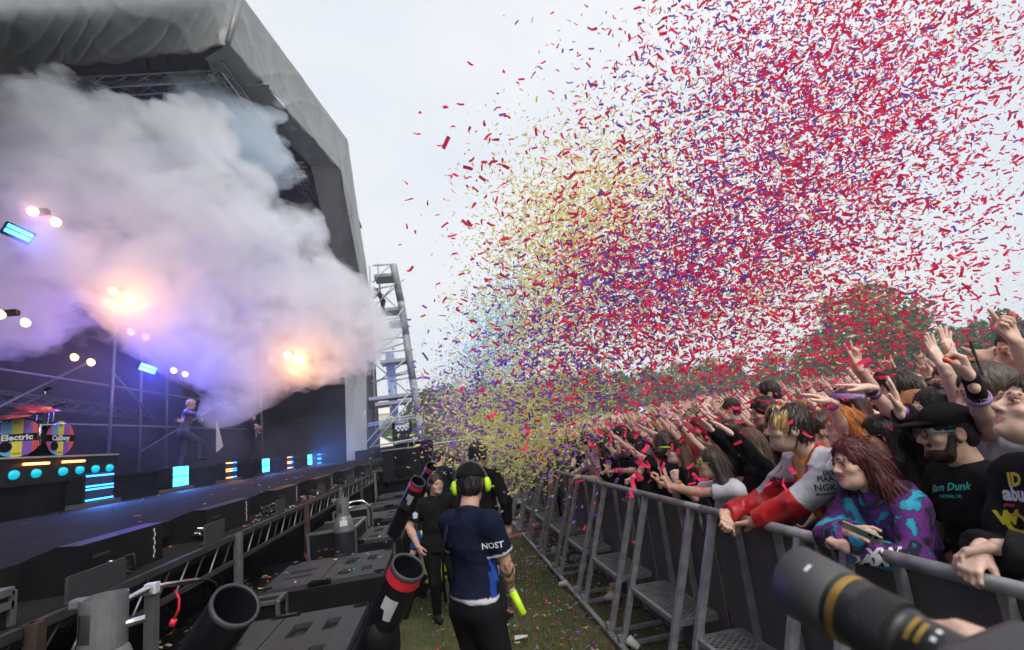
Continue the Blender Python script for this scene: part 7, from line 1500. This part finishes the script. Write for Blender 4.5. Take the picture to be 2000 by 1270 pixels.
for (zx, zy, ti, a_, m_, lb) in lit: p = at_z(950 + zx / 3.098, 860 + zy / 3.098, 0.04); cup(p.x, p.y, 0.045 if ti > 40 else 0.0, ti, a_, m_, lb)
for (zx, zy, m_, lb, a_) in ((870, 1000, M_dsteel, 'dark drink can lying by the white cups', 75), (840, 925, M_can, 'blue printed drink can standing in the litter', None), (1080, 1085, M_can, 'blue can under the nearest step', 60)):
    p = at_z(950 + zx / 3.098, 860 + zy / 3.098, 0.04); b = MB(); b.lathe([(0.001, 0), (0.026, 0), (0.033, 0.012), (0.033, 0.145), (0.027, 0.16), (0.001, 0.158)], (0, 0, 0), (0, 0, 1), m_, 18); o = b.build('drink_can'); o.location = (p.x, p.y, 0.035 if a_ else 0.0); o.rotation_euler = (D2R(90) if a_ else 0.1, 0, D2R(a_ or 0)); tag(o, lb, 'can', 'drink cans under the barrier')
for i, (zx, zy, m_, r_, lb) in enumerate(((540, 715, M_bag, 0.10, 'crumpled grey plastic bag under the barrier'), (155, 405, mat('black_bag', (0.015, 0.015, 0.017), 0.4), 0.22, 'black bag heaped at the far end of the barrier'), (210, 470, mat('white_bag', (0.5, 0.5, 0.5), 0.5), 0.12, 'white crumpled bag beside the black bag'), (345, 575, mat('yellow_bag', (0.6, 0.4, 0.03), 0.5), 0.09, 'yellow crumpled packet in the litter'), (325, 520, mat('green_bag', (0.15, 0.3, 0.2), 0.5), 0.09, 'greenish crumpled packet in the far litter'))):
    p = at_z(950 + zx / 3.098, 860 + zy / 3.098, 0.05); S = Sdf(); S.el((p.x, p.y, 0.4 * r_), np.eye(3), (r_, r_ * 0.8, r_ * 0.6)); V, F = surface_nets(*S.grid(0.014, noise=lambda G: (0.02 * np.sin(G[..., 0] * 70) * np.sin(G[..., 1] * 60 + G[..., 2] * 50)).astype(np.float32)), 0.014); me = np_mesh('litter_bag', V - V3(p.x, p.y, 0), F, np.ones((len(V), 3)), m_); o = bpy.data.objects.new('litter_bag', me); col.objects.link(o); o.location = (p.x, p.y, 0); tag(o, lb, 'bag', 'litter bags by the barrier')
p = at_z(1018, 1245, 0.02); b = MB(); b.add([(-0.07, -0.03, 0), (0.06, -0.04, 0.012), (0.07, 0.03, 0.004), (-0.06, 0.04, 0.015), (0, 0, 0.02)], [(0, 1, 4), (1, 2, 4), (2, 3, 4), (3, 0, 4)], M_white); b.add([(-0.07, -0.03, -0.004), (0.06, -0.04, 0.008), (0.07, 0.03, 0.0), (-0.06, 0.04, 0.011)], [(3, 2, 1, 0)], M_white); o = b.build('paper_scrap'); o.location = p; tag(o, 'crumpled white paper scrap on the grass by the guard', 'paper')
for (u, v, lb, y0) in ((1000, 1035, 'orange cable ramp nearer across the pit', 11.0), (985, 1010, 'orange cable ramp farther across the pit', 12.6)):
    b = MB(); pr = [(-0.22, 0.0), (-0.12, 0.05), (0.12, 0.05), (0.22, 0.0)]; vs = [(x, y0 + q[0], q[1]) for x in (-0.4, 1.9) for q in pr]; b.add(vs, [(0, 4, 5, 1), (1, 5, 6, 2), (2, 6, 7, 3), (0, 1, 2, 3), (7, 6, 5, 4)], mat('ramp_orange', (0.32, 0.10, 0.05), 0.8)); b.bar((-0.4, y0, 0.056), (1.9, y0, 0.056), 0.18, 0.012, mat('ramp_black', (0.03, 0.03, 0.03), 0.7)); o = b.build('cable_ramp'); tag(o, lb, 'cable ramp', 'cable ramps across the pit')
# ================================================================== SMOKE, HAZE
def vol_mat(name, c, dens, an=0.0, noise=None):
    m = bpy.data.materials.new(name); m.use_nodes = True; t = m.node_tree; n = t.nodes; l = t.links; n.remove(n['Principled BSDF']); v = n.new('ShaderNodeVolumePrincipled'); v.inputs['Color'].default_value = (*c, 1); v.inputs['Density'].default_value = dens; v.inputs['Anisotropy'].default_value = an; l.new(v.outputs[0], n['Material Output'].inputs['Volume'])
    if noise:
        tcn = n.new('ShaderNodeTexCoord'); no = n.new('ShaderNodeTexNoise'); no.inputs['Scale'].default_value = noise[0]; no.inputs['Detail'].default_value = 5; no.inputs['Roughness'].default_value = 0.6; no.inputs['Distortion'].default_value = 0.6; l.new(tcn.outputs['Object'], no.inputs[0]); mr = n.new('ShaderNodeMapRange'); mr.inputs[1].default_value = noise[1]; mr.inputs[2].default_value = noise[2]; mr.inputs[3].default_value = 0; mr.inputs[4].default_value = dens; l.new(no.outputs[0], mr.inputs[0]); l.new(mr.outputs[0], v.inputs['Density'])
    return m
def billow(seed, amp, f0):
    g = np.random.default_rng(seed); W = []
    for o_ in range(5):
        for _ in range(3): k = g.normal(size=3); k = k / np.linalg.norm(k) * f0 * 2 ** o_; W.append((k, g.random() * 6.28, amp * 0.68 ** o_))
    def f(G):
        s = 0; q = G + 0.25 * np.stack([np.sin(G[..., 1] * 1.3 + 1), np.sin(G[..., 2] * 1.5), np.sin(G[..., 0] * 1.1 + 2)], -1)
        for k, p, a in W: s = s + a * (0.62 - np.abs(np.sin(q @ k * 0.5 + p)))
        return s.astype(np.float32)
    return f
def smoke(name, blobs, h, seed, amp, f0, m, label, k=0.5):
    S = Sdf()
    for (u, v, Y, r) in blobs: S.el(np.array(at_y(u, v, Y)), np.eye(3), (r, r, r * 0.9), k=k)
    add = S.p; bs = [S.bounds(q) for q in add]; lo = np.min([b[0] for b in bs], 0) - 0.8; hi = np.max([b[1] for b in bs], 0) + 0.8
    n = np.ceil((hi - lo) / h).astype(int) + 1; D = np.full(n, 3.0, np.float32); ax = [lo[i] + h * np.arange(n[i]) for i in range(3)]
    for q in add:
        b0, b1 = S.bounds(q); i0 = np.maximum(0, ((b0 - 1.0 - lo) / h).astype(int)); i1 = np.minimum(n, ((b1 + 1.0 - lo) / h).astype(int) + 1); sl = tuple(slice(i0[j], i1[j]) for j in range(3)); G = np.stack(np.meshgrid(*[ax[j][sl[j]] for j in range(3)], indexing='ij'), -1); d = S.dist(q, G).astype(np.float32); A = D[sl]; hh = np.clip(0.5 + 0.5 * (A - d) / k, 0, 1); D[sl] = A * (1 - hh) + d * hh - k * hh * (1 - hh)
    mk = np.abs(D) < 1.0; ii = np.argwhere(mk); Pn = lo + ii * h; D[mk] += billow(seed, amp, f0)(Pn) * (np.clip(np.linalg.norm(Pn - np.array(at_y(*blobs[0][:3])), axis=1) / 4.0, 0.12, 1) if name == 'smoke_plume' else 1)
    V, F = surface_nets(D, lo, h); c0 = V.mean(0); me = np_mesh(name, V - c0, F, np.ones((len(V), 3)), m); o = bpy.data.objects.new(name, me); col.objects.link(o); o.location = c0; tag(o, label, 'smoke', kind='stuff'); return o
main = [(412, 815, 15.6, 0.20), (428, 806, 15.7, 0.36), (452, 790, 15.8, 0.55), (490, 762, 16.0, 0.8), (530, 725, 16.2, 1.05), (570, 695, 16.4, 1.3), (620, 690, 16.8, 1.25), (660, 665, 17.2, 1.2), (700, 650, 17.8, 1.0), (735, 645, 18.4, 0.75),
        (640, 620, 17.0, 1.5), (580, 590, 16.4, 1.9), (500, 640, 16.0, 1.8), (560, 520, 16.2, 1.5), (500, 500, 15.8, 1.9), (440, 560, 15.4, 2.0), (430, 420, 15.4, 1.7), (370, 380, 15.0, 1.9), (380, 480, 15.0, 2.1), (300, 320, 14.6, 1.9), (300, 440, 14.4, 2.2), (230, 290, 14.2, 1.7), (190, 380, 14.0, 2.2), (100, 320, 13.6, 1.8), (60, 400, 13.2, 2.1), (-40, 340, 12.8, 2.0), (120, 480, 13.4, 2.0), (0, 500, 12.8, 1.9), (240, 540, 14.0, 1.9), (330, 580, 14.6, 1.9), (150, 580, 13.6, 1.5), (60, 590, 13.0, 1.3), (420, 660, 15.4, 1.5), (-60, 600, 12.6, 1.2)]
M_smoke = vol_mat('white_smoke', (0.925, 0.935, 0.955), 1.6, 0.0, (0.85, 0.37, 0.63))
smoke('smoke_plume', main, 0.09, 4, 0.42, 1.7, M_smoke, 'dense white smoke plume billowing from the singer across the stage')
puff = [(420, 190, 17.5, 0.8), (450, 230, 17.8, 1.0), (480, 260, 18, 1.1), (440, 280, 17.6, 0.9), (520, 230, 18.4, 0.9), (500, 320, 18.2, 0.8), (400, 160, 17.3, 0.55), (545, 290, 18.8, 0.7)]
smoke('smoke_wisp', puff, 0.13, 9, 0.5, 1.9, vol_mat('thin_smoke', (0.86, 0.93, 0.99), 1.1, 0.2), 'thin bluish smoke wisp drifting up under the roof corner')
# low lit haze over the stage
fog = [(100, 700, 15, 2.2), (240, 690, 16.5, 2.2), (380, 700, 19, 2.0), (300, 800, 18, 1.6), (180, 820, 15, 1.5), (480, 880, 22, 1.6), (600, 880, 26, 1.8), (660, 850, 27, 1.8), (420, 860, 19, 1.5), (60, 780, 13.5, 1.5), (560, 930, 19, 0.8), (470, 960, 13, 0.5), (640, 930, 22, 0.9), (350, 880, 15.5, 1.0), (690, 800, 27, 1.6)]
smoke('stage_fog', fog, 0.2, 14, 0.5, 1.2, vol_mat('stage_fog_mat', (0.9, 0.9, 0.97), 0.024, 0.3), 'thin coloured haze hanging over the stage floor and drums')
b = MB(); b.box((-300, -60, -1.5), (300, 190, 40), None); M_hz = vol_mat('haze_mat', (0.9, 0.94, 0.98), 0.0016, 0.1); o = b.build('haze', m=M_hz); tag(o, 'light drifting haze filling the air over the festival field', 'haze', kind='stuff')
